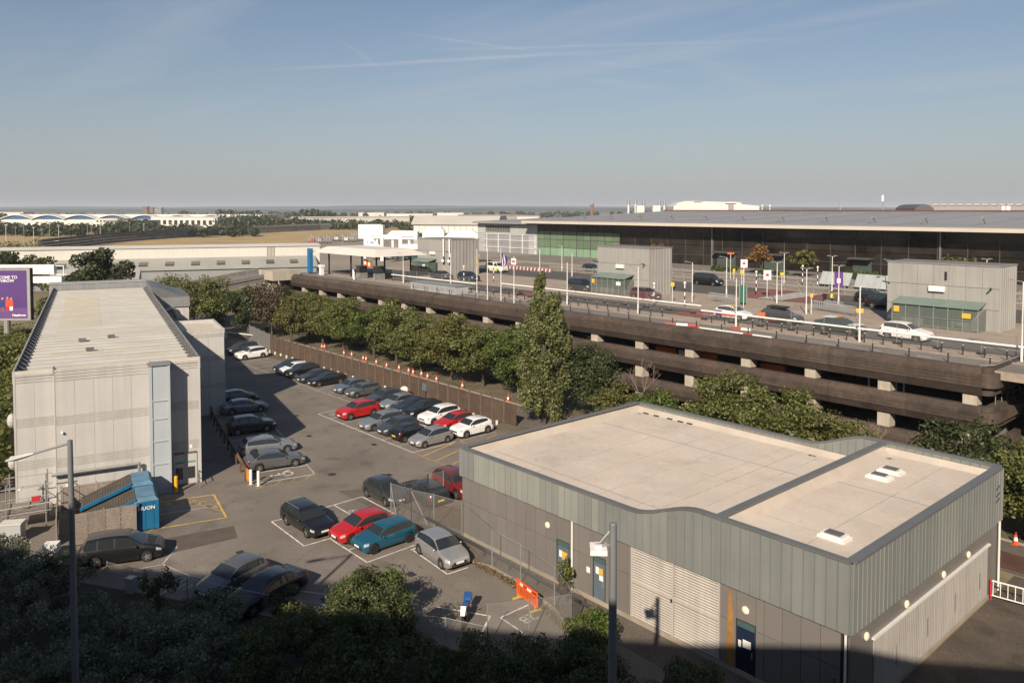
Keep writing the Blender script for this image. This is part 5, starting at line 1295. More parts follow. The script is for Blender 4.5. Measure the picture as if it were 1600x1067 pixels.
# plant box roof on the deck, left of the flagpoles
o = thing('roof_plant_box', 'low grey louvred plant box on the deck edge', 'plant box', (-93.4,68.4,DZ)); MB().box(-5.5,5.5,-1.2,1.2,0,1.05).build('box', m_tgrey2, o); MB().box(-5.6,5.6,-1.3,1.3,1.05,1.12).build('lid', m_galv, o)
for i in range(9): MB().box(-5.2+i*1.2,-4.2+i*1.2,-1.24,-1.2,.2,.85).build('louvre_panel', m_tgrey, o)
# red and white hoarding by the police van
o = thing('striped_hoarding', 'long red and white striped hoarding beyond the police van', 'hoarding', (-125.5,104.0,DZ), R(2))
for i in range(38): MB().add([(i*.5,0,0),(i*.5+.3,0,0),(i*.5+.48,0,.65),(i*.5+.18,0,.65),(i*.5,.08,0),(i*.5+.3,.08,0),(i*.5+.48,.08,.65),(i*.5+.18,.08,.65)], [(0,1,2,3),(7,6,5,4),(3,2,6,7),(1,5,6,2),(4,0,3,7)]).build('hoarding_panel', M('faded_red_panel', (.33,.07,.06), rough=.7) if i % 2 else m_wb, o)
# ---------------------------------------------------------------- viaduct and sheds on the left
vd = thing('viaduct', 'concrete road viaduct leaving the left end of the car park', 'viaduct', (-146.5,0,0))
def vz(y): return 8.7-.135*max(0, 62-y)
def ramp(x0, x1, ya, yb, dz0, dz1):
    ys = [ya+(yb-ya)*i/12 for i in range(13)]; vs = []
    for y in ys: vs += [(x0,y,vz(y)+dz0),(x1,y,vz(y)+dz0),(x1,y,vz(y)+dz1),(x0,y,vz(y)+dz1)]
    return MB().add(vs, [(i*4+j,i*4+(j+1)%4,(i+1)*4+(j+1)%4,(i+1)*4+j) for i in range(12) for j in range(4)]+[(3,2,1,0),(48,49,50,51)])
ramp(0,9.6,30,66,-.8,0).build('deck', m_slab, vd)
for x0, x1 in ((9.3,9.75),(-.15,.3)): ramp(x0,x1,30,64,0,.6).build('parapet', m_slab, vd)
for i in range(3): MB().box(3.2,6.2,34+i*10,35.2+i*10,0,vz(34+i*10)-.8).build('pier', m_slab, vd)
k = MB()
for i in range(17): k.bar((9.5,30+i*2,vz(30+i*2)+.6),(9.5,30+i*2,vz(30+i*2)+1.9),.05)
tag(k.build('fence_posts', m_galv, vd), kind='stuff')
for dz in (1.9,1.2): MB().bar((9.5,30,vz(30)+dz),(9.5,62,vz(62)+dz),.05).build('fence_rail', m_galv, vd)
MB().box(7.6,13.4,61.0,66.2,8.2,9.9).build('abutment', m_conc, vd); MB().cyl((9.2,62.4,0),(9.2,62.4,8.2),.5,n=12).cyl((11.2,62.4,0),(11.2,62.4,8.2),.5,n=12).build('pier', m_conc, vd)
m_shed = M('shed_roof', (.30,.30,.27), rough=.7, var=.1, ns=.1); m_shedw = M('shed_white', (.55,.53,.48), rough=.7, var=.07, ns=.06, streak=.06)
SRZ = R(-21.3)
sh = thing('long_shed', 'long low shed with grey roof, square rooflights and white upper wall', 'building', (-242,40,0), SRZ)
MB().box(0,9,-6,76,0,4.6).build('wall', m_tgrey, sh)
MB().prism_y([(9.5,4.55),(9.5,4.7),(0,7.3),(0,4.55)], -6.5, 76.5).build('roof', m_shed, sh)
rlm = M_glass('shed_rooflight', (.06,.055,.05))
for i in range(11): MB().add([(6.6,3+i*6.6,5.46),(3.4,3+i*6.6,6.33),(3.4,5.2+i*6.6,6.33),(6.6,5.2+i*6.6,5.46),(6.6,3+i*6.6,5.6),(3.4,3+i*6.6,6.5),(3.4,5.2+i*6.6,6.5),(6.6,5.2+i*6.6,5.6)], [(4,5,6,7),(0,1,5,4),(1,2,6,5),(2,3,7,6),(3,0,4,7)]).build('rooflight', rlm, sh)
MB().box(-13,-.02,-12,78,0,10.1).build('upper_wall', m_shedw, sh); MB().prism_y([(.3,10.1),(-6.5,10.7),(-13.3,10.1)], -12.4, 78.4).build('upper_roof', m_shedw, sh)
k = MB()
for i in range(6): k.bar((.1,63+i*.4,7.3),(.1,63+i*.4,10.1),.1)
k.build('ladder', m_galv, sh)
gp0 = (-194.33, 49.11, 5.78)
gb = thing('grey_shed', 'short grey gabled shed left of the long shed, behind the dark tree', 'building', (gp0[0],gp0[1],0), SRZ)
MB().box(0,7,-10,7,0,4.9).build('wall', m_tgrey, gb); MB().prism_y([(-.4,4.9),(7.5,4.9),(1.2,7.6)], -10.4, 7.4).build('roof', m_shed, gb)
for y in (-3,2.5): MB().add([(5.4,y,5.9),(3.2,y,6.85),(3.2,y+2,6.85),(5.4,y+2,5.9),(5.4,y,6.1),(3.2,y,7.05),(3.2,y+2,7.05),(5.4,y+2,6.1)], [(4,5,6,7),(0,1,5,4),(1,2,6,5),(2,3,7,6),(3,0,4,7)]).build('rooflight', rlm, gb)
# billboard and gantry at the left edge
bp = (-148.85, 22.03, 7.34)
bb = thing('billboard', 'purple airport welcome billboard at the left edge, on a steel leg', 'billboard', (bp[0],bp[1],0), math.atan2(.7484,.6633)+R(4))
bb.scale = (1.4,1.4,1.4)
BBZ = bp[2]/1.4
MB().box(-2.2,3.45,-.1,.45,BBZ-3.0,BBZ+3.0).build('case', m_panel_core, bb)
MB().box(-2.2,3.4,-.16,-.1,BBZ-3.0,BBZ+2.95).build('frame', m_galv, bb)
m_bbp = M('billboard_purple', (.075,.03,.155), rough=.5, var=.18, ns=.12)
MB().box(-2.0,3.05,-.19,-.165,BBZ-2.75,BBZ+2.75).build('poster', m_bbp, bb)
MB().quad((-2.0,-.193,BBZ-2.75),(3.05,-.193,BBZ-2.75),(3.05,-.193,BBZ-1.55),(-2.0,-.193,BBZ-1.75)).build('poster_floor', M('billboard_violet', (.115,.055,.20), rough=.5, var=.1), bb)
for txt, z, s, x in (('WELCOME TO',1.95,.46,.55),('HEATHROW',1.55,.46,.38)): link('poster_lettering', text_mesh(txt, s, m_sign_w, .003, weight=.008), bb, (x,-.2,BBZ+z), rot=(R(90),0,0))
link('poster_lettering', text_mesh('Heathrow', .36, m_sign_w, .003, weight=.012), bb, (2.15,-.2,BBZ-2.4), rot=(R(90),0,0))
def figure(x, z0, h, body, arm):
    k = MB().add([(x-.22,-.2,z0+h*.3),(x+.22,-.2,z0+h*.3),(x+.2,-.2,z0+h*.8),(x-.2,-.2,z0+h*.8)], [(0,1,2,3)]).build('poster_figure', body, bb)
    MB().add([(x-.15,-.2,z0),(x+.15,-.2,z0),(x+.2,-.2,z0+h*.3),(x-.2,-.2,z0+h*.3)], [(0,1,2,3)]).build('poster_figure_legs', arm, bb)
    MB().add([(x+.13*math.cos(i*.628),-.2,z0+h*.9+.15*math.sin(i*.628)) for i in range(10)], [tuple(range(10))]).build('poster_figure_head', M('poster_skin', (.42,.22,.14), rough=.6), bb)
figure(.35,BBZ-2.0,1.7,m_flag_b,M('poster_brown', (.2,.08,.05))); figure(.9,BBZ-1.85,1.6,M('poster_red', (.6,.07,.03)),m_flag_r); figure(1.3,BBZ-1.85,1.5,M('poster_red', (.6,.07,.03)),m_sign_w)
MB().add([(-.35,-.201,BBZ-.75),(-.2,-.201,BBZ-.75),(.2,-.201,BBZ-1.0),(.15,-.201,BBZ-1.25),(-.3,-.201,BBZ-1.0)], [(0,1,2,3,4)]).build('poster_figure', m_flag_b, bb)
MB().cyl((.6,.2,0),(.6,.2,BBZ-2.9),.35,n=12).build('leg', m_galv, bb)
gp = (-156.52, 26.94, 8.57)
gy = thing('road_gantry', 'white road gantry with a sign bank behind the billboard', 'gantry', (gp[0],gp[1],0), math.atan2(.7484,.6633)+R(3))
MB().box(-9,5.0,-.5,.5,gp[2]+1.3,gp[2]+2.9).build('sign_bank', m_sign_w, gy); MB().box(-9,6.3,-.6,.6,gp[2]-.2,gp[2]+.9).box(5.5,6.3,-.6,.6,0,gp[2]-.2).build('beam', m_sign_w, gy)
MB().bar((5.0,0,gp[2]+1.2),(5.0,0,gp[2]+2.9),.12).bar((5.0,0,gp[2]+2.7),(6.4,0,gp[2]+2.7),.12).bar((6.4,0,gp[2]+.9),(6.4,0,gp[2]+2.7),.12).bar((5.0,0,gp[2]+1.2),(6.9,0,gp[2]+1.2),.12).build('end_frame', m_sign_w, gy)

# ---------------------------------------------------------------- airfield
m_apron = M('apron_concrete', (.235,.205,.165), rough=.9, var=.10, ns=.03, fine=.05, bs=.2)
m_straw = M('straw_grass', (.34,.245,.115), rough=.95, var=.2, ns=.03, fine=.12, bs=.4)
m_taxi = M('taxiway', (.15,.135,.115), rough=.9, var=.12, ns=.02)
struct('apron', MB().quad((-230,70,.02),(-100,147,.02),(-160,420,.02),(-620,420,.02),(-560,300,.02)), m_apron)
struct('airfield_grass', MB().quad((-235,66,.015),(-300,-40,.015),(-1500,150,.015),(-1600,900,.015),(-500,700,.015)), m_straw)
struct('taxiway', MB().quad((-479.27, 180.33, 0.0),(-485.41, 317.87, 0.0),(-592.41, 444.81, 0.0),(-667.25, 393.14, 0.0),(-631.67, 286.2, 0.0)), m_taxi)
# long blast fence curving along the field edge, panel by panel
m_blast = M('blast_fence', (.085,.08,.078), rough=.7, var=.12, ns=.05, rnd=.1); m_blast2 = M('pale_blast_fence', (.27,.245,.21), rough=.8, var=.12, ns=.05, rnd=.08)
bf = thing('blast_fence', 'long dark louvred blast fence curving along the airfield edge', 'fence', (0,0,0))
pts = [Vector(q) for q in ((-429.09, 79.91, 0.0),(-455.47, 94.31, 0.0),(-481.76, 110.74, 0.0),(-520.57, 133.73, 0.0),(-553.87, 161.82, 0.0),(-594.25, 204.81, 0.0),(-628.9, 252.28, 0.0),(-671.16, 310.15, 0.0),(-712.84, 376.47, 0.0),(-746.68, 447.88, 0.0),(-779.49, 537.67, 0.0),(-807.32, 648.12, 0.0))]
dist = 0
for i in range(len(pts)-1):
    a, b = pts[i], pts[i+1]; n = max(1, int((b-a).length/12))
    for j in range(n):
        p, q = a.lerp(b, j/n), a.lerp(b, (j+1)/n); d = (q-p); rz = math.atan2(d.y, d.x); ln = d.length
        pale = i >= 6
        k = MB()
        for z in range(4): k.prism_x([(-.2,.3+z*1.6),(.0,.3+z*1.6),(.45,1.7+z*1.6),(.25,1.7+z*1.6)], .15, ln-.1)
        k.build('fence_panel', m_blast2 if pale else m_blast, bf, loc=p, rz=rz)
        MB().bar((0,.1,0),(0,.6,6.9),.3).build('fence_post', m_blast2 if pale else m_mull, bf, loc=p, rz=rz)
# big hangar with wavy blue-fronted roofs, white buildings, terraces beyond
m_hw = M('hangar_white', (.55,.54,.51), rough=.6, var=.06, ns=.02); m_hb = M('hangar_blue', (.035,.10,.22), rough=.5, var=.1, ns=.02)
m_far_b = M('far_brick', (.20,.12,.085), rough=.8, var=.1); m_far_g = M('far_grey', (.26,.25,.24), rough=.8, var=.1)
hrz2 = math.atan2(.7484,.6633)
hg = thing('wave_roof_hangar', 'huge distant hangar with a row of wavy white roofs over blue fronts', 'hangar', ((-1069.19, 301.35, 6.38)[0],(-1069.19, 301.35, 6.38)[1],0), hrz2-R(5))
MB().box(-176,172,0,70,0,8.2).build('wall', m_hw, hg)
for i in range(8):
    x0 = -176+i*43.5; w = 43.5
    arc = [(x0+w*t/14, 8.2+4.6*math.sin(math.pi*t/14)) for t in range(15)]
    MB().prism_y(arc+[(x0+w,8.1),(x0,8.1)], -.5, 66).build('blue_front', m_hb, hg)
    up = [(x0+w*t/14, 8.6+4.8*math.sin(math.pi*t/14)) for t in range(15)]; lo = [(x, z-.9) for x, z in up[::-1]]
    MB().prism_y([(x, z+.55) for x, z in up]+[(x, z-.35) for x, z in up[::-1]], -3, 72).build('roof_wave', m_hw, hg)
MB().box(-176,172,12,74,8.2,14.2).build('rear_roof', m_hw, hg)
def far_box(label, p0, p1, z1, depth, mat, roofmat=None, name='far_building', cat='building', rows=0, group=None, z0=0, cols=8):
    a, b = Vector(p0), Vector(p1); d = (b-a); ln = math.hypot(d.x,d.y); rz = math.atan2(d.y,d.x)
    o = thing(name, label, cat, (a.x,a.y,z0), rz, group)
    MB().box(0,ln,0,depth,0,z1).build('wall', mat, o)
    MB().box(-.6,ln+.6,-.6,depth+.6,z1,z1+.6).build('roof', roofmat or mat, o)
    for r_ in range(rows):
        for c in range(cols):
            x0 = ln*(c+.2)/cols; piece('window', o, x0, x0+ln*.55/cols, -.15, .02, z1*(r_+.25)/rows, z1*(r_+.7)/rows, m_hglass)
    return o
far_box('white office block in front of the hangar, left of its middle', (-1011.01, 246.38, 2.32), (-992.66, 267.09, 2.32), 9.5, 30, m_hw, rows=2, cols=7)
far_box('low grey car deck between the white blocks before the hangar', (-959.94, 243.7, 3.13), (-928.14, 279.57, 3.13), 8, 25, m_far_g, rows=3, cols=10)
far_box('long white block with a logo corner before the hangar', (-989.4, 300.92, 1.91), (-895.36, 346.71, 2.72), 11.5, 35, m_hw, rows=1, cols=12)
far_box('brown tower flats on the horizon, left one', (-2754.12, 812.6, 27.33), (-2744.31, 823.66, 27.33), 29, 20, m_far_b, rows=5, cols=3, group='horizon flats')
far_box('brown tower flats on the horizon, right one', (-2740.11, 828.41, 27.33), (-2731.71, 837.89, 27.33), 26, 20, m_far_b, rows=5, cols=3, group='horizon flats')
far_box('grey flats on the horizon right of the brown towers', (-2728.93, 841.02, 25.22), (-2713.52, 858.41, 25.22), 25, 20, m_far_g, rows=4, cols=4, group='horizon flats')
far_box('pale low shed roofs beyond the trees, left centre', (-831.26, 419.04, 7.84), (-817.97, 554.65, 6.67), 11.5, 40, m_shedw)
far_box('white warehouse roof behind trees, centre', (-1110.26, 707.33, 10.44), (-1059.81, 764.25, 10.44), 13, 60, m_hw)
far_box('second white warehouse roof behind trees, centre right', (-1054.9, 769.79, 11.5), (-1026.17, 802.21, 11.5), 14.5, 60, m_hw)
far_box('grey and red striped depot beyond the pier', (-603.2, 465.27, 9.89), (-535.74, 481.08, 10.47), 15.2, 40, m_far_g, roofmat=m_far_g)
o = far_box('red band of the striped depot front', (-590.49, 457.0, 11.32), (-564.78, 467.92, 11.48), 11.8, 4, M('depot_red', (.30,.07,.045), rough=.8, var=.1))
far_box('white cube store standing right of the red depot', (-462.95, 382.28, 9.79), (-460.36, 385.2, 9.79), 12.5, 5, m_hw)
far_box('white low units right of depot, left of the terminal roof', (-520.86, 467.72, 10.77), (-508.03, 482.19, 10.77), 14.2, 30, m_hw)
far_box('tan low sheds strung along the horizon, left', (-2005.17, 300.7, 16.86), (-1972.19, 337.91, 16.86), 14, 40, m_hw)
far_box('flat horizon warehouses left of the hangar trees', (-1579.95, 931.24, 10.77), (-1541.14, 975.02, 10.77), 13, 50, m_shedw)
# pier and white boarding bridges
pr = thing('pier_building', 'long pale translucent roofed boarding pier', 'building', (*(-349.22, 239.21, 8.03)[:2],0), hrz2-R(14))
ln = 46
MB().box(0,ln,0,20,0,12.8).build('wall', m_tgrey2, pr)
MB().prism_x([(-1,12.8),(4,17.5),(16,17.5),(21,12.8)], -1, ln+1).build('roof', M('pier_roof', (.36,.345,.31), rough=.5, var=.08, ns=.08), pr)
for i in range(14): MB().box(.3+i*3.28,.3+i*3.28+2.9,-.1,0,8.5,12.2).build('pier_panel', m_shedw, pr)
MB().box(2,22,-.2,-.1,6.2,8.3).build('dark_opening', m_panel_core, pr)
m_bridge = M('bridge_white', (.72,.70,.66), rough=.5, var=.05, ns=.1)
for (px0, px1, y0, y1, dep, lab) in [(560,598,351,373,335,'white boarding bridge head nearest the parked airliner tail'),(600,652,361,374,330,'white boarding bridge tunnel in the middle'),(660,694,355,375,325,'white boarding bridge head by the leftmost lift block'),(694,747,360,376,300,'white boarding bridge tunnel above the leftmost lift block')]:
    a, b = Vector(D(px0,y1,dep)), Vector(D(px1,y1,dep)); ztop = D(px0,y0,dep)[2]
    w = math.hypot(b.x-a.x,b.y-a.y); o = thing('boarding_bridge', lab, 'boarding bridge', (a.x,a.y,0), hrz2, 'white boarding bridges'); h0, h1 = a.z, ztop
    MB().prism_y([(0,h0),(w,h0),(w,h1-1.6 if px0 > 640 else h1-.4),(w*.82,h1),(w*.22,h1),(0,h1-2.6 if px0 != 560 else h1)], 0, 6).build('tunnel', m_bridge, o)
    MB().bar((w*.25,1,0),(w*.25,1,h0),.9).bar((w*.75,1,0),(w*.75,1,h0),.9).build('leg', m_bridge, o)
    MB().box(w*.1,w*.9,-.06,-.02,h0+.8,h0+1.2).build('trim', m_galv, o)
o = thing('bridge_portal', 'white portal frame of the boarding bridge', 'portal', (*(-274.57, 172.67, 1.99)[:2],0), hrz2); MB().box(-.6,.6,-.5,.5,0,9.4).box(6.8,8.2,-.5,.5,0,11).box(-.6,8.2,-.4,.4,9.4,10.6).box(8.2,20,-.4,.4,4.4,6.8).build('frame', m_bridge, o)
# parked airliner: only its blue and white tail rises above the fence
ap = thing('airliner', 'parked airliner with a white tail fin and blue fuselage', 'aircraft', (*(-279.74, 174.38, 2.49)[:2],0), hrz2+R(4))
m_abl = M('airline_blue', (.02,.22,.42), rough=.35, var=.03); m_awh = M('airline_white', (.74,.74,.73), rough=.35, var=.03)
vs, fs = [], []
sec = [(-6.0,3.9,.25),(-4.2,3.7,.9),(-2,3.4,1.5),(2,3.1,1.9),(8,3.0,2.0),(22,3.0,2.0),(27,2.9,1.5),(29.5,2.7,.4)]
for x, z, r_ in sec:
    for i in range(14): vs.append((x, r_*math.cos(i*math.pi/7), z+r_*math.sin(i*math.pi/7)))
for q in range(len(sec)-1):
    for i in range(14): fs.append((q*14+i, q*14+(i+1)%14, (q+1)*14+(i+1)%14, (q+1)*14+i))
MB().add(vs, fs).build('fuselage', m_abl, ap, True)
MB().prism_y([(-6.6,9.9),(-3.6,9.9),(1.6,4.9),(-4.6,4.4)], -.18, .18).build('tail_fin', m_awh, ap)
MB().prism_y([(-4.9,5.3),(1.2,5.3),(1.7,4.8),(-4.7,4.3)], -.2, .2).build('fin_root', m_abl, ap)
link('fin_lettering', text_mesh('KLM', 1.5, m_abl, .01, weight=.03), ap, (-3.5,-.2,7.2), rot=(R(90),0,0))
MB().prism([(-5.5,-4.5),(-3.8,-4.5),(-1,0),(-1,0.01),(-3.8,4.5),(-5.5,4.5),(-4.2,0)], 4.1, 4.25).build('tailplane', m_awh, ap)
MB().prism([(8,0),(14,0),(6,15),(4,15)], 2.2, 2.5).prism([(8,0),(4,-15),(6,-15),(14,0)], 2.2, 2.5).build('wing', m_awh, ap)
MB().bar((9,2,0),(9,2,1.5),.4).bar((9,-2,0),(9,-2,1.5),.4).bar((25,0,0),(25,0,1.5),.4).build('undercarriage', m_galv, ap)
# baggage dollies and ground equipment on the apron
rr = random.Random(11)
def equipment(px, py, dep, label, group):
    p = D(px,py,dep); o = thing('ground_equipment', label, 'ground equipment', (p[0],p[1],0), hrz2+rr.uniform(-.3,.3), group)
    k = MB()
    for i in range(6):
        x = i*1.6-4; h = rr.uniform(2.4,6.5)
        k.bar((x,0,.5),(x,0,h),.18).bar((x,2,.5),(x,2,h),.18).bar((x,0,h),(x+1.5,2,h*.8),.15).bar((x,0,h*.6),(x+1.6,0,h*.7),.12)
    k.build('frame', m_galv, o); MB().box(-4.4,5,-.3,2.3,.4,1.3).build('chassis', m_mull, o)
    for x in (-3,3): MB().cyl((x,-.4,.4),(x,-.1,.4),.4,n=8).build('wheel', m_tyre, o)
    if rr.random() < .6: MB().box(-3,-.5,0,2,1.3,3.0).build('container', rr.choice([m_hw, m_far_g, m_flag_r]), o)
for i, (px, py, dep, lab) in enumerate([(492,380,480,'grey steps truck at the left of the apron'),(504,379,480,'tangle of dolly frames left of the bridge'),(530,376,510,'row of stacked dollies behind the steps truck'),(545,376,500,'row of cages beside the boarding bridge'),(555,374,520,'farther cages behind the bridge head'),(620,382,400,'loader under the middle boarding bridge'),(630,384,370,'baggage loader near the airliner nose'),(640,383,390,'belt loader beside the leftmost lift block')]): equipment(px, py, dep, lab, 'ground equipment on the apron')
# skyline behind the terminal roof
def stack(px, y0, dep, r_, mat, label, name='flue', z0=6, group=None, top=None):
    p = D(px,y0,dep); o = thing(name, label, 'chimney' if name != 'mast' else 'mast', (p[0],p[1],0), group=group)
    MB().cyl((0,0,z0),(0,0,p[2]),r_,n=10).box(-r_*2.2,r_*2.2,-r_*2.2,r_*2.2,0,z0).build('shaft', mat, o)
    if top: MB().cyl((0,0,p[2]-top),(0,0,p[2]),r_*1.35,n=10).build('cap', m_galv, o)
    return o
stack(925,318,620,1.3,m_far_b,'brown brick chimney left of the white flues','chimney',top=1)
for px, y0, lab in ((982,313,'white flue, leftmost of the roof cluster'),(993,312,'white flue, second and tallest of the cluster'),(1006,313,'thin grey flue right of the tall pair'),(1030,314,'white flue, fourth of the cluster'),(1038,314,'white flue, rightmost of the cluster')): stack(px, y0, 420, .55, m_hw if 'white' in lab else m_galv, lab, 'flue', group='flues behind the terminal', top=2.2)
for px, lab in ((1000,'small white plant cabin among the flues'),(1025,'white plant cabin right of the flues')): p = D(px,328,415); o = thing('plant_cabin', lab, 'cabin', (p[0],p[1],0), hrz2); MB().box(-2,2,-2,2,10,p[2]+2.2).box(-.4,.4,-.4,.4,0,10).build('cabin', m_hw, o)
bh = thing('white_hangar', 'white curved roof airline hangar behind the terminal', 'hangar', (*(-466.39, 619.64, 18.53)[:2],0), hrz2-R(6))
pf = [(0,0),(82,0),(82,24.0),(66,25.6),(64,27.6),(56,27.6),(20,28.8),(12,28.6),(6,27),(1.5,23.5)]
MB().prism_y(pf, 0, 60).build('wall', m_hw, bh); MB().box(53,58,-.6,0,19,27).build('stair_tower', m_far_g, bh); MB().box(50,60,-1.5,0,26.6,27.9).build('tower_cap', m_hw, bh)
MB().prism_y([(20,27.6),(27,27.6),(29,28.3),(22,28.5)], -.5, -.1).build('wall_mark', m_far_g, bh)
ch = thing('curved_hangar', 'distant ridged hangar roof at the right end of the skyline', 'hangar', (*(-335.29, 858.02, 18.34)[:2],0), hrz2-R(8))
MB().prism_y([(0,0),(18,0),(18,22),(14,25),(9,26.2),(4,25),(0,22)], 0, 60).build('wall', m_mull, ch); MB().prism_y([(14,0),(130,0),(130,25),(14,25.4)], 2, 60).build('long_roof', m_far_g, ch)
for i in range(14): MB().prism_x([(1,25),(5,26.4),(9,25)], 18+i*8, 24+i*8).build('roof_monitor', m_tfasc, ch)
stack(1380,303,330,.22,m_galv,'thin lattice mast with a white drum on the terminal skyline','mast',z0=10); o = thing('radar_drum', 'white drum on top of the thin mast', 'antenna', (*(-143.2, 332.96, 25.52)[:2],0)); MB().cyl((0,0,(-143.18, 332.98, 24.19)[2]),(0,0,(-143.22, 332.94, 26.85)[2]),.45,n=10).build('drum', m_sign_w, o)
tmast = thing('lighting_mast', 'T shaped apron lighting mast behind the terminal roof', 'mast', (*(-179.4, 370.51, 25.62)[:2],0), hrz2); zt = (-179.4, 370.51, 25.62)[2]; MB().cyl((0,0,0),(0,0,zt),.3,n=8).box(-1.6,1.6,-.3,.3,zt-.3,zt+.2).build('mast', m_galv, tmast)
for px, lab in ((1191,'small white radome post left of the T mast'),(1203,'second small white radome post')): p = D(px,322,500); o = thing('radome_post', lab, 'antenna', (p[0],p[1],0)); MB().cyl((0,0,0),(0,0,p[2]),.25,n=6).ball((0,0,p[2]),.7).build('post', m_sign_w, o)
p = (-109.9, 373.55, 22.34); o = thing('roof_tank', 'white drum tank on the terminal roof at right', 'tank', (p[0],p[1],0), hrz2); MB().cyl((-1,0,p[2]-2.4),(-1,0,p[2]),.9,n=12).cyl((1.1,0,p[2]-2.4),(1.1,0,p[2]),.9,n=12).box(-.3,.3,-.3,.3,0,p[2]-2.4).build('tank', m_sign_w, o)
# apron and roadside lighting columns on the left
rr = random.Random(5)
COLS = sorted([(10,392,358),(25,388,360),(38,390,355),(53,386,360),(66,382,362),(78,384,355),(92,380,356),(137,378,352),(143,376,352),(157,374,354),(203,372,350),(225,370,352),(266,368,350),(293,366,351),(323,364,349),(364,361,347),(388,360,347),(433,357,340),(462,356,342),(536,400,369),(590,400,372),(372,440,416),(214,436,396),(500,356,344),(618,356,340),(670,362,335),(700,365,338)])
for i, (px, yb, yt) in enumerate(COLS):
    p = G_(px,yb); h = (yb-yt)*math.hypot(p[0],p[1])/1230
    o = thing('light_column', 'slim light column', 'lamp post', (p[0],p[1],0), hrz2, 'slim light columns over the airfield')
    o['label'] = 'slim light column over the airfield, %s from the left' % nth(i+1)
    MB().cyl((0,0,0),(0,0,h),.16,.1,n=6).bar((-.9,0,h),(.9,0,h),.16).build('column', m_galv if i % 3 else m_post, o)
for i, (px, y, lab) in enumerate(((85,376,'dark car on the perimeter road, left'),(90,378,'white van like car on the perimeter road'))):
    p = G_(px,y); car('hatch', 'white' if i else 'navy', p[0], p[1], hrz2, lab, 'cars on the perimeter road')
# hills
rr = random.Random(21)
def ridge(name, dep, base, amp, mat, px0=-400, px1=2000, seed=0):
    q = random.Random(seed); k = MB(); vs = []; n = 90
    ph = [q.uniform(0,6.28) for _ in range(6)]
    for i in range(n+1):
        px = px0+(px1-px0)*i/n; p = Vector(DV(px,dep)); t = i/n*12
        z = base+amp*(.5*math.sin(t*.9+ph[0])+.3*math.sin(t*2.3+ph[1])+.15*math.sin(t*5.1+ph[2])+.08*math.sin(t*11+ph[3])); z = max(z, 3)
        d = Vector((p.x,p.y,0)).normalized()
        for s, zz in ((0,0),(dep*.03,z*.8),(dep*.06,z),(dep*.14,0)): vs.append((p.x+d.x*s, p.y+d.y*s, zz))
    k.add(vs, [(i*4+j,(i+1)*4+j,(i+1)*4+j+1,i*4+j+1) for i in range(n) for j in range(3)])
    return struct(name, k, mat, smooth=True)
m_hill = M('far_wood', (.05,.065,.04), rough=.95, var=.35, ns=.006, fine=.2, bs=.05)
ridge('hills', 4300, 23, 8, m_hill, seed=4); ridge('hills', 7000, 46, 14, m_hill, seed=9)
# ---------------------------------------------------------------- trees and shrubs
L_MID = M_leaf('leaf_mid', (.075,.095,.023), (.19,.198,.055))
L_DARK = M_leaf('leaf_dark', (.032,.048,.016), (.09,.105,.036))
L_POP = M_leaf('leaf_poplar', (.095,.115,.034), (.235,.245,.095))
L_BRIGHT = M_leaf('leaf_bright', (.05,.085,.015), (.14,.175,.035))
L_BROWN = M_leaf('leaf_brown', (.08,.062,.036), (.165,.125,.075))
L_AUT = M_leaf('leaf_autumn', (.15,.08,.025), (.32,.18,.06))
L_OLIVE = M_leaf('leaf_olive', (.08,.088,.024), (.195,.185,.055))
L_STRAW = M_leaf('straw_blades', (.16,.115,.055), (.30,.22,.11))
L_GREY = M_leaf('leaf_grey_green', (.07,.08,.048), (.26,.27,.19))
m_bark = M('bark', (.075,.06,.045), rough=.9, var=.3, ns=3)
m_bark_pale = M('pale_twig', (.22,.17,.13), rough=.9, var=.2)
def leaf_mesh(name, clumps, size, mat, seed, up=.35):
    """clumps: (x, y, z, rx, rz, count) - leaves scattered through each clump's volume, facing roughly outwards"""
    g = np.random.default_rng(seed)
    P, Nn = [], []
    for cx, cy, cz, rx, rz, n in clumps:
        d = g.normal(size=(n,3)); d /= np.linalg.norm(d, axis=1)[:,None]
        r = g.random(n)**.42
        q = d*r[:,None]*np.array([rx,rx,rz])+np.array([cx,cy,cz])
        P.append(q); Nn.append(d)
    P = np.concatenate(P); Nn = np.concatenate(Nn)
    n = len(P)
    nor = Nn*.8+g.normal(size=(n,3))*.6+np.array([0,0,up]); nor /= np.linalg.norm(nor, axis=1)[:,None]
    a = np.cross(nor, g.normal(size=(n,3))); a /= np.linalg.norm(a, axis=1)[:,None]
    b = np.cross(nor, a)
    s = size*(.6+.8*g.random(n))
    v = np.empty((n,4,3))
    v[:,0] = P+a*(s*.62)[:,None]; v[:,1] = P+b*(s*.36)[:,None]+nor*(s*.10)[:,None]; v[:,2] = P-a*(s*.62)[:,None]; v[:,3] = P-b*(s*.36)[:,None]+nor*(s*.10)[:,None]
    me = bpy.data.meshes.new(name)
    me.vertices.add(n*4); me.vertices.foreach_set('co', v.reshape(-1))
    me.loops.add(n*4); me.loops.foreach_set('vertex_index', np.arange(n*4, dtype=np.int32))
    me.polygons.add(n); me.polygons.foreach_set('loop_start', np.arange(0,n*4,4, dtype=np.int32)); me.polygons.foreach_set('loop_total', np.full(n,4,dtype=np.int32))
    me.update(calc_edges=True); me.materials.append(mat)
    return me
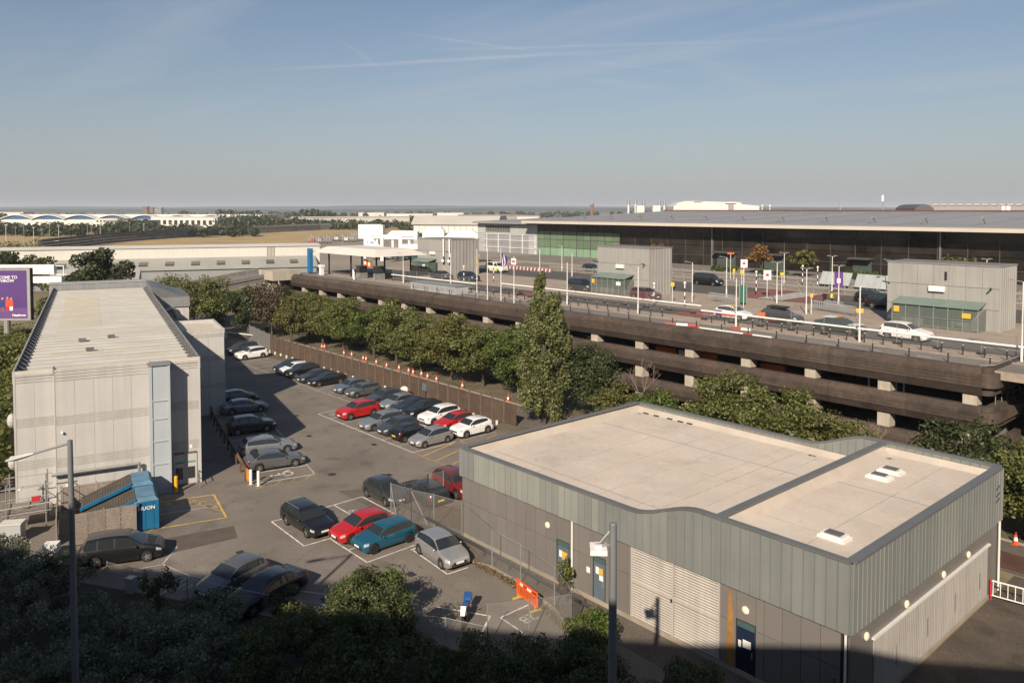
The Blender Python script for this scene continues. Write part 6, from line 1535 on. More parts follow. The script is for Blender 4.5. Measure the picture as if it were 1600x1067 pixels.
def crown_clumps(rx, rz, cz, n_cl, leaves, seed, flat=.0):
    q = random.Random(seed); out = []
    for i in range(n_cl):
        while True:
            x, y, z = q.uniform(-1,1), q.uniform(-1,1), q.uniform(-1,1); d = math.sqrt(x*x+y*y+z*z)
            if .25 < d < 1: break
        k = q.uniform(.62,.98)/d if q.random() < .72 else q.uniform(.2,.6)/d
        sz = q.uniform(.20,.40)
        out.append((x*k*rx, y*k*rx, cz+z*k*rz*(1 if z > 0 else .8), rx*sz, rz*sz*.85, int(leaves/n_cl*(sz/.3)**2)))
    return out
def limb(k, p, q, r0, r1): k.cyl(p, q, r0, r1, n=7)
def tree(label, x, y, h, rx, mat, seed, base=None, leaves=3600, size=.32, n_cl=26, name='broadleaf_tree', group=None, z=0, trunk_r=.16, cat='tree'):
    o = thing(name, label, cat, (x,y,z), group=group)
    base = base if base is not None else h*.32
    cz, rz_ = (h+base)/2, (h-base)/2
    cl = crown_clumps(rx, rz_, cz, n_cl, leaves, seed)
    link('crown', leaf_mesh('crown', cl, size, mat, seed), o)
    q = random.Random(seed+1); k = MB()
    top = (q.uniform(-.2,.2), q.uniform(-.2,.2), base+rz_*.9)
    limb(k, (0,0,0), (0,0,base), trunk_r*1.25, trunk_r); limb(k, (0,0,base), top, trunk_r, trunk_r*.4)
    for c in q.sample(cl, min(8, len(cl))): limb(k, (0,0,base+rz_*q.uniform(-.1,.5)), (c[0]*.85,c[1]*.85,c[2]), trunk_r*.45, trunk_r*.12)
    k.build('trunk', m_bark, o, True)
    return o
rowt = 'trees in the row below the car park'
mats = [L_MID, L_MID, L_OLIVE, L_MID, L_BRIGHT]
ords = ['first','second','third','fourth','fifth','sixth','seventh','eighth','ninth','tenth','eleventh']
for i, x in enumerate([-123.5,-116,-109,-102.5,-96,-89.5,-83,-77,-71,-65]):
    tree('green roadside tree, %s from the left in the row below the car park' % ords[i], x+.6*math.sin(i*2.1), 58.3+.6*math.sin(i*1.7), 7.7+.6*math.sin(i*2.9), 3.95+.3*math.cos(i*3.3), mats[i % 5], 100+i, base=1.35, leaves=14000, size=.22, n_cl=52, group=rowt)
for i, (px, yb, h, r_, mt, lab) in enumerate([(262,520,10.8,4.4,L_MID,'rounded green tree behind the rear annex roof'),(303,518,10.2,4.4,L_OLIVE,'olive tree left of the brown tree by the viaduct'),(345,525,9.2,3.9,L_MID,'green tree in front of the viaduct shadow'),(388,528,8.4,3.6,L_DARK,'dark green tree left of the brown leaved one'),(425,529,9.6,3.6,L_BROWN,'brown leaved half dead tree at the car park end'),(455,540,7.4,3.4,L_OLIVE,'olive green tree just right of the brown leaved one')]):
    p = G_(px,yb); tree(lab, p[0], p[1], h, r_, mt, 140+i, base=1.8, leaves=7000 if mt is not L_BROWN else 4200, size=.27, n_cl=40)
# tall poplar, built of upright clumps with two tips
po = thing('poplar_tree', 'tall narrow poplar with two tips behind the plant building', 'tree', (-55.0,52.9,0))
q = random.Random(8); cl = []
for i in range(185):
    t = q.random()**.85; z = .5+t*14.1
    r_ = (2.75 if z < 8.5 else 2.75*(1-(z-8.5)/7.4)**.75)*(.72+.28*min(1,z/3.5))
    a = q.uniform(0,6.28); d = r_*math.sqrt(q.random())*.88
    off = 0
    if z > 11.9: off = -.35 if q.random() < .78 else .95
    if off > 0 and z > 12.8: z -= 1.9
    dx, dy = off*.66, off*.75
    cl.append((d*math.cos(a)*(.5 if off else 1)+dx, d*math.sin(a)*(.5 if off else 1)+dy, z, q.uniform(.32,.68)*max(.45,r_/2.4), q.uniform(.7,1.4)*max(.5,r_/2.4), q.randint(70,230)))
link('crown', leaf_mesh('crown', cl, .20, L_POP, 31, up=.1), po)
k = MB(); limb(k,(0,0,0),(0,0,7),.28,.18); limb(k,(0,0,7),(-.35,-.4,14),.18,.04); limb(k,(0,0,7),(.7,.8,12.4),.12,.03)
for i in range(10): a = i*1.9; limb(k,(0,0,2+i*.8),(1.6*math.cos(a),1.6*math.sin(a),4.2+i*.85),.06,.02)
k.build('trunk', m_bark, po, True)
for x, y, h, r_, mt, lab, lv in [(-52.4,57.6,7.6,2.8,L_DARK,'dark tree just right of the poplar',4500),(-47.6,55.0,4.9,2.2,L_OLIVE,'low olive shrub behind the plant building roof corner',2800),(-43.0,54.5,5.4,2.3,L_BRIGHT,'bright yellow green shrub tree behind the plant building',3200),(-39.5,53.6,4.6,2.2,L_MID,'low green shrub right of the bright one',2600),(-36.0,56.2,7.5,3.5,L_MID,'tall left crown of the big tree pair behind plant building',7000),(-31.0,55.6,7.2,3.6,L_MID,'broad middle crown of the big tree pair behind plant building',7000),(-27.4,55.6,6.3,3.0,L_OLIVE,'right crown of the big trees, above the wavy fascia',5600),
    (-18.6,56.9,6.9,3.1,L_DARK,'dark tree at the rounded car park corner',5600),(-15.2,57.2,6.2,2.8,L_MID,'green tree right of the dark corner tree',5200),(-12.4,55.8,6.2,2.8,L_OLIVE,'tree at the right edge above the traffic cone',5200),(-13.6,60.5,7.0,2.8,L_MID,'tree at the right edge behind the others',4800)]:
    tree(lab, x, y, h, r_, mt, int(abs(x)*10), base=h*.22, leaves=int(lv*1.5), size=.2, n_cl=44, name='shrub_tree' if h < 5.5 else 'broadleaf_tree')
def bare_tree(label, x, y, h, seed):
    o = thing('bare_tree', label, 'tree', (x,y,0)); q = random.Random(seed); k = MB()
    def grow(p, d, ln, r_, lev):
        e = p+d*ln; k.cyl(p, e, r_, r_*.6, n=5)
        if lev == 0: return
        for _ in range(3 if lev > 1 else 4):
            nd = (d+Vector((q.uniform(-.7,.7),q.uniform(-.7,.7),q.uniform(-.1,.6)))).normalized(); grow(e, nd, ln*q.uniform(.55,.8), r_*.55, lev-1)
    grow(Vector((0,0,0)), Vector((0,0,1)), h*.36, .09, 4)
    k.build('branches', m_bark_pale, o)
bare_tree('leafless pale shrub behind the wavy fascia', -25.0, 56.6, 5.6, 2); bare_tree('thin leafless sapling right of the poplar', -46.6, 57.2, 6.4, 5)
# forecourt trees and clipped hedges
for x, y, h, r_, mt, lab in [(-78.6,131.5,5.6,2.6,L_AUT,'golden autumn tree in front of the terminal, left of the pair'),(-70.0,131.0,5.0,2.5,L_OLIVE,'olive brown autumn tree in front of the terminal, right of the pair'),(-95.0,121.5,5.4,2.3,L_AUT,'autumn tree whose top shows above the middle lift block'),(-35.5,104.0,6.6,2.3,L_OLIVE,'sparse brown tree whose top shows above the nearest lift block')]:
    tree(lab, x, y, h, r_, mt, int(abs(x)), base=1.5, leaves=1700, size=.34, n_cl=22, z=DZ, trunk_r=.1)
for x, y, w, lab in [(-83.8,127.5,5.0,'clipped green hedge left of the golden tree'),(-72.2,124.6,5.0,'clipped green hedge under the olive brown tree'),(-60.5,133.5,6.4,'long clipped green hedge left of the nearest lift block')]:
    o = thing('hedge', lab, 'hedge', (x,y,DZ), group='clipped hedges')
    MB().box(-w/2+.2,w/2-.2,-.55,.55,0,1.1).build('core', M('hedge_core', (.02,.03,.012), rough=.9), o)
    q = random.Random(int(w*10)); cl = [(q.uniform(-w/2,w/2),q.uniform(-.7,.7),q.uniform(.3,1.35),.4,.3,60) for _ in range(34)]
    link('foliage', leaf_mesh('foliage', cl, .22, L_BRIGHT, 77), o)
# trees on the left
p = (-164.2, 40.9, 5.96)
tree('big dark spreading tree beyond the white panelled building', p[0], p[1], 13.6, 5.4, L_DARK, 61, base=3.2, leaves=7000, size=.55, n_cl=40, trunk_r=.35)
p = (-167.6, 37.05, 5.96); tree('lower olive tree left of the big dark tree', p[0], p[1], 9.2, 3.4, L_OLIVE, 62, base=2, leaves=2600, size=.5, n_cl=24)
p = (-233.13, 38.5, 5.86); tree('dark tree behind the road gantry at the left edge', p[0], p[1], 10.8, 7.0, L_DARK, 63, base=2, leaves=3200, size=.7, n_cl=30)
sb_ = []
q = random.Random(44)
for i in range(190):
    b_ = q.uniform(1,105); a_ = -13.6-q.random()**1.3*(6.5+b_*.08)-.4; h = 4.0+2.6*math.sin(b_*.13+1)+q.uniform(-.8,1.2)+b_*.025
    pp = bl(a_, b_); dep_ = -.7484*pp[0]+.6633*pp[1]; px_ = 800+1230*(.6633*pp[0]+.7484*pp[1])/dep_; h = min(h+b_*.03, 21-((190 if px_ < 54 else 118)*dep_/1230)-1.0)
    for _ in range(3): sb_.append((pp[0]+q.uniform(-1,1), pp[1]+q.uniform(-1,1), h*q.uniform(.3,1)*.82, 1.15, 1.0, 105))
tag(link('shrubbery', leaf_mesh('shrubbery', sb_, .33, L_MID, 45)), 'dense green shrubbery along the left side of the panelled building', 'shrubbery', kind='stuff')
# foreground thicket in the hotel's shadow, below the window
fg_, fg2 = [], []
q = random.Random(19)
def mass(x, y, h, r_, n, lst):
    for _ in range(n):
        a, d = q.uniform(0,6.28), r_*math.sqrt(q.random()); z = h*(.25+.75*q.random()**.6)*(1-.35*(d/r_)**2)
        lst.append((x+d*math.cos(a), y+d*math.sin(a), z, q.uniform(.35,.62), q.uniform(.3,.5), 230))
for x, y, h, r_, n in [(-50.0,6.6,3.4,2.4,40),(-46.6,5.0,4.6,3.0,60),(-44.2,8.2,3.9,2.2,40),(-42.0,4.6,4.6,3.0,55),(-38.2,6.0,4.0,2.8,50),(-39.8,9.9,3.0,2.0,34),(-35.5,8.6,4.2,2.8,50),(-33.2,6.0,4.6,2.6,45),(-36.2,13.0,3.1,2.0,36),(-32.2,10.8,4.4,2.4,45)]: mass(x,y,h,r_,n,fg_)
for x, y, h, r_, n in [(-31.4,15.2,3.6,2.4,55),(-28.6,13.4,4.9,2.6,55),(-29.0,17.4,4.6,2.4,58),(-25.4,15.6,5.2,2.6,55),(-32.2,19.4,3.7,1.9,44),(-25.0,19.4,2.4,1.8,40),(-22.4,18.4,5.2,2.4,50),(-19.6,20.6,4.6,2.6,52),(-22.0,22.8,3.8,2.2,48),(-16.4,22.6,4.6,2.4,46),(-13.4,24.6,4.3,2.2,44),(-10.4,25.6,4.2,2.2,36),(-17.6,25.2,3.0,1.9,34)]: mass(x,y,h,r_,n,fg2)
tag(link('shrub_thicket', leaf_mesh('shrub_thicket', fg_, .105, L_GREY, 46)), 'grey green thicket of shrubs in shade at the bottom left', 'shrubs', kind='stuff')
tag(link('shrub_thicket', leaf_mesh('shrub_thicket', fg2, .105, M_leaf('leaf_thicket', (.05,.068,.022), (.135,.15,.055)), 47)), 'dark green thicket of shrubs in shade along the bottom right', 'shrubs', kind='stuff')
for x, y, h, r_, mt, lab in [(-33.2,20.6,3.5,2.1,L_BRIGHT,'sunlit leafy bush tips rising in front of the half hidden black car'),(-36.9,17.2,2.1,.8,L_DARK,'dark slender bush by the parked coupe'),(-42.0,12.8,2.8,.9,L_DARK,'small dark conical bush before the charcoal saloon'),(-24.6,26.9,2.4,1.4,L_BRIGHT,'bright green bush at the corner of the bay marked twenty eight'),(-29.4,29.9,2.3,.42,L_MID,'climbing weed shrub beside the drainpipe')]:
    tree(lab, x, y, h, r_, mt, int(abs(x*7)), base=.25, leaves=4600 if r_ > 1 else 1300, size=.11, n_cl=24, name='bush', trunk_r=.05, cat='bush')
# branch tips reaching up at the lower right
for x, y, h, lab in [(-9.9,26.2,5.6,'dark leafy branch tips at the lower right'),(-12.2,25.6,5.2,'dark leafy branch tips left of the right hand ones'),(-6.8,27.4,5.2,'dark leafy branch tips at the right edge')]:
    tree(lab, x, y, h, 1.3, L_DARK, int(abs(x*11)), base=2.6, leaves=900, size=.2, n_cl=14, name='bush', trunk_r=.06, cat='bush')
# dry weeds along the kerb
cl = [(x_, y_, .10, .26, .12, 46) for x_, y_ in [(-36+i*.26+.1*math.sin(i*7), 28.75-.0045*(i-10)**2*.06*i*.1+.25*math.sin(i*3.1)-(.05*max(0,i-24))) for i in range(42)]]
tag(link('dry_weeds', leaf_mesh('dry_weeds', cl, .08, L_STRAW, 91, up=-.4)), kind='stuff')
cl = [(q.uniform(-116,-58), q.uniform(48.6,51.0), .1, .3, .14, 14) for _ in range(150)]+[(q.uniform(-118,0), q.uniform(56.2,58.5), .1, .35, .15, 14) for _ in range(200)]
tag(link('dry_grass', leaf_mesh('dry_grass', cl, .12, L_STRAW, 92, up=-.4)), kind='stuff')
# far tree belts
def belt(name, segs, seed, mat, size, lab):
    q = random.Random(seed); cl = []
    for px0, px1, yb, dep, h, n in segs:
        for _ in range(n):
            px = q.uniform(px0,px1); d = dep*q.uniform(.94,1.08); p = DV(px, d); hh = h*q.uniform(.55,1.05)
            cl.append((p[0],p[1],hh*.52,hh*.52,hh*.5,70))
    tag(link(name, leaf_mesh(name, cl, size, mat, seed)), lab, 'trees', kind='stuff')
belt('tree_belt', [(-20,190,0,640,11,70),(180,400,0,620,9,60),(190,240,0,760,12,20),(345,420,0,820,17,30),(410,480,0,880,15,26),(440,640,0,840,10,70),(560,720,0,1050,12,60),(640,740,0,760,11,26)], 201, L_DARK, 2.6, 'dark belt of trees in front of the distant hangar')
belt('tree_belt', [(-20,420,0,1500,13,120),(280,420,0,1300,20,24),(400,900,0,1900,15,130),(850,1700,0,2200,16,150),(470,520,0,1150,21,14)], 202, L_DARK, 5, 'hazy tree belt along the horizon')
belt('tree_belt', [(-50,110,0,210,6,22),(-60,60,0,330,8,26)], 203, L_MID, .9, 'scrubby trees by the perimeter road at left')
# haze: the air between here and the hills
hz = bpy.data.materials.new('haze'); hz.use_nodes = True
hn = hz.node_tree.nodes; hn.remove(hn['Principled BSDF'])
pv_ = hn.new('ShaderNodeVolumePrincipled'); pv_.inputs['Color'].default_value = (.80,.87,1.0,1); pv_.inputs['Density'].default_value = 1.05e-4; pv_.inputs['Anisotropy'].default_value = .0
hz.node_tree.links.new(pv_.outputs[0], hn['Material Output'].inputs['Volume'])
tag(MB().box(-13500,8800,-8800,15500,-1.5,92).build('haze', hz), kind='stuff')
# ---------------------------------------------------------------- fences, cones and small things around the lot
m_wood = M('brown_fence_timber', (.085,.058,.042), rough=.9, var=.2, ns=1.2, rnd=.1, fine=.15, bs=6)
m_wood_g = M('weathered_fence_timber', (.23,.195,.165), rough=.9, var=.18, ns=1.5, rnd=.08, fine=.15, bs=8)
m_wood_p = M('fence_post_timber', (.13,.10,.08), rough=.9, var=.2, ns=1.5, rnd=.08)
wf = thing('timber_fence', 'long brown timber fence with white post feet behind the parked cars', 'fence', (-111,50.35,0))
def timber_panel(w, h, n=9):
    k = MB()
    for i in range(n): k.box(.03+i*(w-.06)/n,.03+(i+.86)*(w-.06)/n,-.015 if i%2 else -.03,.01,.06,h)
    k.box(0,w,.01,.05,.35,.45).box(0,w,.01,.05,h-.4,h-.3)
    return k
fmesh = timber_panel(1.75,2.0,10).mesh('fence_panel', m_wood); nfp = 30
for i in range(nfp):
    x = i*1.83
    link('fence_panel', fmesh, wf, (x+.05,0,0)); piece('fence_post', wf, x-.06, x+.06, -.09, .06, 0, 2.25, m_wood_p)
    if i % 1 == 0: piece('post_foot', wf, x-.08, x+.08, -1.06, -.9, 0, .42, m_sign_w)
MB().box(-.1,nfp*1.83,-.05,.07,2.0,2.06).build('capping', m_wood, wf)
pg = thing('palisade_fence', 'grey steel palisade fence at the far gate', 'fence', (-122.5,52.0,0), math.atan2(-1.6,11.4))
for i in range(5): piece('fence_post', pg, i*2.75-.05, i*2.75+.05, -.05, .05, 0, 2.5, m_galv)
for z in (.5,2.0): MB().box(0,11.2,-.04,.0,z,z+.06).build('rail', m_galv, pg)
k = MB()
for i in range(74): k.box(i*.15,i*.15+.07,-.06,-.045,.1,2.4)
tag(k.build('pales', m_galv, pg), kind='stuff')
bg = thing('barrier_gate', 'white lifting barrier at the far gate beside the annex', 'barrier', (*(-126.84, 49.68, 0.0)[:2],0), math.atan2(*((-120.97, 51.59, 0.0)[1]-(-126.84, 49.68, 0.0)[1], (-120.97, 51.59, 0.0)[0]-(-126.84, 49.68, 0.0)[0])))
MB().box(-.3,.3,-.3,.3,0,1.1).build('housing', m_sign_w, bg); MB().bar((0,0,1.0),(6.6,0,1.0),.12).build('arm', m_sign_w, bg)
# traffic cones
m_cone = M('cone_orange', (.62,.085,.02), rough=.5, var=.05); m_cone_w = M('cone_white', (.72,.72,.70), rough=.5, var=.05)
c_low = MB().lathe([(.20,.04),(.155,.30)], n=10).box(-.25,.25,-.25,.25,0,.04).mesh('cone', m_cone); c_band = MB().lathe([(.156,.30),(.10,.58)], n=10).mesh('sleeve', m_cone_w); c_top = MB().lathe([(.10,.58),(.04,.95)], n=10).mesh('tip', m_cone)
for i, (px, py) in enumerate([(503,544),(507,544),(537.5,554),(549.5,556.5),(567.5,562.5),(572,563.5),(588,568.5),(604,574),(623.5,577.5),(638.5,582),(645.5,584.5),(658.5,587),(668,591),(682,595.5),(722.5,606),(794,627),(369,504),(1587,850)]):
    p = G_(px,py); o = link('traffic_cone', c_low, None, p, 0, (.85,.85,.82))
    tag(o, 'orange and white cone, %s from the left along the verge' % nth(i+1) if i < 16 else ('orange and white cone alone at the far bend by annex' if i == 16 else 'orange and white cone alone at the right edge'), 'traffic cone', 'cones along the verge' if i < 16 else None)
    link('sleeve', c_band, o); link('tip', c_top, o)
# chain link fences and gate in front of the plant building
m_net = M_mesh('chain_link', (.40,.39,.37), .2)
def chain_fence(label, pts, h, group='chain link fences'):
    a0 = Vector((*pts[0],0)); o = thing('chain_link_fence', label, 'fence', a0, group=group)
    for i, q in enumerate(pts):
        q = Vector((*q,0))-a0; MB().cyl(q, q+Vector((0,0,h)), .035, n=6).build('post', m_galv, o)
        if i:
            p = Vector((*pts[i-1],0))-a0
            MB().quad(p+Vector((0,0,.08)), q+Vector((0,0,.08)), q+Vector((0,0,h-.06)), p+Vector((0,0,h-.06))).build('netting', m_net, o)
            MB().cyl(p+Vector((0,0,h-.06)), q+Vector((0,0,h-.06)), .012, n=5).build('line_wire', m_galv, o)
    return o
fc1 = chain_fence('chain link fence running along the path before the plant building', [(-43.26, 29.36),(-41.58, 29.99),(-39.31, 30.56),(-34.7,29.2),(-32.1,29.1),(-28.8,28.5),(-26.4,27.4)], 2.35)
fc2 = chain_fence('chain link fence behind the gate, before the dark red crossover', [(-45.13, 32.05),(-45.0, 33.31),(-45.74, 35.57)], 2.3)
fc3 = chain_fence('chain link gate side next to dark grey hatchback', [(-45.1, 28.94),(-43.26, 29.36),(-45.13, 32.05)], 2.4)
for o, (x, y), (dx, dy) in ((fc1,(0,0),(1.0,.6)),(fc3,(0,0),(1.1,-.2))): MB().cyl((0,0,2.2),(dx,dy,.05),.03,n=6).build('brace', m_galv, o)
fc4 = chain_fence('sagging chain link fence along the foot of the car park, before the shrubs', [(-48.0,11.9),(-45.6,13.2),(-43.0,14.6),(-40.4,16.0),(-37.8,17.4),(-35.2,19.0),(-32.6,21.0),(-30.4,22.6),(-28.4,23.6)], 1.1)
chain_fence('chain link fence return by the bright green bush', [(-26.4,27.4),(-27.4,25.4),(-28.4,23.6)], 2.2)
gr = thing('guard_rail', 'dark tubular guard rail along the path by the plant building', 'barrier', (-46.2,30.0,0)); 
MB().cyl((0,0,.62),(8,-.35,.62),.09,n=8).cyl((8,-.35,.62),(20,-.75,.62),.09,n=8).build('rail', M('dark_rail', (.05,.05,.05), rough=.5), gr)
for i in range(9): MB().cyl((i*2.4+.4,-.36*i*.13-.02,0),(i*2.4+.4,-.36*i*.13-.02,.6),.05,n=6).build('post', M('dark_rail', (.05,.05,.05)), gr)
# orange pedestrian barrier
ob = thing('pedestrian_barrier', 'orange plastic pedestrian barrier leaning at the kerb', 'barrier', (-31.2,28.0,0), R(-9))
k = MB().box(0,2.0,-.03,.03,.95,1.05).box(0,2.0,-.03,.03,.22,.3).box(0,.06,-.03,.03,.3,.95).box(1.94,2,-.03,.03,.3,.95)
for i in range(13): k.box(.14+i*.14,.18+i*.14,-.02,.02,.3,.8)
k.box(.0,2.0,-.035,.035,.74,.82).build('frame', M('barrier_orange', (.70,.11,.015), rough=.45, var=.05), ob)
for x in (.35,1.05): MB().box(x,x+.32,-.04,.04,.82,.95).build('reflector', m_sign_w, ob)
for x in (.67,): MB().box(x,x+.36,-.04,.04,.82,.95).build('reflector', m_flag_r, ob)
for x in (.15,1.8): MB().box(x-.05,x+.05,-.35,.35,0,.08).bar((x,0,.05),(x,0,.25),.07).build('foot', m_sign_y, ob)
# crash barrier and bollards along the white panelled building
cb = thing('crash_barrier', 'rusty brown crash barrier with orange ends along the white building', 'barrier', bl(3.15,-1.6), math.atan2(LV.y,LV.x))
MB().box(0,20.6,-.06,.02,.55,.88).build('rail', M('rusty_rail', (.16,.09,.055), rough=.8, var=.3, ns=.7), cb)
for i in range(10): MB().box(.2+i*2.2,.36+i*2.2,.03,.16,0,.8).build('post', m_wood, cb)
MB().box(-.4,.3,-.1,.06,.15,.92).build('end_piece', M('orange_end', (.55,.24,.04), rough=.6, var=.2), cb); MB().box(20.4,20.9,-.1,.06,.0,1.2).build('end_piece', M('rusty_rail', (.16,.09,.055)), cb)
for a_, b_, lab in ((3.25,-2.5,'white bollard nearest the crash barrier end'),(3.7,-3.1,'white bollard right of the other at the barrier end')): o = thing('white_bollard', lab, 'bollard', bl(a_,b_), group='white bollards'); MB().cyl((0,0,0),(0,0,1.15),.11,n=10).ball((0,0,1.15),.11,rz=.05).build('post', m_sign_w, o); MB().box(-.2,.2,-.2,.2,0,.05).build('base', m_kerb, o)
o = thing('yellow_bollard', 'yellow bollard at the foot of the pale blue duct', 'bollard', bl(-1.95,-1.75)); MB().cyl((0,0,0),(0,0,1.25),.13,n=12).ball((0,0,1.25),.13,rz=.06).build('post', M('bollard_yellow', (.70,.36,.02), rough=.4, var=.05), o); MB().cyl((0,0,.0),(0,0,.12),.16,n=12).build('base', m_kerb, o)
# compactors
m_cblue = M('compactor_blue', (.012,.115,.24), rough=.45, var=.12, ns=1.2); m_ctop = M('compactor_faded_top', (.09,.19,.28), rough=.7, var=.25, ns=1.0); m_chop = M('compactor_chute', (.075,.06,.05), rough=.8, var=.25, ns=1.5)
def compactor(label, a_, b_, lettering):
    o = thing('waste_compactor', label, 'compactor', bl(a_,b_), math.atan2(WV.y,WV.x), 'blue waste compactors')
    MB().box(0,1.35,0,2.6,.1,1.95).build('body', m_cblue, o); MB().add([(0,0,1.955),(1.35,0,1.955),(1.35,2.6,1.955),(0,2.6,1.955),(.02,.15,2.2),(1.15,.15,2.2),(1.15,2.45,2.2),(.02,2.45,2.2)], [(4,5,6,7),(0,1,5,4),(1,2,6,5),(2,3,7,6),(3,0,4,7)]).build('lid', m_ctop, o)
    MB().prism_y([(-.02,.3),(-.02,2.15),(-3.1,.95),(-3.1,.3)], .15, 2.45).build('chute', m_chop, o)
    MB().prism_y([(-.0,1.95),(-.0,2.2),(-3.15,1.02),(-3.15,.8)], .0, .14).build('chute_edge', m_cblue, o)
    k = MB()
    for i in range(18): k.bar((-.2-i*.16,.2,2.1-i*.0625),(-.2-i*.16,2.4,2.1-i*.0625),.025)
    k.build('chute_bars', m_mull, o)
    for x in (.1,1.2): MB().box(x,x+.12,.1,.3,0,.1).box(x,x+.12,2.3,2.5,0,.1).build('skid', m_galv, o)
    MB().box(1.0,1.04,-.03,0,.2,1.9).box(.5,.54,-.03,0,.2,1.9).build('rib', m_cblue, o)
    if lettering: link('lettering', text_mesh('NUON', .33, m_sign_w, .004, weight=.006), o, (.62,-.045,1.52), rot=(R(90),0,0))
compactor('blue waste compactor with white lettering beside the timber panels', -4.9, -8.2, True); compactor('blue waste compactor standing behind the lettered one', -5.0, -4.8, False)
def panel_run(label, a0, b0, a1, b1, n, h=1.75):
    p, q_ = Vector(bl(a0,b0)), Vector(bl(a1,b1)); d = q_-p; o = thing('timber_screen', label, 'fence', p, math.atan2(d.y,d.x), 'weathered timber screens'); w = d.length/n
    me = None
    for i in range(n):
        k = MB()
        for j in range(13): k.box(.06,w-.06,-.02 if j%2 else -.035,.01,.08+j*(h-.1)/13,.08+(j+.9)*(h-.1)/13)
        for j in range(3): k.box(.06+j*(w-.16)/2,.1+j*(w-.16)/2,-.05,-.036,.06,h)
        me = me or k.mesh('screen_panel', m_wood_g)
        link('screen_panel', me, o, (i*w,0,0))
    for i in range(n+1): piece('screen_post', o, i*w-.05, i*w+.05, -.05, .05, 0, h+.08, m_wood_g)
panel_run('weathered timber screen in front of the compactors', -8.6, -8.7, -4.95, -8.55, 2, 2.05); panel_run('weathered timber screen behind the compactors', -9.3, -1.9, -5.0, -1.9, 2); panel_run('short dark timber screen end on behind the lamp post', -9.4, -8.2, -9.5, -3.0, 3, 1.7)
# scaffold stair platform at the left corner
sc = thing('scaffold_platform', 'grey scaffold platform with a red box at the left corner of the white building', 'scaffold', bl(-12.3,-4.6), math.atan2(WV.y,WV.x))
k = MB()
for x in (0,2.2):
    for y in (0,2.6): k.cyl((x,y,0),(x,y,3.2),.04,n=6)
for z in (1.2,2.2,2.9): k.cyl((-.3,0,z),(2.5,0,z),.03,n=6).cyl((-.3,2.6,z),(2.5,2.6,z),.03,n=6).cyl((0,-.2,z),(0,2.8,z),.03,n=6).cyl((2.2,-.2,z),(2.2,2.8,z),.03,n=6)
k.cyl((-1.6,0,1.6),(2.6,-.1,1.75),.035,n=6).build('tubes', m_galv, sc)
MB().box(-.1,2.3,0,2.6,1.05,1.12).build('platform', m_wood_g, sc); MB().box(1.4,1.9,-.08,.0,1.9,2.25).build('red_box', m_flag_r, sc)
k = MB()
for i in range(7): k.bar((-.9,.2,.2+i*.28),(-.3,.2,.2+i*.28),.04)
k.bar((-.9,.2,0),(-.9,.2,2.2),.04).bar((-.3,.2,0),(-.3,.2,2.2),.04).build('ladder', m_galv, sc)
p = G_(20,846); o = thing('grey_cabinet', 'pale grey roadside cabinet at the left edge among bushes', 'cabinet', (p[0],p[1],0), R(60)); MB().box(-.6,.6,-.4,.4,0,1.2).build('body', m_tgrey2, o); MB().box(-.65,.65,-.45,.45,1.2,1.27).build('lid', m_shedw, o)
for px, py, lab in ((81,868,'small white junction box by the black people carrier'),): p = G_(px,py); o = thing('junction_box', lab, 'box', (p[0],p[1],0), R(60)); MB().box(-.4,.4,-.3,.3,.3,.8).build('body', m_sign_w, o); MB().box(-.1,.1,-.1,.1,0,.3).build('post', m_galv, o)
p = G_(205,925); o = thing('fence_cabinet', 'grey cabinet at the fence by the shaded bay', 'cabinet', (p[0],p[1],0), R(30)); MB().box(-.2,.2,-.18,.18,0,.8).build('body', m_tgrey, o); MB().box(-.23,.23,-.21,.21,.8,.85).build('lid', m_galv, o)
p = G_(223,930); o = thing('yellow_meter_box', 'small yellow meter box at the fence', 'box', (p[0],p[1],0), R(30)); MB().box(-.12,.12,-.08,.08,.6,.85).build('body', m_sign_y, o); MB().box(-.04,.04,-.04,.04,0,.6).build('post', m_galv, o)
# grit bin and notice on the timber fence, green bin, railing at the right
p = G_(632,621); o = thing('grit_bin', 'red bin with a cream domed lid at the timber fence', 'bin', (p[0],p[1],0)); MB().add([(-.42,-.35,0),(.42,-.35,0),(.42,.35,0),(-.42,.35,0),(-.5,-.42,.85),(.5,-.42,.85),(.5,.42,.85),(-.5,.42,.85)], [(3,2,1,0),(4,5,6,7),(0,1,5,4),(1,2,6,5),(2,3,7,6),(3,0,4,7)]).build('body', M('bin_red', (.33,.03,.03), rough=.5), o); MB().ball((0,0,.86),.54,.46,.42,n=12,m=8).build('lid', m_lamp_cream, o, True)
p = G_(659,624); o = thing('fence_notice', 'blue grey notice box on the timber fence', 'sign', (p[0],50.2,0)); MB().box(-.35,.35,-.15,.05,.9,1.7).build('box', m_door_blue, o); MB().box(-.04,.04,-.05,.03,0,.9).build('post', m_wood, o)
p = G_(415,520); o = thing('green_bin', 'green wheeled bin under the trees by the far bend', 'bin', (p[0],p[1],0)); MB().add([(-.28,-.3,0),(.28,-.3,0),(.28,.3,0),(-.28,.3,0),(-.36,-.4,1.0),(.36,-.4,1.0),(.36,.4,1.0),(-.36,.4,1.0)], [(3,2,1,0),(4,5,6,7),(0,1,5,4),(1,2,6,5),(2,3,7,6),(3,0,4,7)]).build('body', M('bin_green', (.03,.22,.10), rough=.5), o); MB().box(-.4,.4,-.45,.45,1.0,1.08).build('lid', M('bin_green', (.03,.22,.10)), o)
o = thing('steel_railing', 'white steel crowd railing at the right edge by the plant building', 'railing', (*(-14.04, 46.94, 0.0)[:2],0), R(8))
k = MB().bar((0,0,1.05),(5,0,1.05),.06).bar((0,0,.25),(5,0,.25),.05)
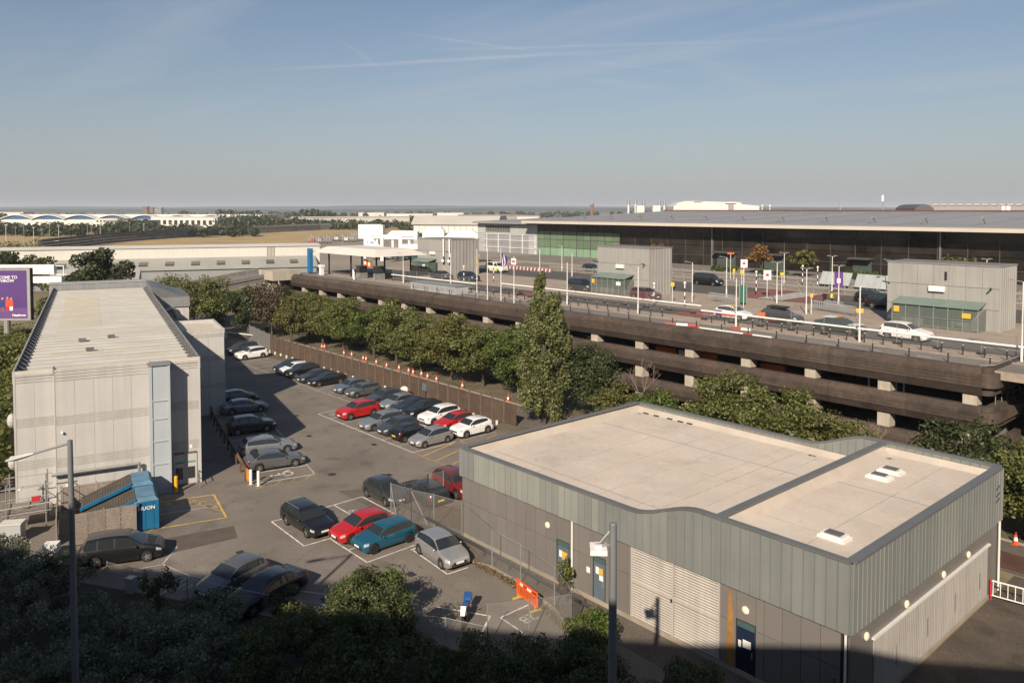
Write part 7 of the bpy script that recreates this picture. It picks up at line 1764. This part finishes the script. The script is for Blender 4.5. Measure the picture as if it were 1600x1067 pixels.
for i in range(15): k.bar((.1+i*.34,0,.25),(.1+i*.34,0,1.05),.035)
k.build('bars', m_sign_w, o); MB().bar((0,0,0),(0,0,1.1),.08).build('post', m_flag_r, o)
for x in (2.4,4.9): MB().bar((x,-.3,.03),(x,.3,.03),.06).bar((x,0,0),(x,0,.3),.05).build('foot', m_galv, o)
# cars half hidden under the row of trees
for x, c, lab in ((-113,'dull_silver','silver car parked under the trees, left'),(-106,'slate','dark car parked under the trees, left of centre'),(-86,'white','white car parked under the trees, centre'),(-72,'dull_silver','silver car parked under the trees, right')): car('hatch', c, x, 62.4, R(0), lab, 'cars under the row of trees')
o = thing('orange_mesh_barrier', 'orange barrier run standing under the trees', 'barrier', (-75,62.6,0))
for i in range(4): MB().box(i*2.1,i*2.1+2.0,-.03,.03,.1,.7).build('barrier_panel', m_cone, o)
# two tall road lamps in the foreground
m_lampg = M('grey_lamp_column', (.20,.215,.225), rough=.5, metal=.3, var=.1, ns=.5, streak=.1)
la = thing('street_lamp', 'tall grey street lamp with a long arm at the left', 'street lamp', (-30.2,6.4,0))
MB().cyl((0,0,0),(0,0,6),.13,.115,n=12).cyl((0,0,6),(0,0,13.05),.115,.085,n=12).build('column', m_lampg, la, True)
ad = -Vector((.6633,.7484,0)); e0 = Vector((0,0,12.95)); e1 = ad*1.35+Vector((0,0,12.55)); e2 = ad*2.2+Vector((0,0,12.32))
MB().cyl(e0, e1, .04, .035, n=8).build('arm', m_lampg, la)
k = MB(); dv = (e2-e1).normalized(); sd_ = dv.cross(Vector((0,0,1))).normalized()
ring = lambda c, w, h: [tuple(c+sd_*w), tuple(c+Vector((0,0,h))+sd_*w*.5), tuple(c+Vector((0,0,h))-sd_*w*.5), tuple(c-sd_*w), tuple(c-Vector((0,0,h*.6)))]
secs = [ring(e1-dv*.1,.05,.05), ring(e1+dv*.15,.12,.1), ring(e1+dv*.55,.17,.12), ring(e2,.10,.05)]
vs = [v for s in secs for v in s]; fs = [(a*5+i, a*5+(i+1)%5, (a+1)*5+(i+1)%5, (a+1)*5+i) for a in range(3) for i in range(5)]+[(4,3,2,1,0),(15,16,17,18,19)]
k.add(vs, fs).build('lantern', m_tgrey2, la, True)
lr = thing('street_lamp', 'tall grey street lamp with a white floodlight at the right', 'street lamp', (-14.7,16.9,0))
MB().cyl((0,0,0),(0,0,6),.15,.13,n=12).cyl((0,0,6),(0,0,12),.13,.11,n=12).ball((0,0,12),.12,rz=.05,n=12).build('column', m_lampg, lr, True)
ad = -Vector((.6633,.7484,0))
MB().cyl((0,0,11.9),tuple(ad*.38+Vector((0,0,11.45))),.03,n=6).bar(tuple(ad*.05+Vector((0,0,11.4))),tuple(ad*.5+Vector((0,0,11.4))),.06).build('bracket', m_galv, lr)
k = MB().box(-.24,.24,-.3,.3,11.2,11.34).box(-.1,.1,-.14,.14,11.34,11.42); f = k.build('floodlight', m_sign_w, lr); f.location = ad*.42; f.rotation_euler = (0,0,R(45))
